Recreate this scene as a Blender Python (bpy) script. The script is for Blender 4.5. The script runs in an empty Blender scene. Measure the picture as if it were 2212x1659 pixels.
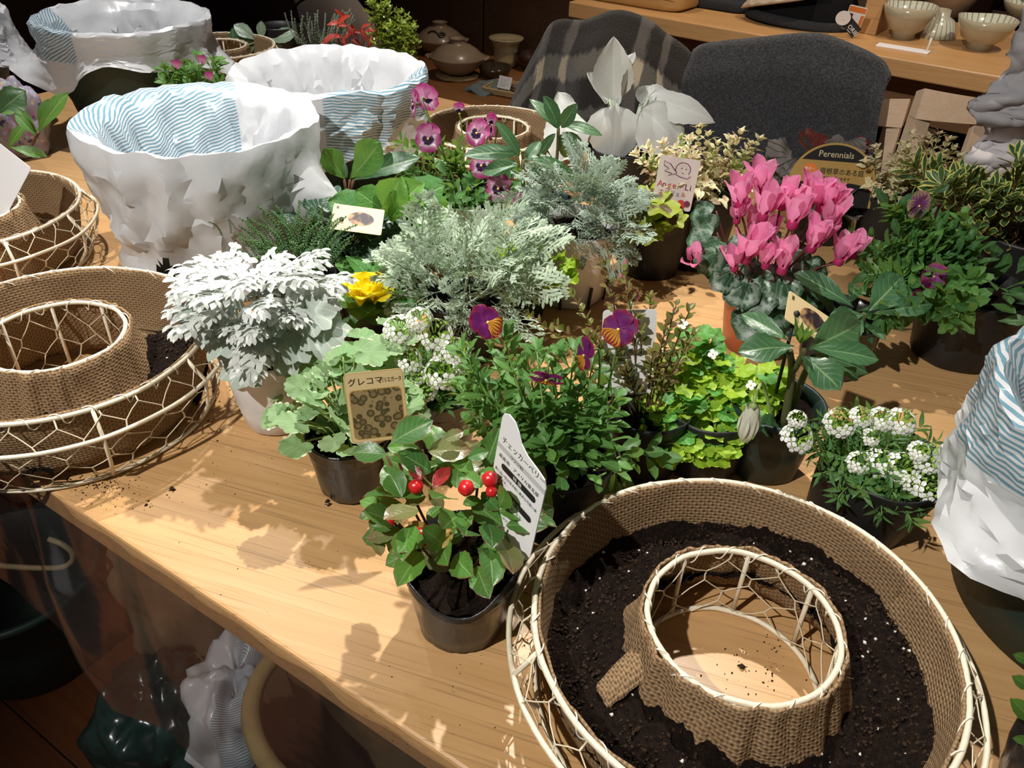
import bpy, math, random
import numpy as np
from math import sin, cos, pi, radians, sqrt, atan2, exp
from mathutils import Vector, Matrix, noise

# ---------------------------------------------------------------- camera, world, lights
SC = bpy.context.scene
COL = SC.collection
TZ = 0.72                                  # height of the work table's top
FPX, PITCH, ROLL, HC = 1760.0, radians(35.28), radians(2.29), 0.544
cam_data = bpy.data.cameras.new('camera')
cam_data.sensor_width = 36.0
cam_data.lens = FPX / 2212.0 * 36.0
cam_data.clip_start = 0.02
cam = bpy.data.objects.new('camera', cam_data)
COL.objects.link(cam)
_f = Vector((0, cos(PITCH), -sin(PITCH))); _u = Vector((0, sin(PITCH), cos(PITCH))); _r = Vector((1, 0, 0))
_cr = cos(ROLL) * _r + sin(ROLL) * _u; _cu = -sin(ROLL) * _r + cos(ROLL) * _u
cam.matrix_world = Matrix(((_cr.x, _cu.x, -_f.x, 0), (_cr.y, _cu.y, -_f.y, 0), (_cr.z, _cu.z, -_f.z, TZ + HC), (0, 0, 0, 1)))
SC.camera = cam
SC.view_settings.view_transform = 'Standard'
SC.view_settings.look = 'None'
SC.view_settings.gamma = 1.0
SC.view_settings.use_curve_mapping = False
SC.view_settings.exposure = -0.08

world = bpy.data.worlds.new('shop_ambient'); SC.world = world
world.use_nodes = True
world.node_tree.nodes['Background'].inputs[0].default_value = (1.0, 0.93, 0.86, 1)
world.node_tree.nodes['Background'].inputs[1].default_value = 0.075

def spot(name, loc, target, watts, size_deg, blend, radius, color):
    d = bpy.data.lights.new(name, 'SPOT'); d.energy = watts; d.spot_size = radians(size_deg); d.spot_blend = blend
    d.shadow_soft_size = radius; d.color = color
    o = bpy.data.objects.new(name, d); COL.objects.link(o)
    o.location = loc
    o.rotation_euler = (Vector(target) - Vector(loc)).to_track_quat('-Z', 'Y').to_euler()
    return o
# track spots on the shop ceiling: one behind the table, one over the camera's left shoulder, one over the left planters, two over the counter
spot('ceiling_spot', (0.28, 1.50, TZ + 2.0), (-0.26, 0.66, TZ), 235, 50, 0.75, 0.022, (1.0, 0.95, 0.88))
spot('ceiling_spot', (-1.02, -0.58, TZ + 1.92), (0.14, 1.02, TZ), 225, 51, 0.75, 0.02, (1.0, 0.96, 0.90))
spot('ceiling_spot', (-0.75, 1.55, TZ + 2.0), (-0.62, 1.36, TZ + .1), 150, 58, 0.6, 0.03, (1.0, 0.97, 0.94))
spot('ceiling_spot', (1.20, 1.25, TZ + 1.9), (1.00, 1.98, TZ + .1), 80, 60, 0.7, 0.03, (1.0, 0.86, 0.70))
spot('ceiling_spot', (0.30, 2.35, TZ + 1.9), (0.35, 2.55, TZ - .1), 46, 70, 0.7, 0.03, (1.0, 0.82, 0.66))

# ---------------------------------------------------------------- places: pixel of the photograph + height above the table -> point in the room
def ray(x, y):
    a = (x - 1106) / FPX; b = -(y - 829.5) / FPX
    c, s = cos(ROLL), sin(ROLL); a, b = c * a - s * b, s * a + c * b
    return Vector((a, cos(PITCH) + b * sin(PITCH), -sin(PITCH) + b * cos(PITCH)))
def P(x, y, z=0.0):
    d = ray(x, y); return d * ((z - HC) / d.z) + Vector((0, 0, TZ + HC))
def PY(x, y, Y):
    d = ray(x, y); return d * (Y / d.y) + Vector((0, 0, TZ + HC))
TA = radians(-32.0)
U = Vector((cos(TA), sin(TA), 0)); V = Vector((-sin(TA), cos(TA), 0)); ZU = Vector((0, 0, 1))
def UV(u, v, z=0.0): return U * u + V * v + Vector((0, 0, TZ + z))
def PV(x, y, v):                           # on the upright plane at depth v (measured across the table)
    d = ray(x, y); return d * (v / d.dot(V)) + Vector((0, 0, TZ + HC))

RND = random.Random(7)
def rr(a, b): return RND.uniform(a, b)

# ---------------------------------------------------------------- objects
def mesh(name, V_, F_, mats=None, uv=None, mi=None, smooth=True, col=None):
    me = bpy.data.meshes.new(name)
    me.from_pydata([tuple(v) for v in V_], [], F_)
    if mats:
        for m in (mats if isinstance(mats, (list, tuple)) else [mats]): me.materials.append(m)
    n = len(me.loops)
    if uv is not None:
        vi = np.empty(n, dtype=np.int32); me.loops.foreach_get('vertex_index', vi)
        l = me.uv_layers.new(name='UVMap'); l.data.foreach_set('uv', np.asarray(uv, dtype=np.float32)[vi].ravel())
    if mi is not None: me.polygons.foreach_set('material_index', np.asarray(mi, dtype=np.int32))
    if smooth: me.polygons.foreach_set('use_smooth', np.ones(len(me.polygons), dtype=bool))
    if col is not None:
        a = me.attributes.new('mask', 'FLOAT', 'POINT'); a.data.foreach_set('value', np.asarray(col, dtype=np.float32))
    me.update()
    return me
def link(name, me, parent=None, M=None, label=None, kind=None):
    o = bpy.data.objects.new(name, me); COL.objects.link(o)
    if parent is not None: o.parent = parent
    if M is not None: o.matrix_local = M
    if label: o['label'] = label
    if kind: o['kind'] = kind
    return o
def thing(name, label, cat, loc, rotz=0.0, group=None):
    o = bpy.data.objects.new(name, None); COL.objects.link(o); o.empty_display_size = .02
    o.location = loc; o.rotation_euler = (0, 0, rotz); o['label'] = label; o['category'] = cat
    if group: o['group'] = group
    return o
def tag(o, label, cat, group=None):
    o['label'] = label; o['category'] = cat
    if group: o['group'] = group
    return o
def T(v): return Matrix.Translation(Vector(v))
def frame(pos, d, up=(0, 0, 1), s=1.0):
    y = Vector(d).normalized(); z = Vector(up); z = z - y * z.dot(y)
    if z.length < 1e-4: z = Vector((1, .3, .2)); z = z - y * z.dot(y)
    z.normalize(); x = y.cross(z)
    m = Matrix((( x.x, y.x, z.x, 0), (x.y, y.y, z.y, 0), (x.z, y.z, z.z, 0), (0, 0, 0, 1)))
    return T(pos) @ m @ Matrix.Scale(s, 4)

# ---------------------------------------------------------------- geometry
class G:
    """collects vertices and faces of one mesh"""
    def __init__(s): s.v = []; s.f = []; s.uv = []; s.m = []
    def add(s, v, f, uv=None, m=0, M=None):
        b = len(s.v)
        s.v += [tuple(M @ Vector(p)) for p in v] if M is not None else [tuple(p) for p in v]
        s.f += [tuple(i + b for i in q) for q in f]
        s.uv += list(uv) if uv is not None else [(0, 0)] * len(v)
        s.m += [m] * len(f)
        return s
    def mesh(s, name, mats, smooth=True): return mesh(name, s.v, s.f, mats, s.uv, s.m, smooth)
def tube(pts, r, seg=6, cap=True, closed=False):
    pts = [Vector(p) for p in pts]; n = len(pts); rs = r if isinstance(r, (list, tuple)) else [r] * n
    v = []; f = []; uv = []; prev = None; L = 0
    for i, p in enumerate(pts):
        if closed: t = pts[(i + 1) % n] - pts[i - 1]
        else: t = pts[min(i + 1, n - 1)] - pts[max(i - 1, 0)]
        t = t.normalized() if t.length > 1e-9 else Vector((0, 0, 1))
        a = prev if prev is not None else (Vector((0, 0, 1)) if abs(t.z) < .9 else Vector((1, 0, 0)))
        a = a - t * a.dot(t)
        if a.length < 1e-6: a = Vector((0.3, 1, .2)); a = a - t * a.dot(t)
        a.normalize(); prev = a; b = t.cross(a)
        if i: L += (p - pts[i - 1]).length
        for k in range(seg):
            q = 2 * pi * k / seg; v.append(p + (a * cos(q) + b * sin(q)) * rs[i]); uv.append((k / seg, L))
    m = n if closed else n - 1
    for i in range(m):
        for k in range(seg):
            k2 = (k + 1) % seg; j = (i + 1) % n
            f.append((i * seg + k, i * seg + k2, j * seg + k2, j * seg + k))
    if cap and not closed:
        f.append(tuple(range(seg - 1, -1, -1))); f.append(tuple((n - 1) * seg + k for k in range(seg)))
    return v, f, uv
def tube_mesh(name, pts, r, mat, seg=6, closed=False):
    v, f, uv = tube(pts, r, seg, True, closed); return mesh(name, v, f, mat, uv)
def lathe(prof, seg=48, rf=None, closed=False, z0=0):
    """prof: list of (r, z); rf(theta, i, r, z) -> (r, z) deforms"""
    v = []; f = []; uv = []; n = len(prof); L = 0
    for i, (r, z) in enumerate(prof):
        if i: L += sqrt((r - prof[i - 1][0]) ** 2 + (z - prof[i - 1][1]) ** 2)
        for k in range(seg):
            t = 2 * pi * k / seg
            R, Z = rf(t, i, r, z) if rf else (r, z)
            v.append((R * cos(t), R * sin(t), Z)); uv.append((k / seg, L))
    m = n if closed else n - 1
    for i in range(m):
        j = (i + 1) % n
        for k in range(seg):
            k2 = (k + 1) % seg
            f.append((i * seg + k, i * seg + k2, j * seg + k2, j * seg + k))
    return v, f, uv
def grid(nu, nv, fn):
    v = []; uv = []; f = []
    for j in range(nv + 1):
        for i in range(nu + 1):
            a, b = i / nu, j / nv; p = fn(a, b); v.append(tuple(p)); uv.append((a, b))
    for j in range(nv):
        for i in range(nu):
            k = j * (nu + 1) + i; f.append((k, k + 1, k + nu + 2, k + nu + 1))
    return v, f, uv
def box_vf(a, b, bev=0.0):
    x0, y0, z0 = a; x1, y1, z1 = b
    if bev <= 0:
        v = [(x0, y0, z0), (x1, y0, z0), (x1, y1, z0), (x0, y1, z0), (x0, y0, z1), (x1, y0, z1), (x1, y1, z1), (x0, y1, z1)]
        return v, [(3, 2, 1, 0), (4, 5, 6, 7), (0, 1, 5, 4), (1, 2, 6, 5), (2, 3, 7, 6), (3, 0, 4, 7)]
    import bmesh
    bm = bmesh.new(); bmesh.ops.create_cube(bm, size=1)
    for w in bm.verts: w.co = Vector(((x0 + x1) / 2 + w.co.x * (x1 - x0), (y0 + y1) / 2 + w.co.y * (y1 - y0), (z0 + z1) / 2 + w.co.z * (z1 - z0)))
    bmesh.ops.bevel(bm, geom=bm.edges[:], offset=bev, segments=2, affect='EDGES', profile=.5)
    bm.verts.index_update()
    v = [tuple(w.co) for w in bm.verts]; f = [tuple(w.index for w in q.verts) for q in bm.faces]; bm.free()
    return v, f
def box_mesh(name, a, b, mat, bev=0.002):
    v, f = box_vf(a, b, bev); return mesh(name, v, f, mat, None, None, False)
def slab(outline, th, M=None):
    """closed flat outline (x, y) -> plate of thickness th along z"""
    n = len(outline); v = [(x, y, th / 2) for x, y in outline] + [(x, y, -th / 2) for x, y in outline]
    f = [tuple(range(n)), tuple(range(2 * n - 1, n - 1, -1))] + [(i, n + i, n + (i + 1) % n, (i + 1) % n) for i in range(n)]
    return v, f
def rrect(w, h, r, n=5):
    o = []
    for cx, cy, a0 in ((w / 2 - r, h / 2 - r, 0), (-w / 2 + r, h / 2 - r, pi / 2), (-w / 2 + r, -h / 2 + r, pi), (w / 2 - r, -h / 2 + r, 1.5 * pi)):
        for k in range(n + 1): t = a0 + pi / 2 * k / n; o.append((cx + r * cos(t), cy + r * sin(t)))
    return o
def nz(x, y=0., z=0., s=1.): return noise.noise(Vector((x * s, y * s, z * s)))
def fbm(x, y, z=0., s=1., o=4):
    r = 0; a = 1
    for _ in range(o): r += a * nz(x, y, z, s); s *= 2.1; a *= .5
    return r
def crease(x, y, z=0., s=1.):
    d, _ = noise.voronoi(Vector((x * s, y * s, z * s))); return d[1] - d[0]
def arc3(a, b, bow, n=8):
    """points from a to b bowed by the vector bow"""
    a, b, bow = Vector(a), Vector(b), Vector(bow)
    return [a.lerp(b, i / n) + bow * (4 * (i / n) * (1 - i / n)) for i in range(n + 1)]
def poly_s(pts, n):
    """n+1 points along a smooth curve through pts (Catmull-Rom)"""
    q = [Vector(p) for p in pts]; q = [q[0] * 2 - q[1]] + q + [q[-1] * 2 - q[-2]]; m = len(q) - 3; out = []
    for i in range(n + 1):
        t = i / n * m; k = min(int(t), m - 1); t -= k; a, b, c, d = q[k:k + 4]
        out.append(.5 * ((2 * b) + (c - a) * t + (2 * a - 5 * b + 4 * c - d) * t * t + (3 * b - a - 3 * c + d) * t ** 3))
    return out
# ---------------------------------------------------------------- materials
class NT:
    def __init__(s, name):
        s.mat = bpy.data.materials.new(name); s.mat.use_nodes = True; s.t = s.mat.node_tree; s.t.nodes.clear()
        s.out = s.t.nodes.new('ShaderNodeOutputMaterial')
    def n(s, typ, ins=None, **kw):
        x = s.t.nodes.new('ShaderNode' + typ)
        for k, v in kw.items(): setattr(x, k, v)
        if ins:
            for k, v in ins.items(): s.set(x.inputs[k], v)
        return x
    def set(s, sock, v):
        if isinstance(v, bpy.types.NodeSocket): s.t.links.new(v, sock)
        elif isinstance(v, bpy.types.Node): s.t.links.new(v.outputs[0], sock)
        else:
            if isinstance(v, (tuple, list)) and len(v) == 3 and sock.type == 'RGBA': v = (*v, 1)
            sock.default_value = v
    def math(s, op, a, b=0.0, c=0.0, clamp=False):
        x = s.n('Math', {0: a, 1: b, 2: c}, operation=op, use_clamp=clamp); return x.outputs[0]
    def mix(s, f, a, b, mode='MIX'):
        x = s.n('Mix', None, data_type='RGBA', blend_type=mode)
        s.set(x.inputs[0], f); s.set(x.inputs[6], a); s.set(x.inputs[7], b); return x.outputs[2]
    def step(s, x, a, b):
        return s.n('MapRange', {0: x, 1: a, 2: b, 3: 0.0, 4: 1.0}, interpolation_type='SMOOTHSTEP').outputs[0]
    def noise(s, vec, scale, detail=3, rough=.55, dist=0.0):
        x = s.n('TexNoise', {'Scale': scale, 'Detail': detail, 'Roughness': rough, 'Distortion': dist})
        if vec is not None: s.set(x.inputs['Vector'], vec)
        return x.outputs[0]
    def uv(s):
        x = s.n('UVMap', None, uv_map='UVMap'); sp = s.n('SeparateXYZ', {0: x}); return x.outputs[0], sp.outputs[0], sp.outputs[1]
    def obj(s): return s.n('TexCoord').outputs['Object']
    def scale(s, vec, sc, rot=(0, 0, 0)):
        return s.n('Mapping', {0: vec, 2: rot, 3: sc}).outputs[0]
    def rand(s): return s.n('ObjectInfo').outputs['Random']
    def bump(s, h, strength=.3, dist=.001):
        return s.n('Bump', {'Height': h, 'Strength': strength, 'Distance': dist}).outputs[0]
    def bsdf(s, color, rough=.5, normal=None, spec=.5, **kw):
        p = s.n('BsdfPrincipled', {'Base Color': color, 'Roughness': rough, 'Specular IOR Level': spec})
        if normal is not None: s.set(p.inputs['Normal'], normal)
        for k, v in kw.items(): s.set(p.inputs[k.replace('_', ' ')], v)
        return p.outputs[0]
    def done(s, sh): s.t.links.new(sh, s.out.inputs[0]); return s.mat
def plain(name, c, rough=.5, spec=.5, nscale=0, namt=.15, bump=0, bscale=80, **kw):
    m = NT(name); col = c
    if nscale:
        k = m.noise(m.obj(), nscale, 4)
        col = m.mix(k, tuple(x * (1 - namt) for x in c), tuple(min(1, x * (1 + namt)) for x in c))
    nm = m.bump(m.noise(m.obj(), bscale, 3), bump, .001) if bump else None
    return m.done(m.bsdf(col, rough, nm, spec, **kw))
def thin(m, color, rough, normal, trans, spec=.5, tint=None):
    """thin sheet that lets some light through"""
    a = m.bsdf(color, rough, normal, spec); b = m.n('BsdfTranslucent', {0: tint if tint is not None else color})
    if normal is not None: m.set(b.inputs['Normal'], normal)
    x = m.n('MixShader', {0: trans, 1: a, 2: b.outputs[0]}); return m.done(x.outputs[0])
def leafmat(name, a, b, vein=None, veins='pinnate', margin=None, mwidth=.3, mnoise=.35, rough=.42, trans=.28, spec=.4, back=None, bumps=.25, tip=None, vamt=.7):
    """a, b: light and dark blade colours; vein: vein colour; margin: colour of the leaf's own pale edge"""
    m = NT(name); uvv, u, v = m.uv(); r = m.rand()
    k = m.noise(m.obj(), 60, 2); k = m.math('ADD', m.math('MULTIPLY', r, .75), m.math('MULTIPLY', k, .35), clamp=True)
    col = m.mix(k, a, b)
    ax = m.math('MULTIPLY', m.math('ABSOLUTE', m.math('SUBTRACT', u, .5)), 2.0)
    if tip is not None: col = m.mix(m.math('MULTIPLY', m.step(v, .55, 1.0), tip[1]), col, tip[0])
    if margin is not None:
        e = m.math('ADD', ax, m.math('MULTIPLY', m.math('SUBTRACT', m.noise(m.scale(uvv, (9, 5, 1)), 1.0, 3), .5), mnoise * 2))
        e = m.math('ADD', e, m.math('MULTIPLY', m.math('SUBTRACT', r, .5), mnoise))
        e = m.math('ADD', e, m.math('MULTIPLY', m.step(v, .75, 1.0), .35))
        col = m.mix(m.step(e, 1 - mwidth - .06, 1 - mwidth + .06), col, margin)
    hgt = None
    if veins == 'pinnate':
        mid = m.math('SUBTRACT', 1.0, m.step(ax, .02, .09))
        s = m.math('SINE', m.math('MULTIPLY', m.math('SUBTRACT', v, m.math('MULTIPLY', ax, .28)), 46.0))
        side = m.math('MULTIPLY', m.step(s, .86, 1.0), m.math('SUBTRACT', 1.0, m.step(ax, .6, 1.0)))
        ve = m.math('MAXIMUM', mid, m.math('MULTIPLY', side, .45))
    elif veins == 'radial':
        x = m.math('SUBTRACT', u, .5); ang = m.math('ARCTAN2', x, m.math('ADD', v, .02))
        s = m.math('SINE', m.math('MULTIPLY', ang, 11.0)); ve = m.math('MULTIPLY', m.step(m.math('ABSOLUTE', s), .93, 1.0), m.step(v, -.2, .15))
    else: ve = 0.0
    if vein is not None: col = m.mix(m.math('MULTIPLY', ve, vamt), col, vein)
    nm = None
    if bumps:
        h = m.math('SUBTRACT', m.noise(m.obj(), 220, 2), m.math('MULTIPLY', ve, .9) if veins else 0.0); nm = m.bump(h, bumps, .0008)
    return thin(m, col, rough, nm, trans, spec, m.mix(.5, col, (.55, .75, .1)) if back is None else back)

def woodmat(name, c1, c2, c3, ang, rough=.38, s=1.0, coat=0.0, bumpk=.12, pore=.28):
    m = NT(name); g = m.n('NewGeometry').outputs['Position']
    p = m.scale(g, (1, 1, 1), (0, 0, -ang))
    q = m.scale(p, (2.6 * s, 60 * s, 60 * s)); w = m.noise(q, 1.0, 5, .6, .8)
    pores = m.noise(m.scale(p, (8 * s, 430 * s, 430 * s)), 1.0, 2, .5)
    band = m.noise(m.scale(p, (.35 * s, 5.5 * s, 5.5 * s)), 1.0, 2, .5)
    col = m.mix(m.step(w, .25, .75), c1, c2); col = m.mix(m.math('MULTIPLY', m.step(band, .45, .7), .3), col, c3)
    pk = m.step(pores, .56, .70)
    col = m.mix(m.math('MULTIPLY', pk, pore), col, tuple(x * .45 for x in c2))
    rg = m.math('ADD', rough, m.math('MULTIPLY', m.math('SUBTRACT', w, .5), .15))
    return m.done(m.bsdf(col, rg, m.bump(m.math('SUBTRACT', w, pk), bumpk, .0006), .5, Coat_Weight=coat, Coat_Roughness=.25))

M_TABLE = woodmat('oak_table', (.585, .350, .158), (.50, .285, .118), (.62, .385, .18), radians(-17), .36, pore=.42)
M_SHELF = woodmat('oak_counter', (.56, .32, .13), (.48, .26, .10), (.60, .36, .16), radians(-34), .42)
M_CHAIR = woodmat('beech_chair', (.80, .60, .43), (.74, .53, .36), (.82, .62, .45), radians(-34), .45)
M_WALL = woodmat('dark_panel', (.085, .042, .020), (.060, .028, .013), (.10, .05, .025), radians(90), .6)
M_FLOOR = woodmat('red_brown_floorboard', (.17, .055, .018), (.12, .036, .011), (.20, .07, .025), radians(-34), .42, 1.0, .15)
M_LOW = woodmat('brown_platform_wood', (.30, .13, .045), (.24, .10, .032), (.33, .15, .055), radians(-34), .45)
M_DARK = plain('dark_recess', (.012, .010, .009), .7)

def burlapmat():
    m = NT('burlap_weave'); uvv, u, v = m.uv()
    d = m.noise(m.scale(uvv, (70, 70, 1)), 1.0, 2); dd = m.math('MULTIPLY', m.math('SUBTRACT', d, .5), 1.3)
    p = .0030
    a = m.math('SINE', m.math('ADD', m.math('MULTIPLY', u, 2 * pi / (p * 1.25)), dd)); b = m.math('SINE', m.math('ADD', m.math('MULTIPLY', v, 2 * pi / p), dd))
    a2 = m.math('SINE', m.math('ADD', m.math('MULTIPLY', u, pi / (p * 1.25)), dd)); b2 = m.math('SINE', m.math('ADD', m.math('MULTIPLY', v, pi / p), dd))
    over = m.math('MULTIPLY', a2, b2)
    warp = m.math('ADD', m.math('MULTIPLY', a, .28), m.math('MULTIPLY', b, .34)); h = m.math('ADD', warp, m.math('MULTIPLY', over, .42))
    h = m.math('ADD', m.math('MULTIPLY', h, .5), .5)
    fib = m.noise(m.scale(uvv, (500, 1600, 1)), 1.0, 3); big = m.noise(m.scale(uvv, (26, 26, 1)), 1.0, 3)
    col = m.mix(m.step(h, .12, .72), (.045, .024, .011), (.32, .205, .11)); col = m.mix(m.math('MULTIPLY', fib, .45), col, (.42, .29, .165))
    col = m.mix(m.math('MULTIPLY', m.step(big, .5, .72), .35), col, (.20, .11, .05))
    return m.done(m.bsdf(col, .9, m.bump(m.math('ADD', h, m.math('MULTIPLY', fib, .5)), .9, .0016), .1))
M_BURLAP = burlapmat()
M_WIRE = plain('cream_painted_wire', (.74, .66, .50), .45, .5, 300, .18, .15, 500)
M_WIREIN = plain('thin_cream_wire', (.66, .57, .40), .4, .6)
M_STRING = plain('white_lacing_string', (.80, .74, .62), .75)
def soilmat(name, a, b, c):
    m = NT(name); o = m.obj(); n1 = m.noise(o, 260, 5, .7); n2 = m.noise(o, 900, 3, .6); n3 = m.noise(o, 40, 3)
    col = m.mix(m.step(n1, .35, .7), a, b); col = m.mix(m.step(n2, .63, .74), col, c); col = m.mix(m.math('MULTIPLY', n3, .4), col, a)
    return m.done(m.bsdf(col, .92, m.bump(m.math('ADD', n1, n2), 1.0, .004), .15))
M_SOIL = soilmat('potting_soil', (.007, .004, .0028), (.030, .0155, .0085), (.10, .055, .03))
M_PERL = plain('perlite_grain', (.62, .58, .52), .8, .3, 500, .2)
M_CRUMB = plain('soil_crumb', (.030, .016, .009), .9, .2, 300, .5)

def potmat(name, c, rough, spec=.5, ridge=.4, trans=0):
    m = NT(name); uvv, u, v = m.uv(); k = m.noise(m.obj(), 30, 4); d = m.noise(m.scale(m.obj(), (90, 90, 6)), 1.0, 3)
    col = m.mix(k, tuple(x * .75 for x in c), tuple(min(1, x * 1.3) for x in c))
    dust = m.noise(m.obj(), 14, 4, .65); col = m.mix(m.math('MULTIPLY', m.step(dust, .52, .72), .18), col, tuple(min(1, x * 1.5 + .012) for x in c))
    rg = m.math('ADD', rough, m.math('MULTIPLY', m.math('SUBTRACT', k, .5), .3))
    nm = m.bump(m.math('ADD', d, m.math('MULTIPLY', k, .6)), ridge, .002)
    if trans: return thin(m, col, rg, nm, trans, spec)
    return m.done(m.bsdf(col, rg, nm, spec))
M_PBLACK = potmat('black_film_pot', (.026, .025, .026), .26, .65, .6)
M_PDARK = potmat('matt_black_pot', (.011, .011, .012), .48, .45, .3)
M_PGREEN = potmat('dark_green_pot', (.012, .028, .024), .42, .5, .25)
M_PLANT = potmat('dark_green_planter', (.016, .036, .030), .5, .4, .25)
M_PWHITE = potmat('white_film_pot', (.80, .78, .78), .36, .5, .25, .12)
M_TERRA = potmat('terracotta_plastic', (.42, .105, .032), .36, .5, .15)

def bagmat(name, pitch=.0042):
    m = NT(name); uvv, u, v = m.uv()
    msk = m.n('Attribute', None, attribute_name='mask').outputs['Fac']
    w = m.noise(m.scale(uvv, (16, 16, 1)), 1.0, 2)
    s = m.math('SINE', m.math('ADD', m.math('MULTIPLY', v, 2 * pi / pitch), m.math('MULTIPLY', w, .9)))
    st = m.math('MULTIPLY', m.step(s, -.05, .25), m.step(msk, .45, .55))
    col = m.mix(st, (.76, .775, .80), (.19, .37, .47))
    h = m.math('ADD', m.noise(m.scale(uvv, (30, 30, 1)), 1.0, 4, .6, 1.2), m.math('MULTIPLY', m.n('TexVoronoi', {'Vector': m.scale(uvv, (34, 22, 1)), 'Scale': 1.0, 'Randomness': 1.0}, feature='DISTANCE_TO_EDGE').outputs['Distance'], .9))
    return thin(m, col, .27, m.bump(h, .14, .004), .28, .5)
M_BAG = bagmat('white_plastic_bag')
def vinylmat():
    m = NT('clear_vinyl'); fr = m.n('LayerWeight', {'Blend': .35}).outputs['Fresnel']
    h = m.noise(m.obj(), 9, 3); nm = m.bump(h, .2, .01)
    g = m.n('BsdfGlossy', {'Color': (.9, .9, .92), 'Roughness': .12, 'Normal': nm}); t = m.n('BsdfTransparent', {0: (.90, .89, .89)})
    dif = m.bsdf((.55, .53, .52), .5, nm); t2 = m.n('MixShader', {0: .02, 1: t.outputs[0], 2: dif})
    x = m.n('MixShader', {0: m.math('MULTIPLY', fr, .45, 0, True), 1: t2.outputs[0], 2: g.outputs[0]}); return m.done(x.outputs[0])
M_VINYL = vinylmat()

# foliage and petals
L_CHECK = leafmat('checkerberry_leaf', (.12, .30, .045), (.035, .13, .035), (.42, .55, .25), rough=.36, spec=.5, margin=(.22, .08, .05), mwidth=.03, mnoise=.05, vamt=.4)
L_CHECKB = leafmat('checkerberry_bronze_leaf', (.26, .27, .10), (.15, .17, .07), (.42, .40, .22), rough=.28, spec=.6, tip=((.30, .10, .07), .6), vamt=.4)
L_CHECKR = leafmat('checkerberry_red_leaf', (.40, .035, .035), (.22, .025, .03), (.45, .12, .10), rough=.3, back=(.5, .05, .04), vamt=.4)
L_CHECKY = leafmat('checkerberry_yellow_leaf', (.55, .45, .06), (.45, .30, .08), (.55, .5, .2), rough=.35, tip=((.45, .12, .05), .6))
P_BERRY = plain('red_berry', (.62, .012, .018), .28, .6, 60, .2)
L_GLEC = leafmat('ground_ivy_leaf', (.32, .46, .24), (.20, .36, .16), (.50, .62, .38), 'radial', (.80, .80, .62), .07, .10, .62, .25, .2, vamt=.25)
L_DUST = leafmat('dusty_miller_leaf', (.74, .76, .74), (.58, .61, .58), None, None, rough=.85, trans=.15, spec=.1, bumps=.3, back=(.75, .8, .7))
L_DUSTG = leafmat('dusty_miller_old_leaf', (.50, .56, .51), (.38, .46, .40), (.62, .66, .6), 'radial', rough=.8, trans=.15, spec=.1, back=(.5, .6, .4))
L_THY = leafmat('green_whip_leaf', (.13, .26, .09), (.075, .17, .06), None, None, rough=.6, trans=.15, bumps=0)
L_ART = leafmat('artemisia_frond', (.52, .61, .48), (.38, .48, .36), None, None, rough=.8, trans=.2, spec=.1, bumps=0, back=(.45, .6, .35))
L_ART2 = leafmat('artemisia_grey_frond', (.42, .50, .42), (.28, .36, .29), None, None, rough=.8, trans=.2, spec=.1, bumps=0, back=(.4, .5, .3))
L_VIO = leafmat('viola_leaf', (.145, .32, .075), (.070, .20, .050), (.30, .48, .20), rough=.45, vamt=.5)
L_VIOD = leafmat('viola_dark_leaf', (.075, .20, .055), (.035, .115, .035), (.2, .36, .14), rough=.42, vamt=.5)
L_ALY = leafmat('alyssum_leaf', (.12, .27, .07), (.06, .16, .05), (.25, .4, .15), rough=.55, bumps=0)
L_ALYY = leafmat('alyssum_pale_leaf', (.36, .46, .13), (.24, .36, .10), (.5, .55, .25), rough=.55, bumps=0)
L_MYR = leafmat('myrtle_leaf', (.20, .27, .06), (.15, .10, .045), None, None, (.30, .07, .045), .16, .3, .32, .2, .6, bumps=0)
L_CHA = leafmat('chartreuse_leaf', (.42, .60, .035), (.26, .48, .03), (.52, .66, .15), 'radial', (.62, .70, .10), .1, .3, .5, .35, vamt=.4)
L_CHAG = leafmat('chartreuse_green_leaf', (.10, .34, .04), (.06, .24, .045), (.3, .5, .15), 'radial', rough=.5, vamt=.4)
L_HEL = leafmat('hellebore_leaf', (.055, .145, .058), (.026, .085, .036), (.20, .32, .14), rough=.36, spec=.55, trans=.15, vamt=.7)
L_HELG = leafmat('hellebore_green_leaf', (.08, .22, .035), (.05, .15, .03), (.25, .4, .12), rough=.4, trans=.25, vamt=.6)
L_HELS = leafmat('hellebore_silver_leaf', (.26, .36, .25), (.17, .26, .17), (.45, .52, .38), rough=.35, spec=.6, trans=.12)
def cycleaf():
    m = NT('cyclamen_leaf'); uvv, u, v = m.uv(); x = m.math('SUBTRACT', u, .5); y = m.math('SUBTRACT', v, .42)
    d = m.math('MULTIPLY', m.math('SQRT', m.math('ADD', m.math('MULTIPLY', x, x), m.math('MULTIPLY', y, y))), 2.0)
    k = m.noise(m.scale(uvv, (7, 7, 1)), 1.0, 4, .7, .8); e = m.math('ADD', d, m.math('MULTIPLY', m.math('SUBTRACT', k, .5), .9))
    band = m.math('MULTIPLY', m.step(e, .42, .58), m.math('SUBTRACT', 1.0, m.step(e, .68, .85)))
    col = m.mix(m.rand(), (.040, .105, .048), (.020, .062, .030)); col = m.mix(m.math('MULTIPLY', band, .75), col, (.27, .36, .28))
    ang = m.math('ARCTAN2', x, m.math('ADD', v, .02)); ve = m.step(m.math('ABSOLUTE', m.math('SINE', m.math('MULTIPLY', ang, 6.0))), .97, 1.0)
    col = m.mix(m.math('MULTIPLY', ve, .35), col, (.25, .34, .24))
    return thin(m, col, .4, m.bump(k, .3, .001), .12, .45)
L_CYC = cycleaf()
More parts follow.
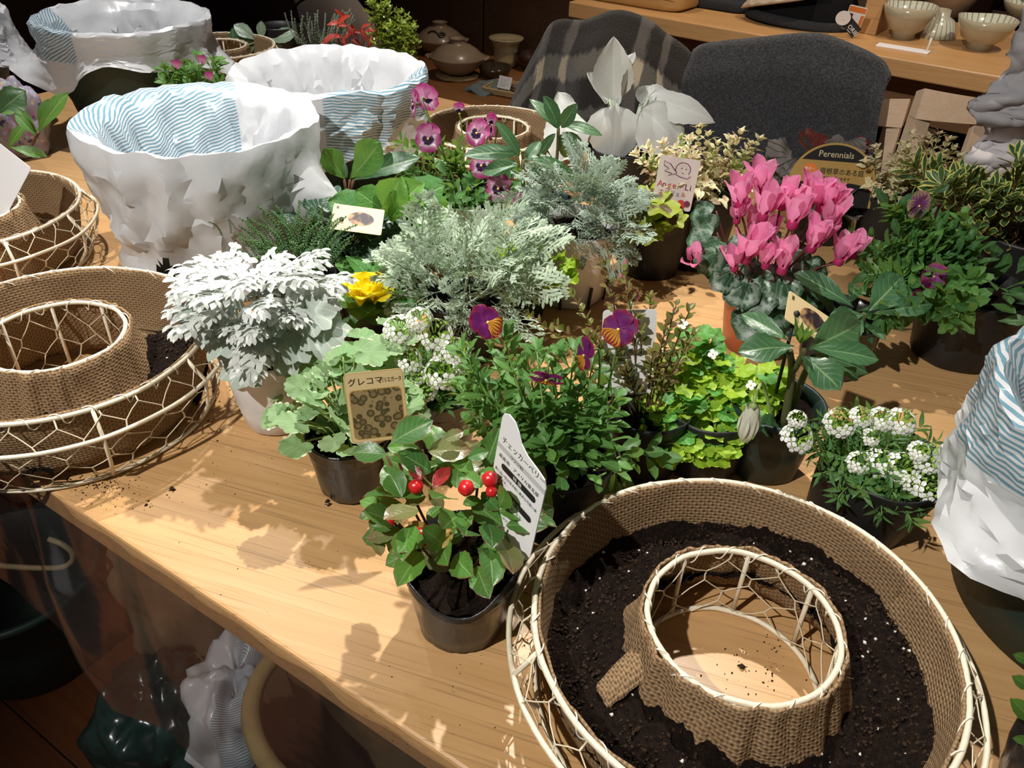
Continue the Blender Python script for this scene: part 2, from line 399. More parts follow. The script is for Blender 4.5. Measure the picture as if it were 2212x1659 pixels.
L_CREAM = leafmat('cream_variegated_leaf', (.74, .68, .40), (.60, .58, .27), None, None, (.82, .76, .54), .45, .5, .45, .3, bumps=.15, back=(.75, .68, .3))
L_CREAMG = leafmat('cream_green_leaf', (.30, .42, .10), (.2, .34, .08), None, None, (.70, .68, .35), .35, .5, .45, .3, bumps=.15)
L_CREAMP = leafmat('cream_pink_leaf', (.66, .48, .33), (.56, .40, .24), None, None, (.74, .62, .44), .3, .5, .45, .3, bumps=.15, back=(.7, .5, .3))
L_SEN = leafmat('angel_wing_leaf', (.60, .61, .585), (.53, .55, .52), (.78, .79, .75), rough=.9, trans=.10, spec=.05, bumps=.2, back=(.7, .72, .62), vamt=.3)
L_HEUD = leafmat('dark_heuchera_leaf', (.20, .18, .17), (.12, .11, .11), (.045, .035, .035), 'radial', rough=.45, trans=.1, vamt=.9)
L_HEUR = leafmat('crimson_begonia_leaf', (.14, .012, .022), (.07, .008, .014), (.2, .03, .04), 'radial', rough=.4, trans=.1)
def heucherella():
    m = NT('yellow_heucherella_leaf'); uvv, u, v = m.uv(); x = m.math('SUBTRACT', u, .5); y = m.math('SUBTRACT', v, .42)
    d = m.math('SQRT', m.math('ADD', m.math('MULTIPLY', x, x), m.math('MULTIPLY', y, y)))
    ang = m.math('ARCTAN2', x, m.math('ADD', v, .05)); ray_ = m.math('MULTIPLY', m.math('SINE', m.math('MULTIPLY', ang, 9.0)), .12)
    e = m.math('ADD', d, m.math('ADD', m.math('MULTIPLY', m.math('SUBTRACT', m.noise(uvv, 9, 3), .5), .3), ray_))
    col = m.mix(m.step(e, .13, .26), (.085, .03, .015), (.30, .36, .03)); col = m.mix(m.math('MULTIPLY', m.rand(), .4), col, (.16, .24, .03))
    return thin(m, col, .5, None, .25, .4)
L_HEUY = heucherella()
L_VAR = leafmat('variegated_daphne_leaf', (.055, .13, .055), (.035, .085, .04), None, None, (.68, .66, .17), .30, .22, .35, .2, .5, bumps=.1)
L_PRIM = leafmat('primrose_leaf', (.10, .27, .05), (.045, .17, .04), (.26, .44, .15), rough=.5, bumps=.9)
L_PRIML = leafmat('light_primrose_leaf', (.19, .40, .055), (.12, .31, .05), (.36, .52, .18), rough=.5, bumps=.7)
L_IVY = leafmat('dark_ivy_leaf', (.035, .085, .05), (.02, .055, .033), (.16, .22, .15), 'radial', rough=.35, trans=.08)
L_REDF = leafmat('red_fern_leaf', (.52, .05, .022), (.26, .018, .015), (.5, .12, .07), rough=.4, back=(.6, .08, .03))
L_HOLLY = leafmat('false_holly_leaf', (.26, .34, .03), (.17, .25, .03), (.4, .45, .1), rough=.3, trans=.2, bumps=0)
M_STEM = plain('green_stem', (.16, .30, .06), .5)
M_STEMP = plain('pale_green_stem', (.30, .42, .14), .5)
M_STEMD = plain('dark_olive_stem', (.085, .085, .03), .55)
M_STEMR = plain('dark_red_stem', (.11, .025, .018), .45)
M_STEMB = plain('brown_twig', (.13, .055, .028), .6)
M_STEMS = plain('silver_stem', (.55, .62, .5), .8)

def petal(name, fn, rough=.5, trans=.35):
    m = NT(name); uvv, u, v = m.uv(); col = fn(m, uvv, u, v); return thin(m, col, rough, m.bump(m.noise(m.scale(uvv, (60, 4, 1)), 1.0, 2), .2, .0006), trans, .3, col)
def f_mag(blot):
    def fn(m, uvv, u, v):
        r = m.noise(m.scale(uvv, (14, 1.2, 1)), 1.0, 2); vv = m.math('ADD', v, m.math('MULTIPLY', m.math('SUBTRACT', r, .5), .35))
        ax = m.math('MULTIPLY', m.math('ABSOLUTE', m.math('SUBTRACT', u, .5)), 2.0)
        col = m.mix(m.step(vv, .35, .95), (.70, .34, .55), (.44, .035, .21))
        col = m.mix(m.math('MULTIPLY', m.rand(), .35), col, (.56, .06, .26))
        if blot:
            col = m.mix(m.math('MULTIPLY', m.math('SUBTRACT', 1.0, m.step(vv, .42, .62)), 1.0), col, (.80, .62, .74))
            q = m.math('ADD', vv, m.math('MULTIPLY', ax, .25)); col = m.mix(m.math('SUBTRACT', 1.0, m.step(q, .44, .52)), col, (.035, .006, .055))
        return col
    return fn
PT_MAGT = petal('magenta_pansy_petal', f_mag(False)); PT_MAGB = petal('magenta_pansy_face_petal', f_mag(True))
def f_vio_top(m, uvv, u, v):
    ax = m.math('MULTIPLY', m.math('ABSOLUTE', m.math('SUBTRACT', u, .5)), 2.0); e = m.math('MAXIMUM', ax, v)
    return m.mix(m.step(e, .72, 1.0), m.mix(v, (.20, .02, .22), (.15, .012, .10)), (.36, .03, .07))
def f_vio_low(m, uvv, u, v):
    s = m.math('SINE', m.math('MULTIPLY', u, 44.0)); e = m.math('ADD', v, m.math('MULTIPLY', s, .18))
    col = m.mix(m.step(e, .45, .85), (.78, .34, .025), (.30, .03, .035)); return m.mix(m.math('MULTIPLY', m.step(s, .5, .9), m.math('SUBTRACT', 1.0, m.step(v, .5, .8))), col, (.10, .01, .03))
PT_VIOT = petal('purple_viola_petal', f_vio_top); PT_VIOL = petal('orange_viola_petal', f_vio_low)
def f_antique(m, uvv, u, v):
    s = m.math('SINE', m.math('MULTIPLY', u, 30.0)); return m.mix(m.step(m.math('ADD', v, m.math('MULTIPLY', s, .12)), .35, .85), (.26, .06, .22), (.56, .36, .26))
PT_ANT = petal('antique_viola_petal', f_antique)
def f_cyc(m, uvv, u, v):
    c = m.mix(m.step(v, .0, .55), (.66, .07, .25), (.87, .26, .50)); return m.mix(m.math('MULTIPLY', m.rand(), .7), c, (.88, .42, .62))
PT_CYC = petal('pink_cyclamen_petal', f_cyc, .5, .45)
def f_yel(m, uvv, u, v): return m.mix(m.step(v, .05, .35), (.85, .45, .01), (.93, .78, .02))
PT_YEL = petal('yellow_primrose_petal', f_yel)
PT_WHITE = plain('white_floret', (.84, .84, .80), .6)
PT_BUDG = plain('green_floret_bud', (.30, .50, .07), .5)
def f_hbud(m, uvv, u, v): return m.mix(m.step(v, .6, 1.0), (.84, .84, .72), (.66, .70, .38))
PT_HBUD = petal('white_hellebore_petal', f_hbud, .5, .3)
PT_PINKB = plain('pink_bud', (.62, .17, .22), .5)
M_EYE = plain('yellow_flower_eye', (.75, .62, .12), .6)
M_PAPER = plain('white_label_card', (.82, .81, .82), .45, .4)
M_INK = plain('black_print', (.012, .012, .012), .6)
M_GREYP = plain('grey_print', (.52, .52, .53), .6)
# ---------------------------------------------------------------- the room
def struct(o): o['kind'] = 'structure'; return o
ROTT = Matrix.Rotation(TA, 4, 'Z')
# floor of red-brown boards (each board a piece of the floor)
fl = struct(link('floor', box_mesh('floor', (-3.4, -1.2, -.03), (3.0, 4.2, -.004), plain('floor_gap', (.02, .008, .004), .8), 0), None, ROTT))
bw = .118
bme = [box_mesh('floorboard', (-1.25, -bw / 2 + .0012, -.004), (1.25, bw / 2 - .0012, .0), M_FLOOR, .0012)]
for k in range(22):
    y = -.30 + k * bw
    for x in (-2.15 + (k % 3) * .31, .352 + (k % 3) * .31):
        link('floorboard', bme[0], fl, T((x, y, 0.0)))
# back wall of dark wood panels
wb = struct(link('wall_back', box_mesh('wall_back', (-3.4, 2.78, 0), (3.0, 2.90, 2.6), plain('wall_seam', (.01, .006, .004), .8), 0), None, ROTT))
for k in range(12):
    link('panel', box_mesh('panel', (-3.3 + k * .46, 2.762, .02), (-3.3 + k * .46 + .452, 2.78, 2.58), M_WALL, .003), wb)
wl = struct(link('wall_left', box_mesh('wall_left', (-3.42, -1.2, 0), (-3.36, 2.78, 2.6), M_WALL, .002), None, ROTT))
wr = struct(link('wall_right', box_mesh('wall_right', (-.30, 2.66, .9), (3.0, 2.70, 2.6), plain('rosy_plaster', (.42, .31, .28), .8, .3, 6, .08), 0), None, ROTT))

# work table
tb = thing('work_table', 'large oak work table crowded with plant pots and baskets', 'table', UV(-.55, .94, -TZ), TA)
TU0, TU1, TV0, TV1 = -1.85, .85, .247, 1.50
def loc_t(u, v): return (u + .55, v - .94)
a = loc_t(TU0, TV0); b = loc_t(TU1, TV1)
link('table_top', box_mesh('table_top', (a[0], a[1], TZ - .034), (b[0], b[1], TZ), M_TABLE, .003), tb)
for (u, v) in ((TU0 + .09, TV0 + .30), (TU1 - .09, TV0 + .30), (TU0 + .09, TV1 - .09), (TU1 - .09, TV1 - .09)):
    p = loc_t(u, v); link('leg', box_mesh('leg', (p[0] - .03, p[1] - .03, 0), (p[0] + .03, p[1] + .03, TZ - .034), M_TABLE, .003), tb)
p = loc_t(0, TV0 + .33)
link('apron', box_mesh('apron', (a[0] + .12, p[1], TZ - .11), (b[0] - .12, p[1] + .02, TZ - .034), M_TABLE, .002), tb)

# clear vinyl sheet hanging from the table's front edge
def vin(a_, b_):
    u = -1.32 + a_ * 1.35; hem = .255 + .03 * nz(u * 3.1, 5) + (.02 if u > -.65 else 0)
    s = b_ * hem; fold = .014 * nz(u * 5, s * 3, 1) + .022 * exp(-((u + .70 - s * .22) / .04) ** 2) * min(1, s * 9) + .008 * nz(u * 17, s * 4, 7)
    return UV(u, TV0 - .004 - fold - .02 * s - .05 * s * s, -.002 - s)
v, f, uv = grid(150, 40, vin)
vs = link('vinyl_sheet', mesh('vinyl_sheet', v, f, M_VINYL, uv)); tag(vs, 'clear wrinkled vinyl sheet hanging from the table front edge', 'plastic sheet')

# wall counter
SA = radians(-35.3)
sh_o = P(1229, 3, .13); sh_d = Vector((cos(SA), sin(SA), 0)); sh_n = Vector((-sin(SA), cos(SA), 0))
ct = thing('wall_counter', 'long light oak counter along the back holding bowls, hat and bag', 'counter', (sh_o.x, sh_o.y, 0), SA)
CZ = TZ + .13
link('counter_top', box_mesh('counter_top', (0, 0, CZ - .038), (2.4, .52, CZ), M_SHELF, .003), ct)
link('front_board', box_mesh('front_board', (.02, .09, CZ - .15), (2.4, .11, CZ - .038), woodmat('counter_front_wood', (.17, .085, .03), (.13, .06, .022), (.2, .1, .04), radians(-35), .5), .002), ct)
for x in (.0, .34, .92, 1.6):
    link('divider', box_mesh('divider', (x + .012, .10, 0), (x + .034, .50, CZ - .15), M_WALL, .002), ct)
link('back_panel', box_mesh('back_panel', (.0, .50, 0), (2.4, .52, CZ - .04), M_DARK, 0), ct)
def sh(px, py): q = P(px, py, .13); d = q - sh_o; return (d.dot(sh_d), d.dot(sh_n), CZ)
q = sh(1872, 74)
pst = link('shelf_post', box_mesh('shelf_post', (-.02, 0, 0), (.02, .30, .75), M_SHELF, .002), None, T((sh_o + sh_d * q[0] + sh_n * q[1]).xy.to_3d() + Vector((0, 0, CZ))) @ Matrix.Rotation(SA, 4, 'Z'))
tag(pst, 'light oak upright board standing on the counter beside the hat', 'partition')

# low platform with pottery
lo_o = P(905, 262, -.36)
lp = thing('low_platform', 'low reddish brown wooden display platform under the pottery', 'platform', UV(-1.75, 2.40, -TZ), TA)
link('platform_top', box_mesh('platform_top', (-.80, -.22, TZ - .275), (.55, .36, TZ - .25), M_LOW, .003), lp)
link('front_board', box_mesh('front_board', (-.78, -.20, .02), (.53, -.18, TZ - .275), M_LOW, .002), lp)
for x in (-.76, .50): link('side_board', box_mesh('side_board', (x, -.18, .02), (x + .02, .34, TZ - .275), M_LOW, .002), lp)

# ---------------------------------------------------------------- chairs in front of the counter
def chair(label, top_left, rot, group='wooden chairs'):
    """back seen from behind; origin at the floor under the left rear post"""
    o = thing('dining_chair', label, 'chair', (top_left.x, top_left.y, 0), rot, group)
    h = top_left.z; w = .44
    for x in (0, w - .034):
        pts = [(x, .02, 0), (x, .0, h * .5), (x, -.012, h - .02)]
        g = G()
        for i in range(2):
            (x0, y0, z0), (x1, y1, z1) = pts[i], pts[i + 1]
            vv = [(x0, y0, z0), (x0 + .034, y0, z0), (x0 + .034, y0 + .028, z0), (x0, y0 + .028, z0), (x1, y1, z1), (x1 + .034, y1, z1), (x1 + .034, y1 + .028, z1), (x1, y1 + .028, z1)]
            g.add(vv, [(3, 2, 1, 0), (4, 5, 6, 7), (0, 1, 5, 4), (1, 2, 6, 5), (2, 3, 7, 6), (3, 0, 4, 7)])
        link('rear_post', g.mesh('rear_post', M_CHAIR, False), o)
    # top rail: dipped in the middle, curved backwards
    def rail(a_, b_):
        t = a_ * 2 - 1; z1 = h + .02 * (abs(t) ** 1.5) - .012; z0 = h - .058 + .006 * t * t
        zz = z0 + (z1 - z0) * min(1, max(0, b_ * 2 if b_ <= .5 else 2 - b_ * 2)); y = -.012 - .03 * (1 - t * t) + (.0 if b_ <= .5 else .024)
        return (-.002 + a_ * (w + .004), y, zz)
    v, f, uv = grid(24, 10, rail); n = 25
    f += [tuple([i * n for i in range(11)][::-1]), tuple(i * n + 24 for i in range(11))]
    link('top_rail', mesh('top_rail', v, f, M_CHAIR, uv, None, False), o)
    for x, w_ in ((.118, .030), (.172, .016), (.252, .016), (.292, .030)):
        link('slat', box_mesh('slat', (x, -.032, .47), (x + w_, -.018, h - .045), M_CHAIR, .002), o)
    link('seat', box_mesh('seat', (-.01, .0, .42), (w + .01, .42, .45), M_CHAIR, .008), o)
    for x in (.0, w - .034): link('leg', box_mesh('leg', (x, .36, 0), (x + .034, .394, .42), M_CHAIR, .003), o)
    for z in (.47,): link('lower_rail', box_mesh('lower_rail', (.034, -.004, z - .03), (w - .034, .016, z), M_CHAIR, .002), o)
    return o
CHR = radians(-33)
c2 = chair('bare pale beech dining chair at the right beside grey fabric', PV(1990, 196, 1.84), radians(9))
q = PV(1520, 110, 1.84); c1 = chair('beech dining chair under the charcoal grey wool throw', Vector((q.x, q.y, TZ + .075)) + V * .05, TA)
q = PV(1185, 90, 1.84); c0 = chair('dining chair hidden under the dark plaid throw', Vector((q.x, q.y, TZ + .02)) + V * .06, TA)

# throws draped over the chair backs
def throwmat(name, plaid):
    m = NT(name); uvv, u, v = m.uv(); n1 = m.noise(m.obj(), 220, 4, .7); n2 = m.noise(m.obj(), 34, 3)
    if plaid:
        w = m.math('MULTIPLY', m.math('SUBTRACT', m.noise(m.scale(uvv, (60, 14, 1)), 1.0, 4), .5), .05); uu = m.math('ADD', u, w); vv = m.math('ADD', v, w)
        def band(x, c, hw): return m.math('SUBTRACT', 1.0, m.step(m.math('ABSOLUTE', m.math('SUBTRACT', m.math('FRACT', m.math('MULTIPLY', x, 2.6)), c)), hw, hw + .04))
        bu = m.math('MAXIMUM', band(uu, .5, .05), band(uu, .80, .02)); bv = m.math('MAXIMUM', band(vv, .42, .07), band(vv, .80, .03))
        col = m.mix(n1, (.010, .009, .009), (.055, .046, .040)); col = m.mix(m.math('MULTIPLY', bu, .55), col, (.19, .17, .15)); col = m.mix(m.math('MULTIPLY', bv, .6), col, (.22, .20, .17))
        col = m.mix(m.math('MULTIPLY', m.math('MULTIPLY', bu, bv), .8), col, (.62, .52, .36))
    else:
        col = m.mix(m.step(n1, .35, .75), (.022, .023, .026), (.085, .088, .096)); col = m.mix(m.math('MULTIPLY', n2, .25), col, (.05, .052, .058))
    return m.done(m.bsdf(col, .95, m.bump(n1, .9, .004), .1, Sheen_Weight=.25))
M_WOOL = throwmat('charcoal_wool', False); M_PLAID = throwmat('brown_plaid_wool', True)
def throw(name, label, mat, tops, v_, lenf, lenb, folds, th=.012, seed=0, lean=.10):
    """tops: pixels along the ridge of the cloth, v_: depth; lenf / lenb: how far it hangs in front and behind"""
    rid = [PV(x, y, v_) for x, y, z in tops]; rid = poly_s(rid, 60)
    nn = V
    def fn(a_, b_):
        i = a_ * 60; k = min(int(i), 59); p = rid[k].lerp(rid[k + 1], i - k); s = (b_ - .42) / .58
        if s >= 0: L = s * lenf; off = -nn * (.02 + lean * L); zz = -L
        else: L = -s / .42 * .58 * lenb; off = nn * (.02 + .12 * L); zz = -L
        e = min(1, abs(s) * 8); off = off * e + off * 0
        d = folds * (nz(a_ * 4 + seed, s * 1.6, seed) * 1.2 + .6 * nz(a_ * 9 + seed, s * 3, 3)) * min(1, abs(s) * 4)
        side = (a_ - .5) * 2; sp = sh_d * (side * .035 * min(1, max(0, s) * 2))
        return p + off - nn * (.018 * (1 if s >= 0 else -1) * (1 - e)) * 0 - nn * d + Vector((0, 0, zz - .006 * (1 - e) * 0)) + sp
    v, f, uv = grid(70, 60, fn)
    o = link(name, mesh(name, v, f, mat, uv)); md = o.modifiers.new('thickness', 'SOLIDIFY'); md.thickness = th; md.offset = 0
    tag(o, label, 'throw'); return o
throw('wool_throw', 'charcoal grey wool throw draped over a chair back', M_WOOL, [(1500, 112, .10), (1530, 98, .10), (1640, 86, .10), (1720, 78, .10), (1780, 80, .10), (1850, 106, .10), (1900, 132, .10), (1918, 160, .085)], 1.83, .50, .10, .012, .014, 3)
throw('plaid_throw', 'dark brown plaid wool throw heaped over a chair back', M_PLAID, [(1120, 190, .0), (1165, 105, .05), (1200, 50, .085), (1265, 48, .09), (1330, 27, .10), (1390, 42, .10), (1435, 75, .09), (1480, 108, .08), (1496, 150, .06), (1500, 200, .03)], 1.83, .46, .08, .030, .014, 8, .12)
# ---------------------------------------------------------------- wire wreath baskets lined with burlap
def ring_mesh(name, R, z, r, mat, n=96, wob=.0008, seed=0):
    return tube_mesh(name, [((R + wob * nz(cos(t) * 3, sin(t) * 3, seed)) * cos(t), (R + wob * nz(cos(t) * 3, sin(t) * 3, seed)) * sin(t), z + wob * nz(cos(t) * 2, sin(t) * 2, seed + 5)) for t in [2 * pi * k / n for k in range(n)]], r, mat, 8, True)
def hexnet(name, ncol, nrow, surf, r, mat, seed):
    """hexagonal netting: surf(theta, s) -> point, s in 0..1"""
    g = G(); R_ = random.Random(seed); cache = {}
    def pt(c, s):
        key = (c % (2 * ncol), round(s, 4))
        if key not in cache: cache[key] = surf(2 * pi * (c + R_.uniform(-.16, .16)) / (2 * ncol), min(1, max(0, s + R_.uniform(-.03, .03))))
        return cache[key]
    def edge(a, b, tw=False):
        m = (Vector(a) + Vector(b)) / 2; rad = Vector((m.x, m.y, 0)); rad = rad.normalized() if rad.length > 0 else Vector((0, 0, 1))
        m = m + rad * R_.uniform(-.0015, .0015)
        v, f, uv = tube([a, m, b], r * (1.5 if tw else 1), 5, False); g.add(v, f, uv)
    hs = 1.0 / nrow
    for j in range(nrow):
        s0 = j * hs; off = j % 2
        for c in range(ncol):
            cc = 2 * c + off
            a = pt(cc, s0 + hs * .0); b = pt(cc, s0 + hs * .38)           # twisted uprights
            edge(a, b, True)
            edge(b, pt(cc - 1, s0 + hs * 1.0)); edge(b, pt(cc + 1, s0 + hs * 1.0))
    return g.mesh(name, mat)
def wreath(name, label, c, R, r, h, soil, seed, net=True, rot=0.0, cat='basket', floor_z=None, detail=1.0, perl=60):
    """soil(theta, q) -> height of the soil surface, q 0 at the inner wall, 1 at the outer"""
    o = thing(name, label, cat, c, rot)
    R2, z2, R3 = R + .0175, h - .023, R - .004
    link('top_ring', ring_mesh('top_ring', R, h, .0023, M_WIRE, 96, .0012, seed), o)
    link('middle_ring', ring_mesh('middle_ring', R2, z2, .0022, M_WIRE, 96, .0012, seed + 1), o)
    link('bottom_ring', ring_mesh('bottom_ring', R3, .003, .0020, M_WIRE, 96, .001, seed + 2), o)
    link('inner_top_ring', ring_mesh('inner_top_ring', r, h, .0023, M_WIRE, 72, .0012, seed + 3), o)
    link('inner_bottom_ring', ring_mesh('inner_bottom_ring', r + .001, .003, .0023, M_WIRE, 72, .001, seed + 4), o)
    sm = tube_mesh('strut', [(R, 0, h), (R + .009, 0, h - .013), (R2, 0, z2), (R2 - .004, 0, h * .35), (R3, 0, .002)], .0021, M_WIRE, 6)
    for k in range(9): link('strut', sm, o, Matrix.Rotation(2 * pi * (k + .31) / 9, 4, 'Z'))
    im = tube_mesh('inner_strut', [(r, 0, h), (r + .0004, 0, h * .5), (r + .001, 0, .003)], .0020, M_WIRE, 6)
    for k in range(8): link('inner_strut', im, o, Matrix.Rotation(2 * pi * (k + .2) / 8, 4, 'Z'))
    if net:
        def so(t, s):
            if s < .32: q = s / .32; rr_, z = R + (R2 - R) * q + .002 * sin(q * pi), h + (z2 - h) * q
            else: q = (s - .32) / .68; rr_, z = R2 + (R3 - R2) * q ** 1.5, z2 + (.003 - z2) * q
            w = .003 * nz(t * 4, s * 5, seed); return (( rr_ + w) * cos(t), (rr_ + w) * sin(t), z)
        link('wire_netting', hexnet('wire_netting', 27, 4, so, .00058, M_WIREIN, seed), o)
        def si(t, s): w = -.001 + .002 * nz(t * 4, s * 5, seed); return ((r - .0005 + w) * cos(t), (r - .0005 + w) * sin(t), h * (1 - s) + .003 * s)
        link('inner_netting', hexnet('inner_netting', 11, 3, si, .00055, M_WIREIN, seed + 9), o)
    # burlap: outer wall, bottom, inner wall
    zf = .012; N = int(180 * detail)
    prof = [(R - .003 - .001 * i, h + .002 - i * (h - zf) / 9 * 1.0) for i in range(10)]
    prof = [(R - .0035 - .012 * (i / 9) ** 1.2, h + .0015 - (h - zf) * i / 9) for i in range(10)]
    ri = r + .0035
    prof += [(R - .02 - (R - .02 - ri - .018) * i / 5, zf - .002 * sin(pi * i / 5)) for i in range(1, 5)]
    prof += [(ri + .017 * (1 - i / 8) ** 1.3, zf + (h + .002 - zf) * i / 8) for i in range(9)]
    if floor_z is not None: prof = [(a, max(b, floor_z)) if 10 <= i <= 13 else (a, b) for i, (a, b) in enumerate(prof)]
    def rf(t, i, rr_, z):
        inner = i >= 14; k = .0022 * nz(cos(t) * 5, sin(t) * 5, z * 40 + seed) + (.003 * nz(cos(t) * 9, sin(t) * 9, z * 25 + seed + 3) if inner else 0)
        if inner: rr_ += abs(.004 * nz(cos(t) * 3.1 + 4, sin(t) * 3.1, seed)) * (1 if z > h * .6 else 2.0)
        return rr_ + k, z + (.0012 * nz(t * 30, seed) if i in (0, len(prof) - 1) else .0015 * nz(t * 6, i))
    v, f, uv = lathe(prof, N, rf)
    uv = [(a * 2 * pi * R * (1 if i // N < 12 else .62), b) for i, (a, b) in enumerate(uv)]
    # close the seam with its own column so that the weave does not smear
    nv = []; nuv = []; nf = []; n = len(prof)
    for i in range(n):
        for k in range(N + 1):
            nv.append(v[i * N + k % N]); nuv.append((uv[i * N][0] + (k / N) * 2 * pi * R * (1 if i < 12 else .62), uv[i * N][1]))
    for i in range(n - 1):
        for k in range(N): q = i * (N + 1) + k; nf.append((q, q + 1, q + N + 2, q + N + 1))
    b = link('burlap_liner', mesh('burlap_liner', nv, nf, M_BURLAP, nuv), o); md = b.modifiers.new('thickness', 'SOLIDIFY'); md.thickness = .0018; md.offset = 0
    # loose fibres along the burlap edges
    g = G(); R_ = random.Random(seed + 77)
    for k in range(int(260 * detail)):
        t = R_.uniform(0, 2 * pi); inn = R_.random() < .4; q = (r + .004 if inn else R - .004); z = h - R_.uniform(0, .03)
        p = Vector((q * cos(t), q * sin(t), z)); d = Vector((R_.uniform(-1, 1), R_.uniform(-1, 1), R_.uniform(-.3, 1))).normalized() * R_.uniform(.003, .009)
        g.add(*tube([p, p + d * .6 + Vector((0, 0, .001)), p + d + Vector((R_.uniform(-.002, .002), R_.uniform(-.002, .002), -.001))], .00011, 3, False))
    link('fibres', g.mesh('fibres', plain('jute_fibre', (.42, .28, .14), .9)), o, None, None, 'stuff')
    # lacing string wound round both rings
    def lace(nm, RR, turns, sgn):
        pts = []
        n = turns * 12
        for i in range(n):
            t = 2 * pi * i / n; ph = 2 * pi * i / 12; jt = .25 * nz(i // 12 * .7, seed)
            rad = .0034; up = .0034 if sin(ph) > 0 else .0085
            pts.append(((RR + sgn * -.001 + sgn * -rad * cos(ph)) * cos(t + .02 * sin(ph)), (RR + sgn * -.001 + sgn * -rad * cos(ph)) * sin(t + .02 * sin(ph)), h + up * sin(ph) - .0006))
        return tube_mesh(nm, pts, .00062, M_STRING, 4, True)
    link('lacing', lace('lacing', R, 34, 1), o); link('inner_lacing', lace('inner_lacing', r, 18, -1), o)
    # soil
    if soil:
        nt, nq = int(260 * detail), int(44 * detail); v = []; f = []
        for j in range(nq + 1):
            q = j / nq; rad = (ri + .0035) + q * (R - .0075 - ri - .0035)
            for k in range(nt):
                t = 2 * pi * k / nt; x, y = rad * cos(t), rad * sin(t)
                z = soil(t, q) + .0036 * fbm(x, y, seed, 60, 3) + .0030 * fbm(x, y, seed + 3, 230, 2) + .0012 * nz(x, y, 9, 700)
                v.append((x, y, z))
        for j in range(nq):
            for k in range(nt):
                k2 = (k + 1) % nt; q = (j * nt + k, (j + 1) * nt + k, (j + 1) * nt + k2, j * nt + k2)
                if floor_z is None or max(v[i][2] for i in q) > floor_z - .001: f.append(q)
        link('soil', mesh('soil', v, f, M_SOIL), o, None, None, 'stuff')
        R_ = random.Random(seed + 5); gp = G(); gc = G()
        for i in range(int((perl + 3200) * detail)):
            t = R_.uniform(0, 2 * pi); q = sqrt(R_.uniform(.0, 1)); rad = ri + .006 + q * (R - .014 - ri); z = soil(t, (rad - ri) / (R - ri))
            if z < .02: continue
            white = i < perl; s = R_.uniform(.0010, .0019) if white else R_.uniform(.0005, .0019)
            vv = [(Vector(a) * s * R_.uniform(.7, 1.4)) for a in ((1, 0, 0), (-1, 0, 0), (0, 1, 0), (0, -1, 0), (0, 0, 1), (0, 0, -1))]
            M_ = T((rad * cos(t), rad * sin(t), z + s * .4)) @ Matrix.Rotation(R_.uniform(0, 6), 4, (R_.random(), R_.random(), R_.random() + .1))
            vv = vv if white else [Vector((a.x * R_.uniform(.5, 1.9), a.y, a.z * R_.uniform(.4, 1))) for a in vv]
            (gp if white else gc).add(vv, [(0, 2, 4), (2, 1, 4), (1, 3, 4), (3, 0, 4), (2, 0, 5), (1, 2, 5), (3, 1, 5), (0, 3, 5)], None, 0, M_)
        link('soil_crumb_layer', gc.mesh('soil_crumbs', M_CRUMB), o, None, None, 'stuff')
        if perl: link('perlite', gp.mesh('perlite', M_PERL), o, None, 'white perlite grains', 'stuff')
    return o
W1 = Vector((.1725, .3836, TZ)); W2 = Vector((-.4724, .7028, TZ))
def soil1(t, q):                           # filled all the way round, piled against the walls
    return .031 + .005 * sin(t * 2 + 1) + .005 * (q - .5) ** 2 * 4 + .006 * nz(cos(t) * 3.5, sin(t) * 3.5, q * 4)
wb1 = wreath('wreath_basket', 'cream wire wreath basket with burlap and dark soil, nearest the camera', W1, .150, .0678, .072, soil1, 11, True, radians(20), perl=70)
def flapf(a_, b_):                          # fold of burlap lying out over the soil
    q = .072 + .036 * b_; t = radians(176) + (a_ - .5) * (.34 - .20 * b_) + .10 * b_; return (q * cos(t), q * sin(t), .049 - .019 * b_ + .006 * sin(pi * a_) * (1 - .4 * b_) + .0015 * nz(a_ * 6, b_ * 6))
v, f, uv = grid(14, 16, flapf); fo = link('burlap_fold', mesh('burlap_fold', v, f, M_BURLAP, [(a * .03, b * .052) for a, b in uv]), wb1); md = fo.modifiers.new('thickness', 'SOLIDIFY'); md.thickness = .003
def soil2(t, q):                           # only a heap on the right and a small one at the front
    tt = (t + radians(25)) % (2 * pi)
    def w(a0, s): d = (tt - a0 + pi) % (2 * pi) - pi; return exp(-(d / s) ** 2)
    return .004 + .050 * w(radians(30 + 50), .66) * (1 - .25 * q) + .044 * w(radians(-78 + 50), .14) * (1 - .6 * q) + .03 * w(radians(-112 + 50), .12) * (.5 + .5 * q)
wreath('wreath_basket', 'cream wire wreath basket with burlap, mostly empty, on the table corner', W2, .150, .0678, .085, soil2, 23, True, radians(-25), floor_z=.02, perl=14)
c3 = (P(930, 262, .075) + P(1192, 268, .075)) / 2
wreath('wreath_basket', 'burlap wreath basket standing behind the magenta pansies', Vector((c3.x + .005, c3.y - .035, TZ)), .125, .062, .078, None, 31, False, 0, detail=.7)
c4 = P(-62, 455, .075)
wreath('wreath_basket', 'wire and burlap wreath basket cut off at the left picture side', Vector((c4.x, c4.y, TZ)), .135, .06, .08, None, 37, True, .4, detail=.8)
c5 = P(470, 105, .07)
wreath('wreath_basket', 'burlap wreath basket far back between the bagged planters', Vector((c5.x, c5.y + .01, TZ)), .125, .06, .075, None, 41, False, 0, detail=.6)
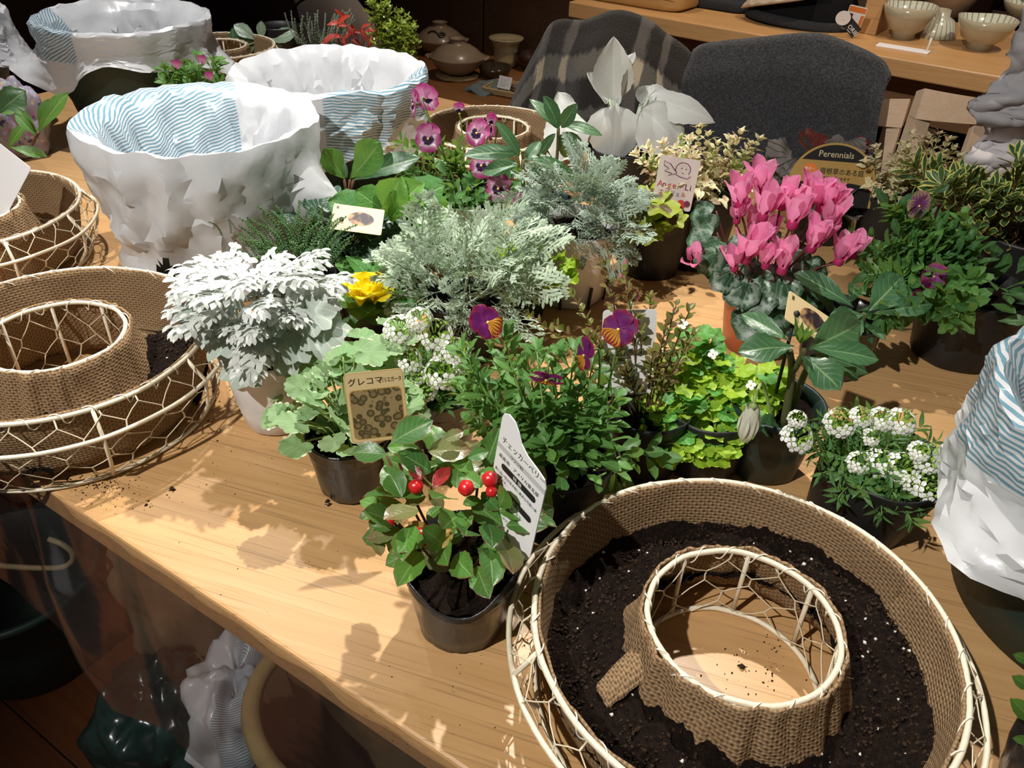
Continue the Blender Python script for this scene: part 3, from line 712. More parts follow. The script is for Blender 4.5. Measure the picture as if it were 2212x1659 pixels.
# ---------------------------------------------------------------- planters lined with plastic shopping bags
def planter(label, c, R, Rb, H, z0=0.0):
    o = thing('planter', label, 'planter', (c[0], c[1], TZ + z0))
    prof = [(Rb - .01, .0), (Rb, .003), (Rb + (R - Rb) * .3, H * .3), (Rb + (R - Rb) * .6, H * .6), (R - .003, H - .022), (R + .001, H - .020), (R + .001, H), (R - .006, H), (R - .010, H * .6), (Rb - .006, .012)]
    v, f, uv = lathe(prof, 64); n = len(prof); v.append((0, 0, .012)); v.append((0, 0, 0))
    f += [((n - 1) * 64 + k, (n - 1) * 64 + (k + 1) % 64, len(v) - 2) for k in range(64)] + [((k + 1) % 64, k, len(v) - 1) for k in range(64)]
    uv += [(0, 0), (0, 0)]
    link('pot_wall', mesh('pot_wall', v, f, M_PLANT, uv), o)
    return o
def tri(x): return abs((x % 1.0) * 2 - 1)
def rid(x, y, z): return max(0.0, 1 - 2.2 * abs(nz(x, y, z))) ** 2
def angd(a, b): return (a - b + pi) % (2 * pi) - pi
def bag(label, c, R, H, Rb, Lo, mask, seed, Li=.15, hole=None, flare=None, z0=0.0, amp=1.0, loose=.010, NT_=84, NS=36, suv=0.0, nf=9, slant=3.0):
    """Lo(t): how far the bag hangs down outside; mask(t, s): printed patch (s metres from the rim, negative inside); flare(t, s): how far it stands off"""
    v = []; uv = []; mk = []; f = []; R_ = random.Random(seed * 3 + 1); NI = int(NS * .40)
    for j in range(NS):
        for k in range(NT_):
            fixed = j in (0, NS - 1) or abs(j - NI) < 2
            t = 2 * pi * (k + (0 if j == 0 else R_.uniform(-.38, .38)) + .5 * (j % 2)) / NT_; jj = j + (0 if fixed else R_.uniform(-.36, .36)); cs, sn = cos(t), sin(t)
            if jj < NI:
                s = -Li * (1 - jj / NI); d = -s; rad = R - .007 - min(.006, d * .5) - .30 * d - .012 * (d / Li) ** 4; z = H + .004 - d
                n_out = -1; A = min(1, d * 22) * amp
            else:
                L = Lo(t); q = (jj - NI) / (NS - 1 - NI); s = q * L
                if s < .012: a = s / .012 * pi; rad = R + .0 - .007 * cos(a); z = H + .004 + .006 * sin(a)
                else: d = s - .012; rad = R + .007 + loose * min(1, d * 12) - (R - Rb) * d / H; z = H + .004 - d
                n_out = 1; A = (.40 + min(1, s * 14) * .9) * amp
            x_, y_ = cs * R, sn * R
            wq = .35 * nz(cs * 2 + seed, sn * 2, s * 7) + .8 * nz(cs * 1.1, sn * 1.1, s * 2 + seed)
            k1 = tri(t * nf / (2 * pi) + wq * 1.6 + s * slant); r1 = rid(x_ * 7, y_ * 7, s * 9 + seed)
            dd = (.0115 * (k1 - .5) + .0065 * (r1 - .3) + .0016 * R_.uniform(-1, 1)) * A
            if n_out < 0: rad -= max(dd * 1.3 + .004 * A, -.003)
            else: rad += max(dd + .004, -.001)
            zz = z + (.006 * nz(cs * 4, sn * 4, seed) + .004 * nz(cs * 13, sn * 13, seed)) * (1 - min(1, abs(s) * 10))
            if flare and s > 0:
                fr, dz = flare(t, s, Lo(t)); rad += fr; zz += dz
            zz = max(zz, .0025)
            v.append((rad * cs, rad * sn, zz)); mk.append(max(-1.0, min(2.0, .5 + 25 * mask(t, s))))
            w = suv; uv.append((t * R * cos(w) - s * sin(w), t * R * sin(w) + s * cos(w)))
    # a seam column of its own keeps the print from smearing
    N1 = NT_ + 1; vv = []; uu = []; mm = []
    for j in range(NS):
        for k in range(N1):
            i = j * NT_ + k % NT_; vv.append(v[i]); mm.append(mk[i]); e = 2 * pi * R if k == NT_ else 0; uu.append((uv[i][0] + e * cos(suv), uv[i][1] + e * sin(suv)))
    for j in range(NS - 1):
        for k in range(NT_):
            i = j * N1 + k; p = vv[i]
            if hole and j > NI + 4 and hole(2 * pi * k / NT_, p[2]): continue
            a_, b_, c_, d_ = i, i + 1, i + N1 + 1, i + N1
            if j % 2: f += [(a_, b_, c_), (a_, c_, d_)]
            else: f += [(a_, b_, d_), (b_, c_, d_)]
    vv.append((0, 0, H - Li + .006)); mm.append(0); uu.append((0, 0)); f += [(k, len(vv) - 1, k + 1) for k in range(NT_)]
    me = mesh('plastic_bag', vv, f, M_BAG, uu, None, True, mm); me.set_sharp_from_angle(angle=radians(30))
    o = link('plastic_bag', me, None, T((c[0], c[1], TZ + z0)))
    tag(o, label, 'plastic bag', 'shopping bags lining the planters'); return o
def sda(t, a, b):                           # signed distance (metres along the rim) inside the arc a..b
    a, b = radians(a), radians(b); h = ((b - a) % (2 * pi)) / 2; return (h - abs(angd(t, a + h))) * .146
# 1: large one in front of the others
C1 = (-.420, 1.055)
planter('dark green planter under the bag, nearest the burlap wreath at left', C1, .142, .098, .180)
bag('white and blue striped plastic bag lining the front left planter', C1, .142, .198, .098, lambda t: .205 + .004 * sin(3 * t),
    lambda t, s: min(sda(t, 88 + s * 90, 212), .010 - s), 3,
    hole=lambda t, z: abs(angd(t, radians(-103))) < .17 * (1 - abs(z - .050) / .019) and abs(z - .050) < .019,
    flare=lambda t, s, L: (.050 * exp(-(angd(t, radians(-17)) / .16) ** 2) * exp(-((s - .10) / .035) ** 2) + (.016 * max(0, (s - .165) / .04) * (1 + .6 * sin(5 * t))), 0), suv=.28)
C2 = (-.318, 1.372)
planter('dark green planter under the bag, behind the magenta pansies', C2, .147, .10, .163)
bag('white plastic bag with blue stripes outside lining the middle planter', C2, .147, .18, .10, lambda t: .13 + .02 * sin(2 * t + 1) + .012 * sin(7 * t),
    lambda t, s: min(sda(t, -82, 12), s + .004 + .05 * max(0, angd(t, radians(-10))), .085 + .02 * sin(t * 4) - s), 9,
    flare=lambda t, s, L: (.02 * (s / L) ** 3, 0), suv=-.12)
C3 = (-.745, 1.60)
planter('dark green planter at the far left with a ruffled bag hem', C3, .146, .105, .184)
bag('white plastic bag with ruffled hem lining the far left planter', C3, .146, .20, .105, lambda t: .085 + .018 * sin(2 * t + .6) + .010 * sin(6 * t + 1),
    lambda t, s: min(sda(t, 170, 262), s + .12, .055 - s), 15,
    flare=lambda t, s, L: (.030 * max(0, (s - .045) / .05) ** 1.5 * (1 + .7 * sin(5 * t + 2)), .012 * max(0, (s - .04) / .05) * sin(4 * t)), suv=.5)
C4 = (-1.105, 1.555)
planter('dark green planter cut off at the upper left picture corner', C4, .14, .10, .184)
bag('crumpled white plastic bag at the upper left picture corner', C4, .14, .20, .10, lambda t: .10 + .02 * sin(3 * t), lambda t, s: -1.0, 21, flare=lambda t, s, L: (.03 * (s / L) ** 2 * (1 + .5 * sin(4 * t)), 0))
C5 = (.514, .470)
planter('dark green planter at the right picture side', C5, .146, .122, .176)
bag('blue striped plastic bag with white hem over the right planter', C5, .146, .194, .122, lambda t: .105 + .014 * sin(2 * t + 1.0) + .006 * sin(5 * t),
    lambda t, s: min(sda(t, 60, 300), .060 + .012 * sin(t * 3) - s, s + .07), 27,
    flare=lambda t, s, L: (.026 * exp(-(angd(t, radians(196)) / .20) ** 2) * max(0, (s - .062) / .05) + .008 * max(0, (s - .06) / .06), .012 * exp(-(angd(t, radians(192)) / .2) ** 2) * max(0, (s - .07) / .05)), amp=1.15, suv=.15)

# ---------------------------------------------------------------- on the floor in front of and under the table
FZ = 0.0
pf = P(40, 1262, -.53); 
fp = thing('planter', 'dark green planter standing on the floor at the left', 'planter', (pf.x - .03, pf.y + .02, 0))
v, f, uv = lathe([(.10, 0), (.112, .004), (.13, .10), (.142, .19), (.148, .19), (.148, .205), (.138, .205), (.128, .10), (.10, .012), (.001, .012)], 56)
link('pot_wall', mesh('pot_wall', v, f, M_PLANT, uv), fp)
R_ = random.Random(4); g = G()
hk = P(62, 1190, -.40)
ho = link('wire_handle', tube_mesh('wire_handle', poly_s([hk + Vector((.035, .005, .022)), hk + Vector((.055, .0, .018)), hk + Vector((.066, 0, .0)), hk + Vector((.058, 0, -.022)), hk + Vector((.030, 0, -.036)), hk + Vector((-.05, 0, -.036)), hk + Vector((-.16, .01, -.03))], 40), .0045, plain('brass_wire', (.48, .38, .20), .35, .6), 8))
tag(ho, 'pale bent wire handle at the lower left above the floor planter', 'handle')
def crumple(name, label, cat, c, rx, ry, rz, mat, seed, amp=.35, fz=0.0, mask=None, squash=2.2):
    """a slumped bag: lumpy closed skin resting on the floor"""
    v = []; f = []; n, m = 60, 34; mk = []; uv = []
    for j in range(m + 1):
        ph = pi * j / m
        for k in range(n):
            t = 2 * pi * k / n; d = Vector((sin(ph) * cos(t), sin(ph) * sin(t), cos(ph)))
            q = 1 + amp * (crease(d.x + seed, d.y, d.z, 2.1) - .35) + amp * .8 * nz(d.x + seed, d.y, d.z, 2.2) + .05 * nz(d.x, d.y + seed, d.z, 9)
            z = d.z * rz * q; v.append((d.x * rx * q, d.y * ry * q, max(-rz * .72, z) + rz * .72 + .002)); uv.append((t * rx, ph * rz)); mk.append(mask(d) if mask else 0)
    for j in range(m):
        for k in range(n): k2 = (k + 1) % n; f.append((j * n + k, (j + 1) * n + k, (j + 1) * n + k2, j * n + k2))
    o = link(name, mesh(name, v, f, mat, uv, None, True, mk), None, T((c[0], c[1], fz))); tag(o, label, cat); return o
q = P(345, 1600, -.62); crumple('garbage_bag', 'crumpled dark green plastic sack on the floor under the table', 'sack', (q.x, q.y + .02), .10, .11, .13, plain('green_sack_film', (.012, .030, .026), .25, .6, 20, .3), 2)
q = P(505, 1590, -.56); crumple('plastic_bag', 'white plastic bag with pale blue stripes under the table', 'plastic bag', (q.x, q.y + .05), .085, .10, .16, M_BAG, 6, .38, 0, lambda d: 1.0 if d.z > .1 and d.x > -.1 else 0.0)
q = P(640, 1560, -.42)
bx = thing('straw_basket', 'pale straw basket standing under the table behind vinyl', 'basket', (q.x + .11, q.y + .03, 0), TA + .3)
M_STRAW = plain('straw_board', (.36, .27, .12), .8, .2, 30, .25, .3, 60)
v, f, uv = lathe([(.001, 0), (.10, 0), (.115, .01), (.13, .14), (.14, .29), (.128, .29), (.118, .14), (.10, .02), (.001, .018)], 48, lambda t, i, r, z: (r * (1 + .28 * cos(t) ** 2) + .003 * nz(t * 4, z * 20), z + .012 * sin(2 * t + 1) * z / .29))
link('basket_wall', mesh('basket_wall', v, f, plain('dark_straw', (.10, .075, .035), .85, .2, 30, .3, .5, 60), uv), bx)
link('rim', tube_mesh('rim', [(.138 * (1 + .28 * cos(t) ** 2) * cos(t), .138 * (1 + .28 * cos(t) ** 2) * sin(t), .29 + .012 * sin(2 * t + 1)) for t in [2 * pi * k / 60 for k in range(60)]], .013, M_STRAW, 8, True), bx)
q = P(220, 1230, -.35); 
crumple('paper_sack', 'beige paper sack slumped under the table at the left', 'sack', (q.x + .03, q.y + .16), .12, .10, .24, plain('beige_sack_paper', (.20, .16, .095), .85, .2, 25, .2), 12, .25)
q = P(880, 1560, -.35); crumple('garbage_bag', 'black plastic sack in the dark under the table edge', 'sack', (q.x + .16, q.y + .16), .13, .11, .20, plain('black_sack_film', (.01, .01, .012), .3, .6), 17)
# ---------------------------------------------------------------- things on the counter
def onsh(px, py): return P(px, py, .13)
def glazed(name, c, c2, rough=.18, nscale=40, speck=.6):
    m = NT(name); k = m.noise(m.obj(), nscale, 4); s = m.noise(m.obj(), 300, 2)
    col = m.mix(k, c, c2); col = m.mix(m.math('MULTIPLY', m.step(s, .62, .74), speck), col, tuple(x * .5 for x in c2))
    return m.done(m.bsdf(col, rough, m.bump(k, .1, .002), .5, Coat_Weight=.3, Coat_Roughness=.08))
def bowlmat():
    m = NT('striped_celadon_glaze'); uvv, u, v = m.uv(); k = m.noise(m.obj(), 30, 4)
    col = m.mix(k, (.46, .42, .30), (.36, .30, .19)); inside = m.n('Attribute', None, attribute_name='mask').outputs['Fac']
    s = m.step(m.math('SINE', m.math('ADD', m.math('MULTIPLY', u, 2 * pi * 26), m.math('MULTIPLY', k, 2.0))), .62, .85)
    col = m.mix(inside, col, m.mix(m.math('MULTIPLY', s, .8), (.60, .60, .48), (.16, .19, .17)))
    return m.done(m.bsdf(col, .16, None, .5, Coat_Weight=.4, Coat_Roughness=.06))
M_BOWL = bowlmat()
def bowl(label, pos, R, H, flip=False):
    prof = [(.001, .012), (R * .36, .012), (R * .38, 0), (R * .42, 0), (R * .44, .014), (R * .70, H * .36), (R * .90, H * .70), (R, H), (R - .003, H), (R * .86, H * .68), (R * .62, H * .36), (R * .35, .022), (.001, .018)]
    v, f, uv = lathe(prof, 48, lambda t, i, r, z: (r * (1 + .015 * sin(2 * t + R * 90)), z + .0015 * sin(3 * t) * (z / H)))
    if flip: v = [(x, -y, H - z) for x, y, z in v]
    mk = [(0.0 if flip else 1.0) if i // 48 >= 8 else (.85 if flip and i // 48 > 3 else 0.0) for i in range(len(v))]
    o = link('rice_bowl', mesh('rice_bowl', v, f, M_BOWL, uv, None, True, mk), None, T(pos)); tag(o, label, 'bowl', 'stoneware bowls on the counter'); return o
b1 = onsh(1949, 82); bowl('striped celadon rice bowl next to the oak upright board', (b1.x, b1.y, CZ), .062, .072)
b2 = onsh(2113, 106); bowl('striped celadon rice bowl nearest the grey fabric', (b2.x, b2.y, CZ), .064, .066)
b3 = onsh(2020, 82); bowl('upside-down pale bowl behind two striped bowls', (b3.x + .005, b3.y + .02, CZ), .050, .060, True)
b4 = onsh(2205, 62); bowl('pale bowl at the right picture side behind the others', (b4.x + .035, b4.y + .05, CZ), .07, .055)
vz = onsh(2065, 45)
v, f, uv = lathe([(.04, 0), (.045, .004), (.07, .05), (.085, .10), (.075, .15), (.05, .18), (.055, .20), (.048, .20), (.001, .19)], 40, lambda t, i, r, z: (r * (1 + .02 * sin(3 * t)), z))
o = link('stoneware_jar', mesh('stoneware_jar', v, f, glazed('brown_brushed_glaze', (.36, .26, .18), (.22, .14, .08), .4, 14), uv), None, T((vz.x, vz.y + .07, CZ))); tag(o, 'brown brushed stoneware jar behind the counter bowls', 'jar')
# price card lying on the counter with its clear holder
pc = onsh(1950, 106)
o = thing('price_card', 'blank white card with small clear stand lying before the bowls', 'card', (pc.x, pc.y, CZ), radians(-33))
link('card', box_mesh('card', (-.056, -.017, .0), (.056, .017, .003), M_PAPER, .0008), o)
link('clip', tube_mesh('clip', [(.05, .004, .003), (.05, .006, .016), (.051, .004, .03)], .0022, plain('clear_acrylic', (.8, .78, .74), .1, .6), 6), o)
# leather bag
lb = onsh(1395, 20)
o = thing('leather_bag', 'tan leather bag whose base rests on the counter', 'bag', (lb.x - .02, lb.y + .10, CZ), SA)
M_LEA = plain('tan_leather', (.42, .23, .075), .42, .5, 20, .2, .15, 120)
def lea(a_, b_):
    t = 2 * pi * a_; n = 5.0; c_, s_ = cos(t), sin(t); x = abs(c_) ** (2 / n) * (1 if c_ > 0 else -1); y = abs(s_) ** (2 / n) * (1 if s_ > 0 else -1)
    k = min(1, b_ / .12); rr_ = .82 + .18 * sin(k * pi / 2); h = .30
    return (x * .17 * rr_ * (1 - .05 * b_), y * .075 * rr_ * (1 - .45 * b_), (0 if b_ == 0 else .012 * (1 - cos(k * pi / 2)) + max(0, b_ - .12) / .88 * h) + .004 * nz(x * 3, y * 3, b_ * 4) * k)
v, f, uv = grid(64, 24, lea); v.append((0, 0, 0)); f += [(k + 1, k, len(v) - 1) for k in range(64)]; uv.append((0, 0))
link('body', mesh('body', v, f, M_LEA, uv), o)
link('handle', tube_mesh('handle', arc3((-.07, -.04, .30), (.07, -.04, .30), (0, 0, .10), 16), .006, M_LEA, 8), o)
link('seam', tube_mesh('seam', [(-.15, -.0775, .035), (0, -.079, .033), (.15, -.0775, .035)], .0014, plain('tan_thread', (.5, .32, .14), .7), 5), o)
# folded dark cloths
for k, (px, py, z, lab, c_) in enumerate(((1572, 26, 0.0, 'folded charcoal cloth at the bottom of the pile by the leather bag', (.03, .032, .036)), (1560, 18, .031, 'folded black cloth on top of the pile by the leather bag', (.012, .012, .013)))):
    q = onsh(px, py)
    def fc(a_, b_, w=.085, d=.07, h=.028):
        t = 2 * pi * a_; n = 6; c__, s__ = cos(t), sin(t); x = abs(c__) ** (2 / n) * (1 if c__ > 0 else -1); y = abs(s__) ** (2 / n) * (1 if s__ > 0 else -1)
        e = sin(pi * min(1, max(0, b_))) ** .35; return (x * w * (.9 + .1 * e) * (0 if b_ in (0, 1) else 1), y * d * (.9 + .1 * e) * (0 if b_ in (0, 1) else 1), b_ * h + .0015 * nz(x * 3, y * 3))
    v, f, uv = grid(48, 10, fc)
    o = link('folded_cloth', mesh('folded_cloth', v, f, plain('dark_cloth_%d' % k, c_, .9, .1, 200, .4, .5, 300), uv), None, T((q.x, q.y + .07, CZ + z)) @ Matrix.Rotation(SA, 4, 'Z')); tag(o, lab, 'cloth', 'folded cloths on the counter')
tg = onsh(1640, 18)
o = link('price_tag', mesh('price_tag', *slab([(-.011, -.02), (.011, -.02), (.011, .02), (-.011, .02)], .0008), M_PAPER), None, frame((tg.x, tg.y + .03, CZ + .02), (.4, .1, .8), (0, -1, .3))); tag(o, 'small white tag sticking up beside the folded cloths', 'tag')
# hat with tags
ht = onsh(1752, 62)
o = thing('felt_hat', 'black felt hat with a pale quilted flap and paper tags', 'hat', (ht.x, ht.y + .085, CZ), SA + .25)
M_FELT = plain('black_felt', (.008, .008, .009), .95, .1, 150, .3); M_FELTG = plain('charcoal_felt', (.03, .031, .034), .95, .1, 150, .3, .4, 200)
v, f, uv = lathe([(.118, .020), (.123, .010), (.122, .004), (.115, .0), (.05, .0), (.048, .004), (.10, .008), (.112, .022), (.116, .024)], 56, lambda t, i, r, z: (r * (1 + .16 * cos(t) ** 2), z + .004 * sin(2 * t)), True)
link('brim', mesh('brim', v, f, M_FELTG, uv), o)
v, f, uv = lathe([(.112, .006), (.110, .03), (.100, .065), (.075, .095), (.04, .11), (.001, .113)], 56, lambda t, i, r, z: (r * (1 + .14 * cos(t) ** 2), z + .01 * cos(t)))
link('crown', mesh('crown', v, f, M_FELT, uv), o)
def flap(a_, b_):
    t = radians(196 + 95 * a_); q = 1.06 - .30 * b_; return (cos(t) * .142 * q, sin(t) * .126 * q, .020 + .062 * a_ * (1 - .1 * b_) + .035 * sin(b_ * pi * .6) + .0025 * sin(a_ * 40) * sin(b_ * 20))
v, f, uv = grid(48, 16, flap); fo = link('flap', mesh('flap', v, f, plain('beige_quilting', (.52, .41, .30), .9, .1, 60, .15, .3, 100), uv), o, None, 'pale beige quilted flap'); md = fo.modifiers.new('thickness', 'SOLIDIFY'); md.thickness = .006; md.offset = 1
# ---------------------------------------------------------------- lettering and cards
def text_mesh(name, s, size, mat, align='LEFT'):
    cu = bpy.data.curves.new('lettering', 'FONT'); cu.body = s; cu.size = size; cu.align_x = align; cu.resolution_u = 2; cu.fill_mode = 'FRONT'
    o = bpy.data.objects.new('lettering_tmp', cu); COL.objects.link(o)
    dg = bpy.context.evaluated_depsgraph_get(); me = bpy.data.meshes.new_from_object(o.evaluated_get(dg)); me.name = name
    COL.objects.unlink(o); bpy.data.objects.remove(o); bpy.data.curves.remove(cu)
    me.materials.clear(); me.materials.append(mat); return me
def cframe(o_, xdir, ydir):
    x = Vector(xdir).normalized(); y = Vector(ydir); y = (y - x * y.dot(x)).normalized(); z = x.cross(y)
    return T(o_) @ Matrix(((x.x, y.x, z.x, 0), (x.y, y.y, z.y, 0), (x.z, y.z, z.z, 0), (0, 0, 0, 1)))
class Card:
    """flat plant label: plate in the local x-y plane, print laid on its face"""
    def __init__(s, name, label, M_, outline, mat, th=.0008, cat='plant label', curl=0):
        s.o = bpy.data.objects.new(name, None); COL.objects.link(s.o); s.o.empty_display_size = .02; s.o.matrix_world = M_
        tag(s.o, label, cat, None); s.th = th; s.k = 0
        s.M = M_
        v, f = slab(outline, th)
        s.plate = link('plate', mesh('plate', v, f, mat, None, None, False), s.o)
    def stake(s, world, x=0.0, y=0.0, mat=None):       # strip that holds the label in its pot
        q = s.M.inverted() @ Vector(world); a = Vector((x, y, -.001)); d = (q - a).normalized(); n_ = Vector((0, 0, 1)); w = d.cross(n_).normalized() * .004
        v = [a + w, a - w, q - w * .4, q + w * .4]; v = v + [p + n_ * .0009 for p in v]
        link('stake', mesh('stake', v, [(3, 2, 1, 0), (4, 5, 6, 7), (0, 1, 5, 4), (1, 2, 6, 5), (2, 3, 7, 6), (3, 0, 4, 7)], mat or s.plate.data.materials[0], None, None, False), s.o)
    def shape(s, outline, mat, name='print_patch'):
        s.k += 1; z = s.th / 2 + .00010 * s.k; n = len(outline)
        return link(name, mesh(name, [(x, y, z) for x, y in outline], [tuple(range(n))], mat, [(x, y) for x, y in outline], None, False), s.o)
    def text(s, t, x, y, size, mat, align='LEFT', sx=1.0):
        s.k += 1; return link('lettering', text_mesh('lettering', t, size, mat, align), s.o, T((x, y, s.th / 2 + .00010 * s.k)) @ Matrix.Diagonal((sx, 1, 1, 1)))
def circ(cx, cy, r, n=24, rx=None): return [(cx + (rx or r) * cos(2 * pi * k / n), cy + r * sin(2 * pi * k / n)) for k in range(n)]
def rect(x0, y0, x1, y1): return [(x0, y0), (x1, y0), (x1, y1), (x0, y1)]

# tags hanging on the hat
M_ORA = plain('orange_print', (.72, .20, .04), .5); M_BLK = plain('black_card', (.012, .012, .013), .5); M_WHT = M_PAPER; M_RED = plain('red_print', (.55, .05, .04), .5)
td = (P(1840, 80, .13) - P(1800, 74, .13)).normalized()
hp = PY(1838, 42, (onsh(1838, 78)).y - .02)
c_ = Card('hat_tag', 'white and orange paper tag hanging from the black hat', cframe(hp + Vector((.012, .012, .0)), (.93, -.3, -.12), (.1, -.25, 1)), rrect(.040, .056, .003), M_WHT, cat='tag')
c_.shape(rect(-.019, .014, .019, .026), M_ORA); c_.shape(rect(.012, -.026, .019, .010), M_ORA); c_.shape(rect(-.019, -.026, -.006, .010), plain('maroon_print', (.12, .01, .03), .5))
c_ = Card('hat_tag', 'black tag with white capital letters hanging from the hat', cframe(hp + Vector((.0, -.004, -.012)), (.70, -.2, -.62), (.6, -.1, .8)), rrect(.050, .026, .001), M_BLK, cat='tag')
c_.text('ORIE', -.002, -.006, .013, M_WHT); c_.shape(rect(.002, -.010, .014, -.009), M_WHT)
c_ = Card('hat_tag', 'round white tag hanging from the black hat', cframe(hp + Vector((-.022, -.010, .004)), (.95, -.3, -.05), (0, -.25, 1)), circ(0, 0, .0165), M_WHT, cat='tag')
c_.shape(rect(-.002, -.004, .006, -.003), M_GREYP)

# ---------------------------------------------------------------- pottery on the low platform
PZ = TZ - .25
def onlow(px, py): q = P(px, py, -.25); return Vector((q.x, q.y, PZ))
M_CLAY = glazed('beige_pot_glaze', (.40, .30, .21), (.33, .245, .165), .32, 25, .25); M_CLAYD = glazed('olive_painted_line', (.07, .06, .03), (.05, .045, .02), .3)
def donabe(label, pos, s, motif):
    o = thing('clay_pot', label, 'clay pot', pos)
    v, f, uv = lathe([(.001, 0), (.040 * s, 0), (.048 * s, .004 * s), (.078 * s, .025 * s), (.096 * s, .052 * s), (.099 * s, .060 * s), (.095 * s, .061 * s), (.088 * s, .054 * s), (.001, .05 * s)], 56); link('body', mesh('body', v, f, M_CLAY, uv), o)
    v, f, uv = lathe([(.093 * s, .058 * s), (.090 * s, .064 * s), (.070 * s, .082 * s), (.045 * s, .097 * s), (.028 * s, .103 * s), (.028 * s, .115 * s), (.031 * s, .118 * s), (.024 * s, .118 * s), (.022 * s, .108 * s), (.001, .107 * s)], 56); lid = link('lid', mesh('lid', v, f, M_CLAY, uv), o)
    for sg in (-1, 1):
        link('handle', tube_mesh('handle', arc3((sg * .094 * s, -.02 * s, .052 * s), (sg * .094 * s, .02 * s, .052 * s), (sg * .016 * s, 0, .004 * s), 8), .006 * s, M_CLAY, 6), o)
    if motif:
        pts = []
        for i in range(26):
            a_ = i / 25 * 2.6 * pi; rad = .016 * s * (1 - i / 34); pts.append((.004 * s + rad * cos(a_), rad * sin(a_)))
        pts = [(-.055 * s, .004 * s), (-.045 * s, .016 * s), (-.025 * s, .018 * s), (-.006 * s, .0)] + pts
        def on(x, y):   # onto the lid cone facing the camera
            th = -1.45 + x / (.07 * s); rad = .070 * s - y * .72; return (rad * cos(th), rad * sin(th), .083 * s + y * .62)
        link('painted_spiral', tube_mesh('painted_spiral', [on(*p) for p in pts], .0035 * s, M_CLAYD, 5), lid, None, 'dark green spiral tendril')
    return o
d1 = onlow(988, 166)
tr = thing('straw_trivet', 'round braided straw trivet under the front clay pot', 'trivet', d1)
for k in range(4): link('braid', ring_mesh('braid', .045 + k * .009, .006, .0062, plain('straw_braid_%d' % k, (.46, .33, .17), .85, .2, 90, .3, .8, 140), 64, .0025, k), tr)
donabe('beige lidded clay pot on a braided trivet', d1 + Vector((0, 0, .013)), 1.0, False)
d2 = onlow(950, 118) + Vector((0, .02, 0)); donabe('beige lidded clay pot with spiral painting, behind', d2, .98, True)
j = onlow(1092, 143)
v, f, uv = lathe([(.001, 0), (.034, 0), (.042, .005), (.046, .03), (.043, .055), (.046, .060), (.043, .066), (.052, .085), (.064, .098), (.064, .102), (.05, .092), (.001, .09)], 48)
o = link('cream_jar', mesh('cream_jar', v, f, glazed('cream_crackle_glaze', (.56, .46, .28), (.44, .35, .19), .25, 30, .2), uv), None, T(j)); tag(o, 'cream flared jar right of the clay pots', 'jar')
j = onlow(1145, 150)
v, f, uv = lathe([(.001, 0), (.035, 0), (.04, .004), (.062, .03), (.070, .055), (.066, .055), (.055, .03), (.001, .012)], 48)
o = link('brown_bowl', mesh('brown_bowl', v, f, glazed('dark_brown_glaze', (.05, .022, .009), (.03, .012, .006), .15), uv), None, T(j + Vector((.01, 0, 0)))); tag(o, 'glossy dark brown bowl beside the cream jar', 'bowl')
j = onlow(1068, 172) + Vector((0, .03, 0))
v, f, uv = lathe([(.001, 0), (.035, 0), (.052, .015), (.060, .04), (.056, .04), (.045, .016), (.001, .010)], 40); o = link('dark_bowl', mesh('dark_bowl', v, f, glazed('olive_brown_glaze', (.06, .04, .02), (.035, .022, .01), .2), uv), None, T(j)); tag(o, 'dark olive bowl half hidden behind the front clay pot', 'bowl')
bt = onlow(1112, 203)
o = thing('woven_tray', 'small rectangular woven tray holding wire trinkets', 'tray', bt, TA + .12)
M_WICK = plain('pale_wicker', (.50, .36, .19), .85, .2, 60, .3, .7, 150)
link('tray_bottom', box_mesh('tray_bottom', (-.085, -.05, 0), (.085, .05, .004), plain('brown_tray_bottom', (.22, .13, .06), .7, .3, 40, .3), .001), o)
for k, zz in enumerate((.006, .013, .020)):
    e = .004 * k; lp_ = poly_s([(-.085 - e, -.05 - e, 0), (0, -.052 - e, 0), (.085 + e, -.05 - e, 0), (.087 + e, 0, 0), (.085 + e, .05 + e, 0), (0, .052 + e, 0), (-.085 - e, .05 + e, 0), (-.087 - e, 0, 0), (-.085 - e, -.05 - e, 0)], 90)[:-1]
    link('woven_rim', tube_mesh('woven_rim', [(p.x, p.y, zz + .0012 * sin(i * 2.2)) for i, p in enumerate(lp_)], .0045, M_WICK, 6, True), o)
g = G(); R_ = random.Random(3)
for k in range(10):
    cx, cy, r0, zz = R_.uniform(-.05, .05), R_.uniform(-.02, .02), R_.uniform(.014, .026), .007 + k * .0012
    v, f, uv = tube([(cx + r0 * cos(t), cy + r0 * sin(t), zz) for t in [2 * pi * i / 20 for i in range(20)]], .0011, 5, False, True); g.add(v, f, uv)
w_ = link('wire_trinkets', g.mesh('wire_trinkets', plain('dull_metal', (.30, .26, .22), .3, .6, Metallic=.8)), None, T(bt + Vector((0, 0, .0))) @ Matrix.Rotation(TA + .12, 4, 'Z')); tag(w_, 'tangle of thin metal wire rings lying in the woven tray', 'trinkets'); w_['kind'] = 'stuff'
c_ = Card('price_card', 'white price card with small print leaning on the woven tray', cframe(bt + Vector((-.035, .0, .036)), (.9, -.40, -.05), (.1, .35, .9)), rrect(.048, .040, .002), M_PAPER, cat='card')
for k in range(6): c_.shape(rect(-.019, .012 - k * .005, .019 - (k % 3) * .006, .0135 - k * .005), M_GREYP)
tl = onlow(1050, 196)
def tw(a_, b_): return (-.05 + .10 * a_, -.06 + .12 * b_, .014 + .012 * nz(a_ * 2.5, b_ * 2.5, 2) + .008 * sin(a_ * 5) + (-.008 if b_ < .06 else 0))
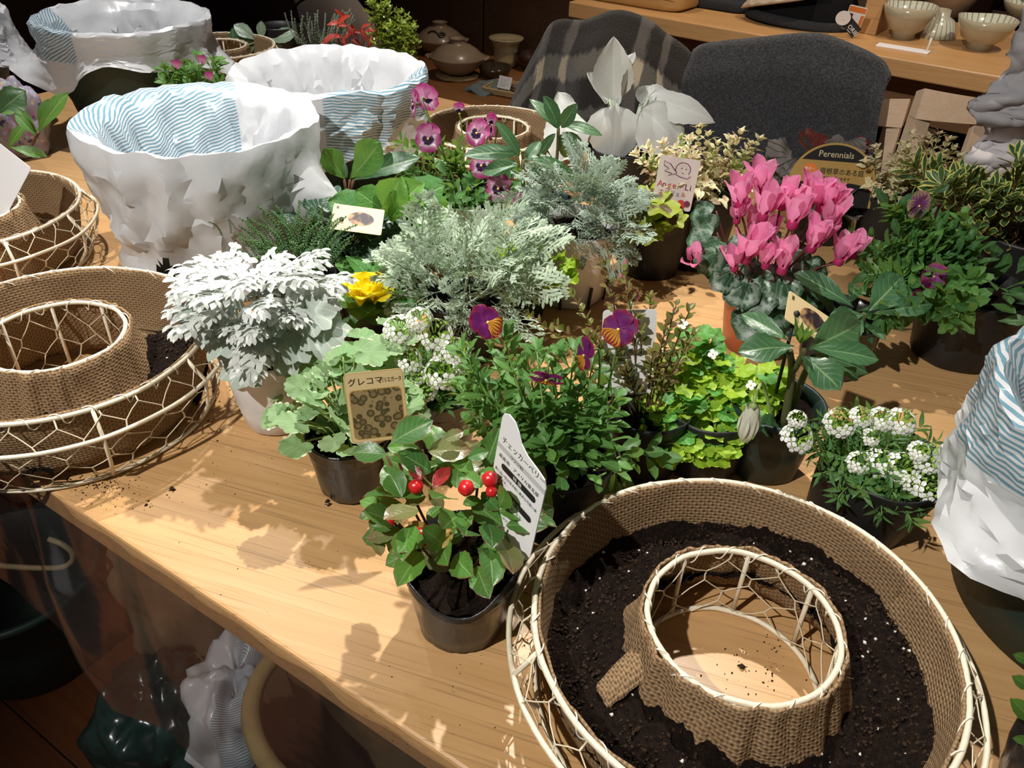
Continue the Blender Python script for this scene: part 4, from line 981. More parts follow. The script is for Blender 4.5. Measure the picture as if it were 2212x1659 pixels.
v, f, uv = grid(24, 24, tw); o = link('dish_cloth', mesh('dish_cloth', v, f, plain('grey_teal_towelling', (.17, .21, .21), .95, .1, 250, .4, .8, 300), uv), None, T(tl) @ Matrix.Rotation(TA - .2, 4, 'Z')); md = o.modifiers.new('thickness', 'SOLIDIFY'); md.thickness = .010; tag(o, 'grey teal towelling cloth left of the woven tray', 'cloth')
# tall dark vase and stick at the far side of the platform
q = onlow(1000, 100); 
# ---------------------------------------------------------------- behind the planters: maroon coat, white tote
def slump(name, label, cat, pts, depth, mat, th, seed, low=-.45):
    """soft upright shape: outline of its upper silhouette in pixels, at depth v; closed with a rounded front and back"""
    top = poly_s([PV(x, y, depth) for x, y in pts], 40); 
    def fn(a_, b_):
        i = a_ * 40; k = min(int(i), 39); p = top[k].lerp(top[k + 1], i - k)
        t = b_ * pi; zlow = TZ + low; s = 1 - abs(2 * b_ - 1)
        z = zlow + (p.z - zlow) * sin(t) ** .55 if 0 < b_ < 1 else zlow
        edge = sin(pi * min(1, max(0, a_))) ** .5
        return p + V * (-cos(t) * th * (.35 + .65 * edge)) + Vector((0, 0, z - p.z)) + V * (.012 * nz(a_ * 5, b_ * 5, seed))
    v, f, uv = grid(40, 28, fn); o = link(name, mesh(name, v, f, mat, uv)); tag(o, label, cat); return o
slump('maroon_coat', 'dark maroon ribbed coat heaped behind the planters', 'coat', [(395, 130), (420, 30), (455, -40), (540, -60), (605, -30), (640, 40), (668, 130)], 1.98, plain('maroon_knit', (.020, .004, .008), .9, .2, 60, .4, .6, 200), .10, 4)
slump('tote_bag', 'pale pinkish white canvas bag behind the red leaved plant', 'bag', [(622, 130), (634, 20), (650, -40), (720, -40), (775, 10), (812, 62), (835, 130)], 2.06, plain('off_white_canvas', (.42, .36, .33), .85, .2, 30, .08, .2, 150), .09, 9)
st = link('bag_strap', tube_mesh('bag_strap', poly_s([PV(632, 22, 1.955), PV(650, 2, 1.945), PV(690, -14, 1.95), PV(725, -30, 1.955)], 14), .004, M_DARK, 6)); tag(st, 'thin black strap across the pale canvas bag', 'strap')
# patterned pouch between the left planters
q = P(62, 330, 0); crumple('floral_pouch', 'lilac and white floral pouch standing between the left planters', 'pouch', (q.x + .0, q.y + .0), .05, .045, .075, None, 5, .18, TZ)
def floral():
    m = NT('lilac_floral_cloth'); v_ = m.n('TexVoronoi', {'Vector': m.obj(), 'Scale': 120.0}); k = m.noise(m.obj(), 60, 2)
    col = m.mix(m.step(v_.outputs['Distance'], .25, .5), v_.outputs['Color'], (.40, .34, .40)); col = m.mix(.55, col, (.36, .30, .40)); col = m.mix(m.step(k, .6, .7), col, (.05, .05, .16))
    return m.done(m.bsdf(col, .8))
bpy.data.objects['floral_pouch'].data.materials.clear(); bpy.data.objects['floral_pouch'].data.materials.append(floral())
# grey garment hanging at the right
M_GREYF = plain('grey_soft_fabric', (.36, .35, .37), .9, .2, 12, .10, .2, 300); M_PALEF = plain('pale_grey_gauze', (.62, .60, .62), .85, .2, 10, .08)
def sil(name, label, cat, left, right, y0, mat, folds, seed, bulge=.05):
    lf = poly_s([PY(a, b, y0) for a, b in left], 40); rt = poly_s([PY(a, b, y0) for a, b in right], 40)
    def fn(a_, b_):
        i = b_ * 40; k = min(int(i), 39); p = lf[k].lerp(lf[k + 1], i - k); q = rt[k].lerp(rt[k + 1], i - k); x = p.lerp(q, a_)
        return x + Vector((0, -1, .2)) * (bulge * sin(pi * min(1, a_ * .8 + .05)) + folds * (nz(a_ * 4, b_ * 7, seed) + .5 * nz(a_ * 9, b_ * 15, seed + 2)))
    v, f, uv = grid(40, 60, fn); o = link(name, mesh(name, v, f, mat, uv)); md = o.modifiers.new('thickness', 'SOLIDIFY'); md.thickness = .006; tag(o, label, cat); return o
sil('grey_scarf', 'soft mid grey scarf hanging at the upper right picture side', 'scarf', [(2205, 20), (2190, 70), (2178, 110), (2172, 150), (2128, 195), (2086, 222), (2090, 245), (2112, 268)], [(2330, 20), (2330, 70), (2330, 110), (2330, 150), (2330, 190), (2330, 215), (2330, 235), (2330, 250)], 1.42, M_GREYF, .022, 3)
sil('gauze_cloth', 'pale grey gauze cloth bunched below the grey scarf', 'cloth', [(2130, 215), (2122, 250), (2116, 300), (2090, 322), (2078, 350), (2092, 378), (2130, 405), (2160, 420)], [(2340, 215), (2340, 250), (2340, 290), (2340, 320), (2340, 350), (2340, 380), (2340, 410), (2340, 425)], 1.44, M_PALEF, .03, 8, .03)
pm = PY(2170, 392, 1.30)
g = G(); R_ = random.Random(8)
for k in range(500):
    d = Vector((R_.gauss(0, 1), R_.gauss(0, 1), R_.gauss(0, 1))).normalized(); g.add(*tube([d * .006, d * .018, d * .026 + Vector((0, 0, -.003))], [.0012, .0009, .0004], 3, False))
o = link('pompon', g.mesh('pompon', plain('white_wool', (.62, .57, .56), .9)), None, T(pm)); tag(o, 'fluffy white wool pompon below the grey fabric', 'pompon')
# ---------------------------------------------------------------- leaves
PROF = {
    'ovate': lambda t: sin(pi * t ** .72) ** .85, 'ellip': lambda t: sin(pi * t) ** .72, 'obov': lambda t: sin(pi * t ** 1.45) ** .8,
    'lance': lambda t: sin(pi * t ** .8) ** 1.15, 'round': lambda t: sqrt(max(0, 1 - (2 * t - 1) ** 2)), 'spoon': lambda t: .16 + .84 * sin(pi * max(0, (t - .25) / .75)) ** .8 if .25 < t < 1 else (.16 if t < 1 else 0),
    'finger': lambda t: (.8 + .2 * sin(pi * t)) * (1 if t < .72 else sqrt(max(0.0, 1 - ((t - .72) / .28) ** 2))),
    'petal': lambda t: sin(pi * min(1, .08 + t * .92) ** 1.7) ** .62 if t < 1 else .0, 'strap': lambda t: min(1, t * 6) * (1 - max(0, (t - .75) / .25) ** 2) ** .5,
}
def leaf(name, L, W, mat, prof='ovate', nu=4, nv=9, fold=.25, bend=.5, wave=0.0, serr=0, sern=9, cup=0.0, twist=0.0, edgeup=0.0, seed=0, flat=False):
    """blade along +y from its base at the origin, upper side +z"""
    w = PROF[prof]; v = []; uv = []; f = []; y = z = 0.0; dl = L / nv
    for j in range(nv + 1):
        t = j / nv; th = bend * t
        if j: y += cos(th) * dl; z -= sin(th) * dl
        ww = w(min(.999, max(.0, t))) * W / 2
        if j == nv: ww = max(ww * .0, .0)
        for i in range(-nu, nu + 1):
            s = i / nu; k = 1.0
            if serr and abs(i) == nu: k = 1 + serr * (1 if j % 2 else -1)
            x = s * ww * k; zz = fold * abs(x) + wave * W * sin(t * 9 + seed + (1.5 if s > 0 else 0)) * abs(s) ** 2 + cup * x * x / max(W, 1e-6) * 4 + edgeup * W * (abs(s) ** 4) * sin(pi * t)
            zz += .04 * W * nz(s * 2 + seed, t * 3, seed)
            c, d = cos(twist * t), sin(twist * t); xx, z2 = x * c - zz * d, x * d + zz * c
            v.append((xx, y - sin(th) * 0 + 0, z + z2 * 1.0)); uv.append((s * .5 + .5, t))
    n = 2 * nu + 1
    for j in range(nv):
        for i in range(2 * nu): k = j * n + i; f.append((k, k + 1, k + n + 1, k + n))
    return mesh(name, v, f, mat, uv)
def rleaf(name, R, mat, outline, rings=4, seg=40, cup=.15, wave=.06, wn=5, seed=0, c0=.42, bend=.3):
    """round or lobed blade; petiole at the origin, blade centre at y = c0 * 2R"""
    v = [(0, c0 * 2 * R, 0)]; uv = [(.5, c0)]; f = []
    for j in range(1, rings + 1):
        q = j / rings
        for k in range(seg):
            a = 2 * pi * k / seg; r = R * outline(a) * q; x, y = r * sin(a), c0 * 2 * R - r * cos(a)     # a = 0 points back to the petiole
            z = cup * r * r / R + wave * R * q * q * sin(wn * a + seed) - bend * max(0, y) ** 2 / (2 * R) * .5 + .05 * R * nz(x / R * 2, y / R * 2, seed)
            v.append((x, y, z)); uv.append((x / (2 * R) + .5, y / (2 * R)))
    for k in range(seg): f.append((0, 1 + k, 1 + (k + 1) % seg))
    for j in range(rings - 1):
        for k in range(seg):
            a, b = 1 + j * seg + k, 1 + j * seg + (k + 1) % seg; f.append((a, a + seg, b + seg, b))
    return mesh(name, v, f, mat, uv)
def notch(a, w=.35, d=.75):
    k = abs(angd(a, 0.0)); return 1 - d * exp(-(k / w) ** 2)
def o_cren(n, amp=.07, nd=.7): return lambda a: notch(a, .30, nd) * (1 + amp * (abs(sin(a * n / 2)) - .6))
def o_lobe(n, amp, n2=0, a2=0, nd=.6): return lambda a: notch(a, .30, nd) * (1 - amp * .5 + amp * .5 * cos(n * (a - pi))) * (1 + (a2 * (abs(sin(n2 * a / 2)) - .5) if n2 else 0))
def put(name, me, root, pos, d, up=(0, 0, 1), s=1.0): return link(name, me, root, frame(pos, d, up, s))
def stem(root, pts, r, mat, seg=5, n=8, name='stem', r1=None):
    q = poly_s(pts, n) if len(pts) > 2 else [Vector(p) for p in pts]
    rs = [r + ((r1 if r1 is not None else r) - r) * i / (len(q) - 1) for i in range(len(q))]
    return link(name, tube_mesh(name, q, rs, mat, seg), root)
def dome(root, mes, n, c, rx, ry, rz, seed, lo=-.2, hi=1.0, lift=.35, size=(.8, 1.2), name='leaf', inner=.45, jit=.35, out=.6, petm=None, base=None, petr=.0008, tilt=.55, az=None):
    """leaves over a dome around c; each with its stalk down to base if petm"""
    R_ = random.Random(seed); c = Vector(c); res = []
    for i in range(n):
        e = lo + (hi - lo) * ((i + .5) / n); ph = i * 2.39996 + R_.uniform(-.3, .3)
        if az: ph = az[0] + (az[1] - az[0]) * R_.random()
        q = sqrt(max(0, 1 - e * e)); d = Vector((q * cos(ph), q * sin(ph), e))
        k = inner + (1 - inner) * R_.random() ** .5
        pos = c + Vector((d.x * rx, d.y * ry, d.z * rz)) * k
        hd = Vector((d.x, d.y, 0)); hd = hd.normalized() if hd.length > .15 else Vector((cos(ph), sin(ph), 0))
        dr = (hd * out + Vector((0, 0, lift + d.z * .3)) + Vector((R_.uniform(-jit, jit), R_.uniform(-jit, jit), R_.uniform(-jit, jit)))).normalized()
        up = Vector((0, 0, 1)) * tilt + hd * (1 - tilt) * max(0, .9 - d.z) + Vector((R_.uniform(-jit, jit), R_.uniform(-jit, jit), 0)) * .6
        s = R_.uniform(*size); m = mes[R_.randrange(len(mes))]
        res.append(put(name, m, root, pos, dr, up, s))
        if petm is not None:
            b = Vector(base) + Vector((d.x * rx, d.y * ry, 0)) * .15; md = (pos + b) / 2 + Vector((0, 0, .006)) - hd * .004
            link('stalk', tube_mesh('stalk', [b, md, pos], petr, petm, 4), root)
    return res
def shoot(root, base, tip, bow, mes, n, seed, t0=.2, size=(1, .7), ang=60, whorl=2, stm=M_STEM, r=.0013, topn=0, droop=0, name='leaf', jit=.25, rev=None):
    """a stem with leaves along it"""
    R_ = random.Random(seed); pts = arc3(base, tip, bow, 8); pts = [Vector(p) for p in pts]
    link('stem', tube_mesh('stem', pts, [r * (1 - .6 * i / 8) for i in range(9)], stm, 5), root)
    ph = R_.uniform(0, 6)
    for i in range(n):
        t = t0 + (1 - t0) * (i + .5) / n; k = t * 8; j = min(int(k), 7); p = pts[j].lerp(pts[j + 1], k - j); ax = (pts[j + 1] - pts[j]).normalized()
        a = ax.orthogonal().normalized(); b = ax.cross(a); ph += (pi / 2 if whorl == 2 else 2.4) + R_.uniform(-.2, .2)
        for w in range(whorl):
            q = ph + w * 2 * pi / whorl; o_ = a * cos(q) + b * sin(q); an = radians(ang + R_.uniform(-15, 15)) * (1 - .35 * t)
            d = ax * cos(an) + o_ * sin(an) + Vector((0, 0, -droop)); up = ax * sin(an) - o_ * cos(an) + Vector((0, 0, .25)) + Vector((R_.uniform(-jit, jit), R_.uniform(-jit, jit), 0))
            s = (size[0] + (size[1] - size[0]) * t) * R_.uniform(.85, 1.15); put(name, mes[R_.randrange(len(mes))], root, p + o_ * r, d, up, s)
    for i in range(topn):
        q = i * 2.4; ax = (pts[-1] - pts[-2]).normalized(); a = ax.orthogonal().normalized(); b = ax.cross(a); o_ = a * cos(q) + b * sin(q); an = radians(25 + 10 * i)
        put(name, mes[R_.randrange(len(mes))], root, pts[-1], ax * cos(an) + o_ * sin(an), ax * sin(an) - o_ * cos(an), size[1] * R_.uniform(.6, .9))
    return pts[-1]
# ---------------------------------------------------------------- pots
def pot(root, rt, rb, h, mat, soil=True, style='film', seed=0, dip=None, lean=(0, 0), square=0.0):
    """film: thin wavy nursery pot; rigid: with a rim"""
    if style == 'film':
        prof = [(.001, .002), (rb - .003, .0), (rb, .003), (rb + (rt - rb) * .25, h * .25), (rb + (rt - rb) * .5, h * .5), (rb + (rt - rb) * .72, h * .72)]
        for k in range(7): q = .76 + .24 * k / 6; prof.append((rb + (rt - rb) * q + (.0007 if k % 2 else -.0003), h * q))
        prof += [(rt - .0014, h), (rt - .0030, h * .80), (rb + (rt - rb) * .5 - .003, h * .5)]
    else:
        prof = [(.001, .002), (rb - .003, 0), (rb, .002), (rb + (rt - rb) * .5, h * .5), (rb + (rt - rb) * .82, h * .86), (rt, h * .865), (rt + .001, h), (rt - .0025, h), (rt - .004, h * .85), (rb + (rt - rb) * .5 - .004, h * .5)]
    def rf(t, i, r, z):
        q = z / h; w = (.0016 * nz(cos(t) * 2.4 + seed, sin(t) * 2.4, q * 3) + .0008 * nz(cos(t) * 7 + seed, sin(t) * 7, q * 2)) * (1 if style == 'film' else .25)
        if square: k = max(abs(cos(t)), abs(sin(t))); r = r * ((1 - square * (1 - q * .8)) + square * (1 - q * .8) * .92 / k * (.5 + .5 * k))
        r2 = r + w * (r > .01); zz = z
        if dip and q > .5: zz = z - dip[1] * exp(-(angd(t, dip[0]) / dip[2]) ** 2) * ((q - .5) / .5)
        return r2, zz
    v, f, uv = lathe(prof, 56, rf); v = [(x + lean[0] * z, y + lean[1] * z, z) for x, y, z in v]
    p = link('pot', mesh('pot', v, f, mat, uv), root)
    if soil:
        v = []; f = []; n = 60; rs = rb + (rt - rb) * .82 - .004; z0 = h * .82
        v.append((lean[0] * z0, lean[1] * z0, z0 + .004))
        for j in range(1, 13):
            for k in range(n): t = 2 * pi * k / n; r = rs * j / 12; v.append((r * cos(t) + lean[0] * z0, r * sin(t) + lean[1] * z0, z0 + .005 * fbm(r * cos(t), r * sin(t), seed, 90, 4) + (.0 if not dip else -dip[1] * .55 * exp(-(angd(t, dip[0]) / dip[2]) ** 2) * j / 12)))
        f += [(0, 1 + k, 1 + (k + 1) % n) for k in range(n)]
        for j in range(11):
            for k in range(n): a = 1 + j * n + k; b = 1 + j * n + (k + 1) % n; f.append((a, a + n, b + n, b))
        link('soil', mesh('soil', v, f, M_SOIL), root)
    return p
def plant(name, label, px, rt, rb, h, mat, style='film', cat='potted plant', seed=0, z=0.0, soil=True, **kw):
    q = P(px[0], px[1]) if not isinstance(px, Vector) else px
    o = thing(name, label, cat, Vector((q.x, q.y, TZ + z))); pot(o, rt, rb, h, mat, soil, style, seed, **kw)
    return o, Vector((q.x, q.y, TZ + z))
def rel(base, px, py, z): return P(px, py, z) - base          # point in a plant's own frame
def hleaf(root, base, me, a, b, L, up=(0, 0, 1), roll=0.0, name='leaf', s=None):
    """leaf from pixel+height a to pixel+height b (mesh of length L)"""
    p, q = rel(base, *a), rel(base, *b); d = q - p; u_ = Vector(up)
    if roll: u_ = Matrix.Rotation(roll, 3, d.normalized()) @ u_
    return put(name, me, root, p, d, u_, (d.length / L) * (1.0 if s is None else s))
def facing(px, py): return -ray(px, py).normalized()
# pansy faces: two upper petals behind, two at the sides, one broad lower petal
def petal_set(top, side, low, s):
    return dict(t=leaf('petal', .020 * s, .021 * s, top, 'petal', 4, 7, .05, -.25, .05, seed=1), s=leaf('petal', .017 * s, .017 * s, side, 'petal', 4, 7, .05, .2, .05, seed=2), l=leaf('petal', .017 * s, .024 * s, low, 'petal', 4, 7, .0, .35, .06, seed=3), e=mesh('flower', *lathe([(.0001, .002 * s), (.0016 * s, .0012 * s), (.0014 * s, 0), (.0001, -.003 * s)], 8)[:2], M_EYE))
def pansy(root, pos, face, up, ps, stalk=None, stm=M_STEM, open_=1.0):
    f_ = frame(pos, up, face)                # local y = up in the flower's plane, z = facing
    fl_ = link('flower', ps['e'], root, f_)
    def pt(k, ang, z, tilt):
        a = radians(ang); d = Vector((sin(a), cos(a), 0)); n_ = Vector((-d.x * tilt, -d.y * tilt, 1)); link('petal', ps[k], fl_, frame(Vector((0, 0, z)), d + Vector((0, 0, tilt)), n_))
    pt('t', 24 * open_, -.0016, -.15); pt('t', -24 * open_, -.0010, -.15); pt('s', 98, .0, .12); pt('s', -98, .0003, .12); pt('l', 180, .0010, .18)
    if stalk is not None:
        b = Vector(stalk); p = Vector(pos) - Vector(face).normalized() * .004; link('flower_stalk', tube_mesh('flower_stalk', poly_s([b, b.lerp(p, .55) + Vector((0, 0, .012)) - Vector(face) * .010, p - Vector(face) * .008 + Vector((0, 0, .004)), p], 10), .0009, stm, 5), root)
    return fl_
def headmesh(name, R, n, seed, bud=.45):
    """rounded head of four-petalled white florets round green buds"""
    g = G(); R_ = random.Random(seed)
    for i in range(n):
        e = 1 - (i + .5) / n * 1.05; ph = i * 2.39996; q = sqrt(max(0, 1 - e * e)); d = Vector((q * cos(ph), q * sin(ph), e * .75)); p = d * R
        if e > 1 - bud * .45:
            for k in range(2):
                o_ = p + Vector((R_.uniform(-1, 1), R_.uniform(-1, 1), R_.uniform(0, .6))) * R * .12; s = R * .11; g.add([(o_.x + s, o_.y, o_.z), (o_.x - s, o_.y, o_.z), (o_.x, o_.y + s, o_.z), (o_.x, o_.y - s, o_.z), (o_.x, o_.y, o_.z + s * 1.4)], [(0, 2, 4), (2, 1, 4), (1, 3, 4), (3, 0, 4)], None, 1)
        else:
            fr = frame(p, Vector((-d.y, d.x, .1)) if q > .1 else Vector((1, 0, 0)), d + Vector((R_.uniform(-.3, .3), R_.uniform(-.3, .3), .2)), R * R_.uniform(.34, .44))
            for k in range(4):
                a = k * pi / 2; c_, s_ = cos(a), sin(a)
                def pp(x, y, z): return (x * c_ - y * s_, x * s_ + y * c_, z)
                g.add([pp(.1, 0, 0), pp(.5, -.42, .08), pp(.95, -.30, .02), pp(1.02, .0, 0), pp(.95, .30, .02), pp(.5, .42, .08)], [(0, 1, 2, 3, 4, 5)], None, 0, fr)
            g.add([(.18, 0, .05), (-.18, 0, .05), (0, .18, .05), (0, -.18, .05), (0, 0, .2)], [(0, 2, 4), (2, 1, 4), (1, 3, 4), (3, 0, 4)], None, 1, fr)
            g.add(*tube([p, p * .3 - Vector((0, 0, R * .3))], R * .04, 3, False), 1)
    return g.mesh(name, [PT_WHITE, PT_BUDG], False)
# ================================================================ potted plants, front rows
def blade(L, W, prof='spoon', nu=1, nv=4, bend=.3, fold=0.0):
    w = PROF[prof]; v = []; f = []; uv = []; y = z = 0.0; dl = L / nv
    for j in range(nv + 1):
        t = j / nv; th = bend * t
        if j: y += cos(th) * dl; z -= sin(th) * dl
        ww = w(min(.995, max(.02, t))) * W / 2
        for i in range(-nu, nu + 1): s = i / nu; v.append((s * ww, y, z + fold * abs(s) * ww)); uv.append((s * .5 + .5, t))
    n = 2 * nu + 1
    for j in range(nv):
        for i in range(2 * nu): k = j * n + i; f.append((k, k + 1, k + n + 1, k + n))
    return v, f, uv
# ---- checkerberry with red berries
o, B = plant('checkerberry', 'red berried checkerberry in a small black pot, frontmost plant', (997, 1340), .0455, .034, .080, M_PBLACK, seed=3, dip=(radians(-88), .022, .75))
lm = [leaf('leaf', .030, .019, L_CHECK, 'ellip', 4, 9, .22, .35, .02, .05, seed=s) for s in range(3)]
lb_ = [leaf('leaf', .030, .019, L_CHECKB, 'ellip', 4, 9, .22, .30, .02, .05, seed=s) for s in range(2)]
lr_ = [leaf('leaf', .030, .017, L_CHECKR, 'ellip', 4, 9, .3, .25, .03, .03, seed=9)]; ly_ = [leaf('leaf', .030, .018, L_CHECKY, 'ellip', 4, 9, .2, .3, .03, .03, seed=5)]
CH = [((835, 981), (760, 973), 'g'), ((847, 956), (931, 901), 'g'), ((924, 975), (1016, 967), 'b'), ((836, 967), (900, 962), 'g'), ((910, 971), (851, 978), 'b'), ((846, 993), (894, 986), 'g'), ((868, 1075), (832, 1001), 'g'), ((897, 1018), (944, 1001), 'g'),
      ((936, 1053), (969, 1008), 'r'), ((912, 1036), (884, 1006), 'r'), ((970, 991), (1025, 1012), 'g'), ((1010, 990), (1055, 972), 'g'), ((1035, 1019), (1084, 1029), 'g'), ((985, 1055), (990, 1006), 'g'), ((1042, 1053), (994, 1017), 'g'), ((927, 1062), (958, 1097), 'b'),
      ((920, 1073), (875, 1085), 'b'), ((827, 1099), (778, 1077), 'g'), ((864, 1131), (835, 1071), 'b'), ((862, 1134), (851, 1203), 'b'), ((851, 1140), (806, 1134), 'g'), ((875, 1152), (903, 1132), 'g'), ((912, 1182), (967, 1231), 'b'), ((951, 1186), (970, 1136), 'y'),
      ((981, 1153), (1016, 1099), 'g'), ((1018, 1084), (1085, 1132), 'g'), ((1040, 1063), (1077, 1101), 'g'), ((1081, 1080), (1107, 1097), 'g'), ((1046, 1198), (1081, 1149), 'g'), ((1088, 1138), (1128, 1177), 'g'), ((953, 1095), (919, 1118), 'g'), ((812, 1106), (775, 1116), 'g'),
      ((823, 1106), (799, 1140), 'g'), ((1050, 1130), (1025, 1118), 'g'), ((890, 1186), (832, 1218), 'g'), ((988, 1238), (1018, 1203), 'y'), ((814, 1158), (823, 1199), 'b'), ((930, 1168), (885, 1125), 'y'), ((1000, 1090), (1035, 1075), 'g'), ((960, 950), (1000, 930), 'b'), ((1005, 1150), (960, 1168), 'g'), ((945, 1130), (985, 1110), 'g')]
R_ = random.Random(2)
def zc(y): return .168 - (y - 960) * .00027
for (a_, b_, k) in CH:
    me = {'g': lm, 'b': lb_, 'r': lr_, 'y': ly_}[k]; me = me[R_.randrange(len(me))]
    za = zc((a_[1] + b_[1]) / 2) + R_.uniform(-.004, .004); dy = (a_[1] - b_[1]) / 2800
    hleaf(o, B, me, (*a_, za), (*b_, za + dy * .55), .0285, (R_.uniform(-.3, .3), -.45 + R_.uniform(-.3, .3), 1))
dome(o, lm * 3 + lb_, 52, (-.004, .004, .112), .054, .050, .046, 5, -.25, .95, .2, (.9, 1.2), inner=.4)
for k, (x, y, s) in enumerate(((898, 1051, 1.0), (907, 1160, 1.35), (1058, 1035, 1.1), (1007, 1054, 1.1), (839, 1125, .9), (1062, 1062, .8), (879, 1158, .9))):
    v, f, uv = lathe([(.0001, .0052), (.002, .005), (.0046, .003), (.0054, 0), (.0046, -.003), (.0022, -.0048), (.0001, -.0044)], 18, lambda t, i, r, z: (r * (1 + .06 * cos(5 * t)), z)); p = rel(B, x, y, zc(y) + .006)
    link('berry', mesh('berry', v, f, P_BERRY, uv), o, frame(p, (R_.uniform(-.5, .5), 1, R_.uniform(-.3, .6)), (0, -.6, .8), s))
for (x, y) in ((847, 960), (912, 972), (836, 984), (862, 1132), (1035, 1020), (951, 1186), (1046, 1196), (912, 1184), (1088, 1140), (827, 1099)):
    q = rel(B, x, y, zc(y)); stem(o, [Vector((q.x * .25, q.y * .25, .064)), Vector((q.x * .75, q.y * .75, .064 + (q.z - .064) * .6)), q], .0011, M_STEMR if (x + y) % 2 else M_STEMB, 5, 6)
g = G()
for k in range(160):
    t = R_.uniform(-.9, 1.6); r = R_.uniform(.006, .030); s = R_.uniform(.001, .0024); g.add([(-s, 0, 0), (s, 0, 0), (0, s, 0), (0, -s * .6, s)], [(0, 1, 3), (1, 2, 3), (2, 0, 3)], None, 0, T((r * cos(t) + .006, r * sin(t), .066 + R_.uniform(0, .002))))
link('moss', g.mesh('moss', plain('green_moss', (.10, .14, .035), .9, .1, 200, .5)), o, None, None, 'stuff')
# its white label
M_ = cframe((.0025, .424, TZ + .1235), (.0331, -.046, -.0038), (.007, .0, .0603)) @ Matrix.Diagonal((1.21, 1.04, 1, 1))
ol = [(-.011, -.028), (.010, -.028), (.020, -.018), (.0235, -.010), (.0235, .053), (.021, .0585), (.014, .0605), (.004, .0625), (-.003, .0665), (-.007, .0725), (-.012, .0775), (-.018, .0785), (-.0225, .0755), (-.0235, .071), (-.0235, -.010), (-.018, -.020)]
c_ = Card('plant_label', 'white Japanese text label standing in the checkerberry pot', M_, ol, M_PAPER)
c_.shape(rect(-.0235, .0475, .0235, .0515), M_GREYP); c_.text('チェッカーベリー', -.020, .0545, .0060, M_INK, sx=.88); c_.text('ツツジ科', -.010, .0483, .0032, M_INK)
c_.text('原産地　アメリカ東北部', -.020, .0415, .0036, M_INK); c_.shape([(x * 1.0 + .001, y + .0365) for x, y in rrect(.034, .0052, .0025)], M_INK, 'print_band'); c_.text('特 徴', -.004, .0350, .0038, M_PAPER)
for i, s_ in enumerate(('夏に白い花が咲き秋に真赤な可愛い実', 'がつきます。')): c_.text(s_, -.0215, .0290 - i * .0046, .0029, M_INK, sx=.86)
c_.shape([(x * 1.0 + .001, y + .0185) for x, y in rrect(.034, .0052, .0025)], M_INK, 'print_band'); c_.text('管理方法', -.008, .0170, .0038, M_PAPER)
c_.stake(Vector((-.008, .432, TZ + .066)), -.002, -.024)
for i, s_ in enumerate(('夏の高温と乾燥を嫌います。', '半日陰の涼しい場所で', 'たっぷりと水を', '与えて管理します。')): c_.text(s_, -.0215, .0110 - i * .0048, .0029, M_INK, sx=.9)

# ---- variegated ground ivy
o, B = plant('ground_ivy', 'variegated ground ivy with scalloped leaves in a glossy black pot', (764, 1046), .040, .031, .066, M_PBLACK, seed=8)
gl = [rleaf('leaf', .0165, L_GLEC, o_cren(13, .14, .6), 4, 52, .12, .07, 5, s, .40) for s in range(4)]
GIs = .86
GI = [(680, 925, .055, 1.6), (710, 905, .07, 1.25), (745, 865, .095, 1.2), (770, 905, .085, 1.0), (760, 755, .135, 1.3), (800, 762, .14, 1.5), (735, 770, .125, 1.1), (790, 725, .135, 1.2), (838, 745, .135, 1.2), (700, 835, .09, .9), (635, 800, .085, .9), (600, 850, .06, .75), (640, 880, .05, .8), (720, 940, .05, .95), (765, 945, .048, .85), (850, 790, .12, 1.1), (880, 810, .11, 1.0), (885, 860, .10, 1.0), (905, 895, .085, .8), (740, 800, .12, .9), (845, 700, .135, 1.0), (670, 800, .10, .8), (690, 770, .11, .8), (735, 925, .06, .8), (870, 720, .13, 1.2), (820, 800, .12, 1.1), (780, 830, .11, 1.2)]
R_ = random.Random(12)
for (x, y, z, s) in GI:
    s = (min(s, 1.18) if y < 880 else s) * GIs
    p = rel(B, x, y, z); hd = Vector((p.x, p.y, 0)); hd = hd.normalized() if hd.length > .01 else Vector((0, -1, 0))
    d = (hd + Vector((R_.uniform(-.4, .4), R_.uniform(-.5, .1), R_.uniform(-.25, .1)))).normalized(); a_ = p - d * .014 * s
    put('leaf', gl[R_.randrange(4)], o, a_, d, Vector((R_.uniform(-.25, .25), -.45 + R_.uniform(-.25, .2), 1)), s)
    b_ = Vector((p.x * .2, p.y * .2, .054)); link('stalk', tube_mesh('stalk', poly_s([b_, b_.lerp(a_, .6) + Vector((0, 0, .01)), a_], 6), .0008, M_STEMP, 4), o)
dome(o, gl, 56, (0, 0, .086), .056, .052, .038, 14, -.1, .95, .1, (.7, 1.0), inner=.3, petm=M_STEMP, base=(0, 0, .054))
M_TAN = plain('tan_label_card', (.56, .40, .17), .5, .4); M_TAND = plain('pale_tan_card', (.66, .51, .26), .5, .4)
def photomat():
    m = NT('leaf_photo_print'); v_ = m.n('TexVoronoi', {'Vector': m.obj(), 'Scale': 150.0}); k = m.noise(m.obj(), 220, 3)
    col = m.mix(m.step(v_.outputs['Distance'], .15, .55), (.22, .16, .07), (.055, .045, .018)); col = m.mix(m.step(v_.outputs['Distance'], .50, .62), col, (.30, .22, .10)); col = m.mix(m.step(k, .6, .75), col, (.02, .016, .008))
    return m.done(m.bsdf(col, .35))
tp = PY(822, 940, .531)
c_ = Card('plant_label', 'tan photo label with Japanese lettering in the ground ivy pot', cframe(tp, (.975, .20, .04), (.02, .30, 1)), [(x, y + .026) for x, y in rrect(.0485, .062, .004)], M_TAN)
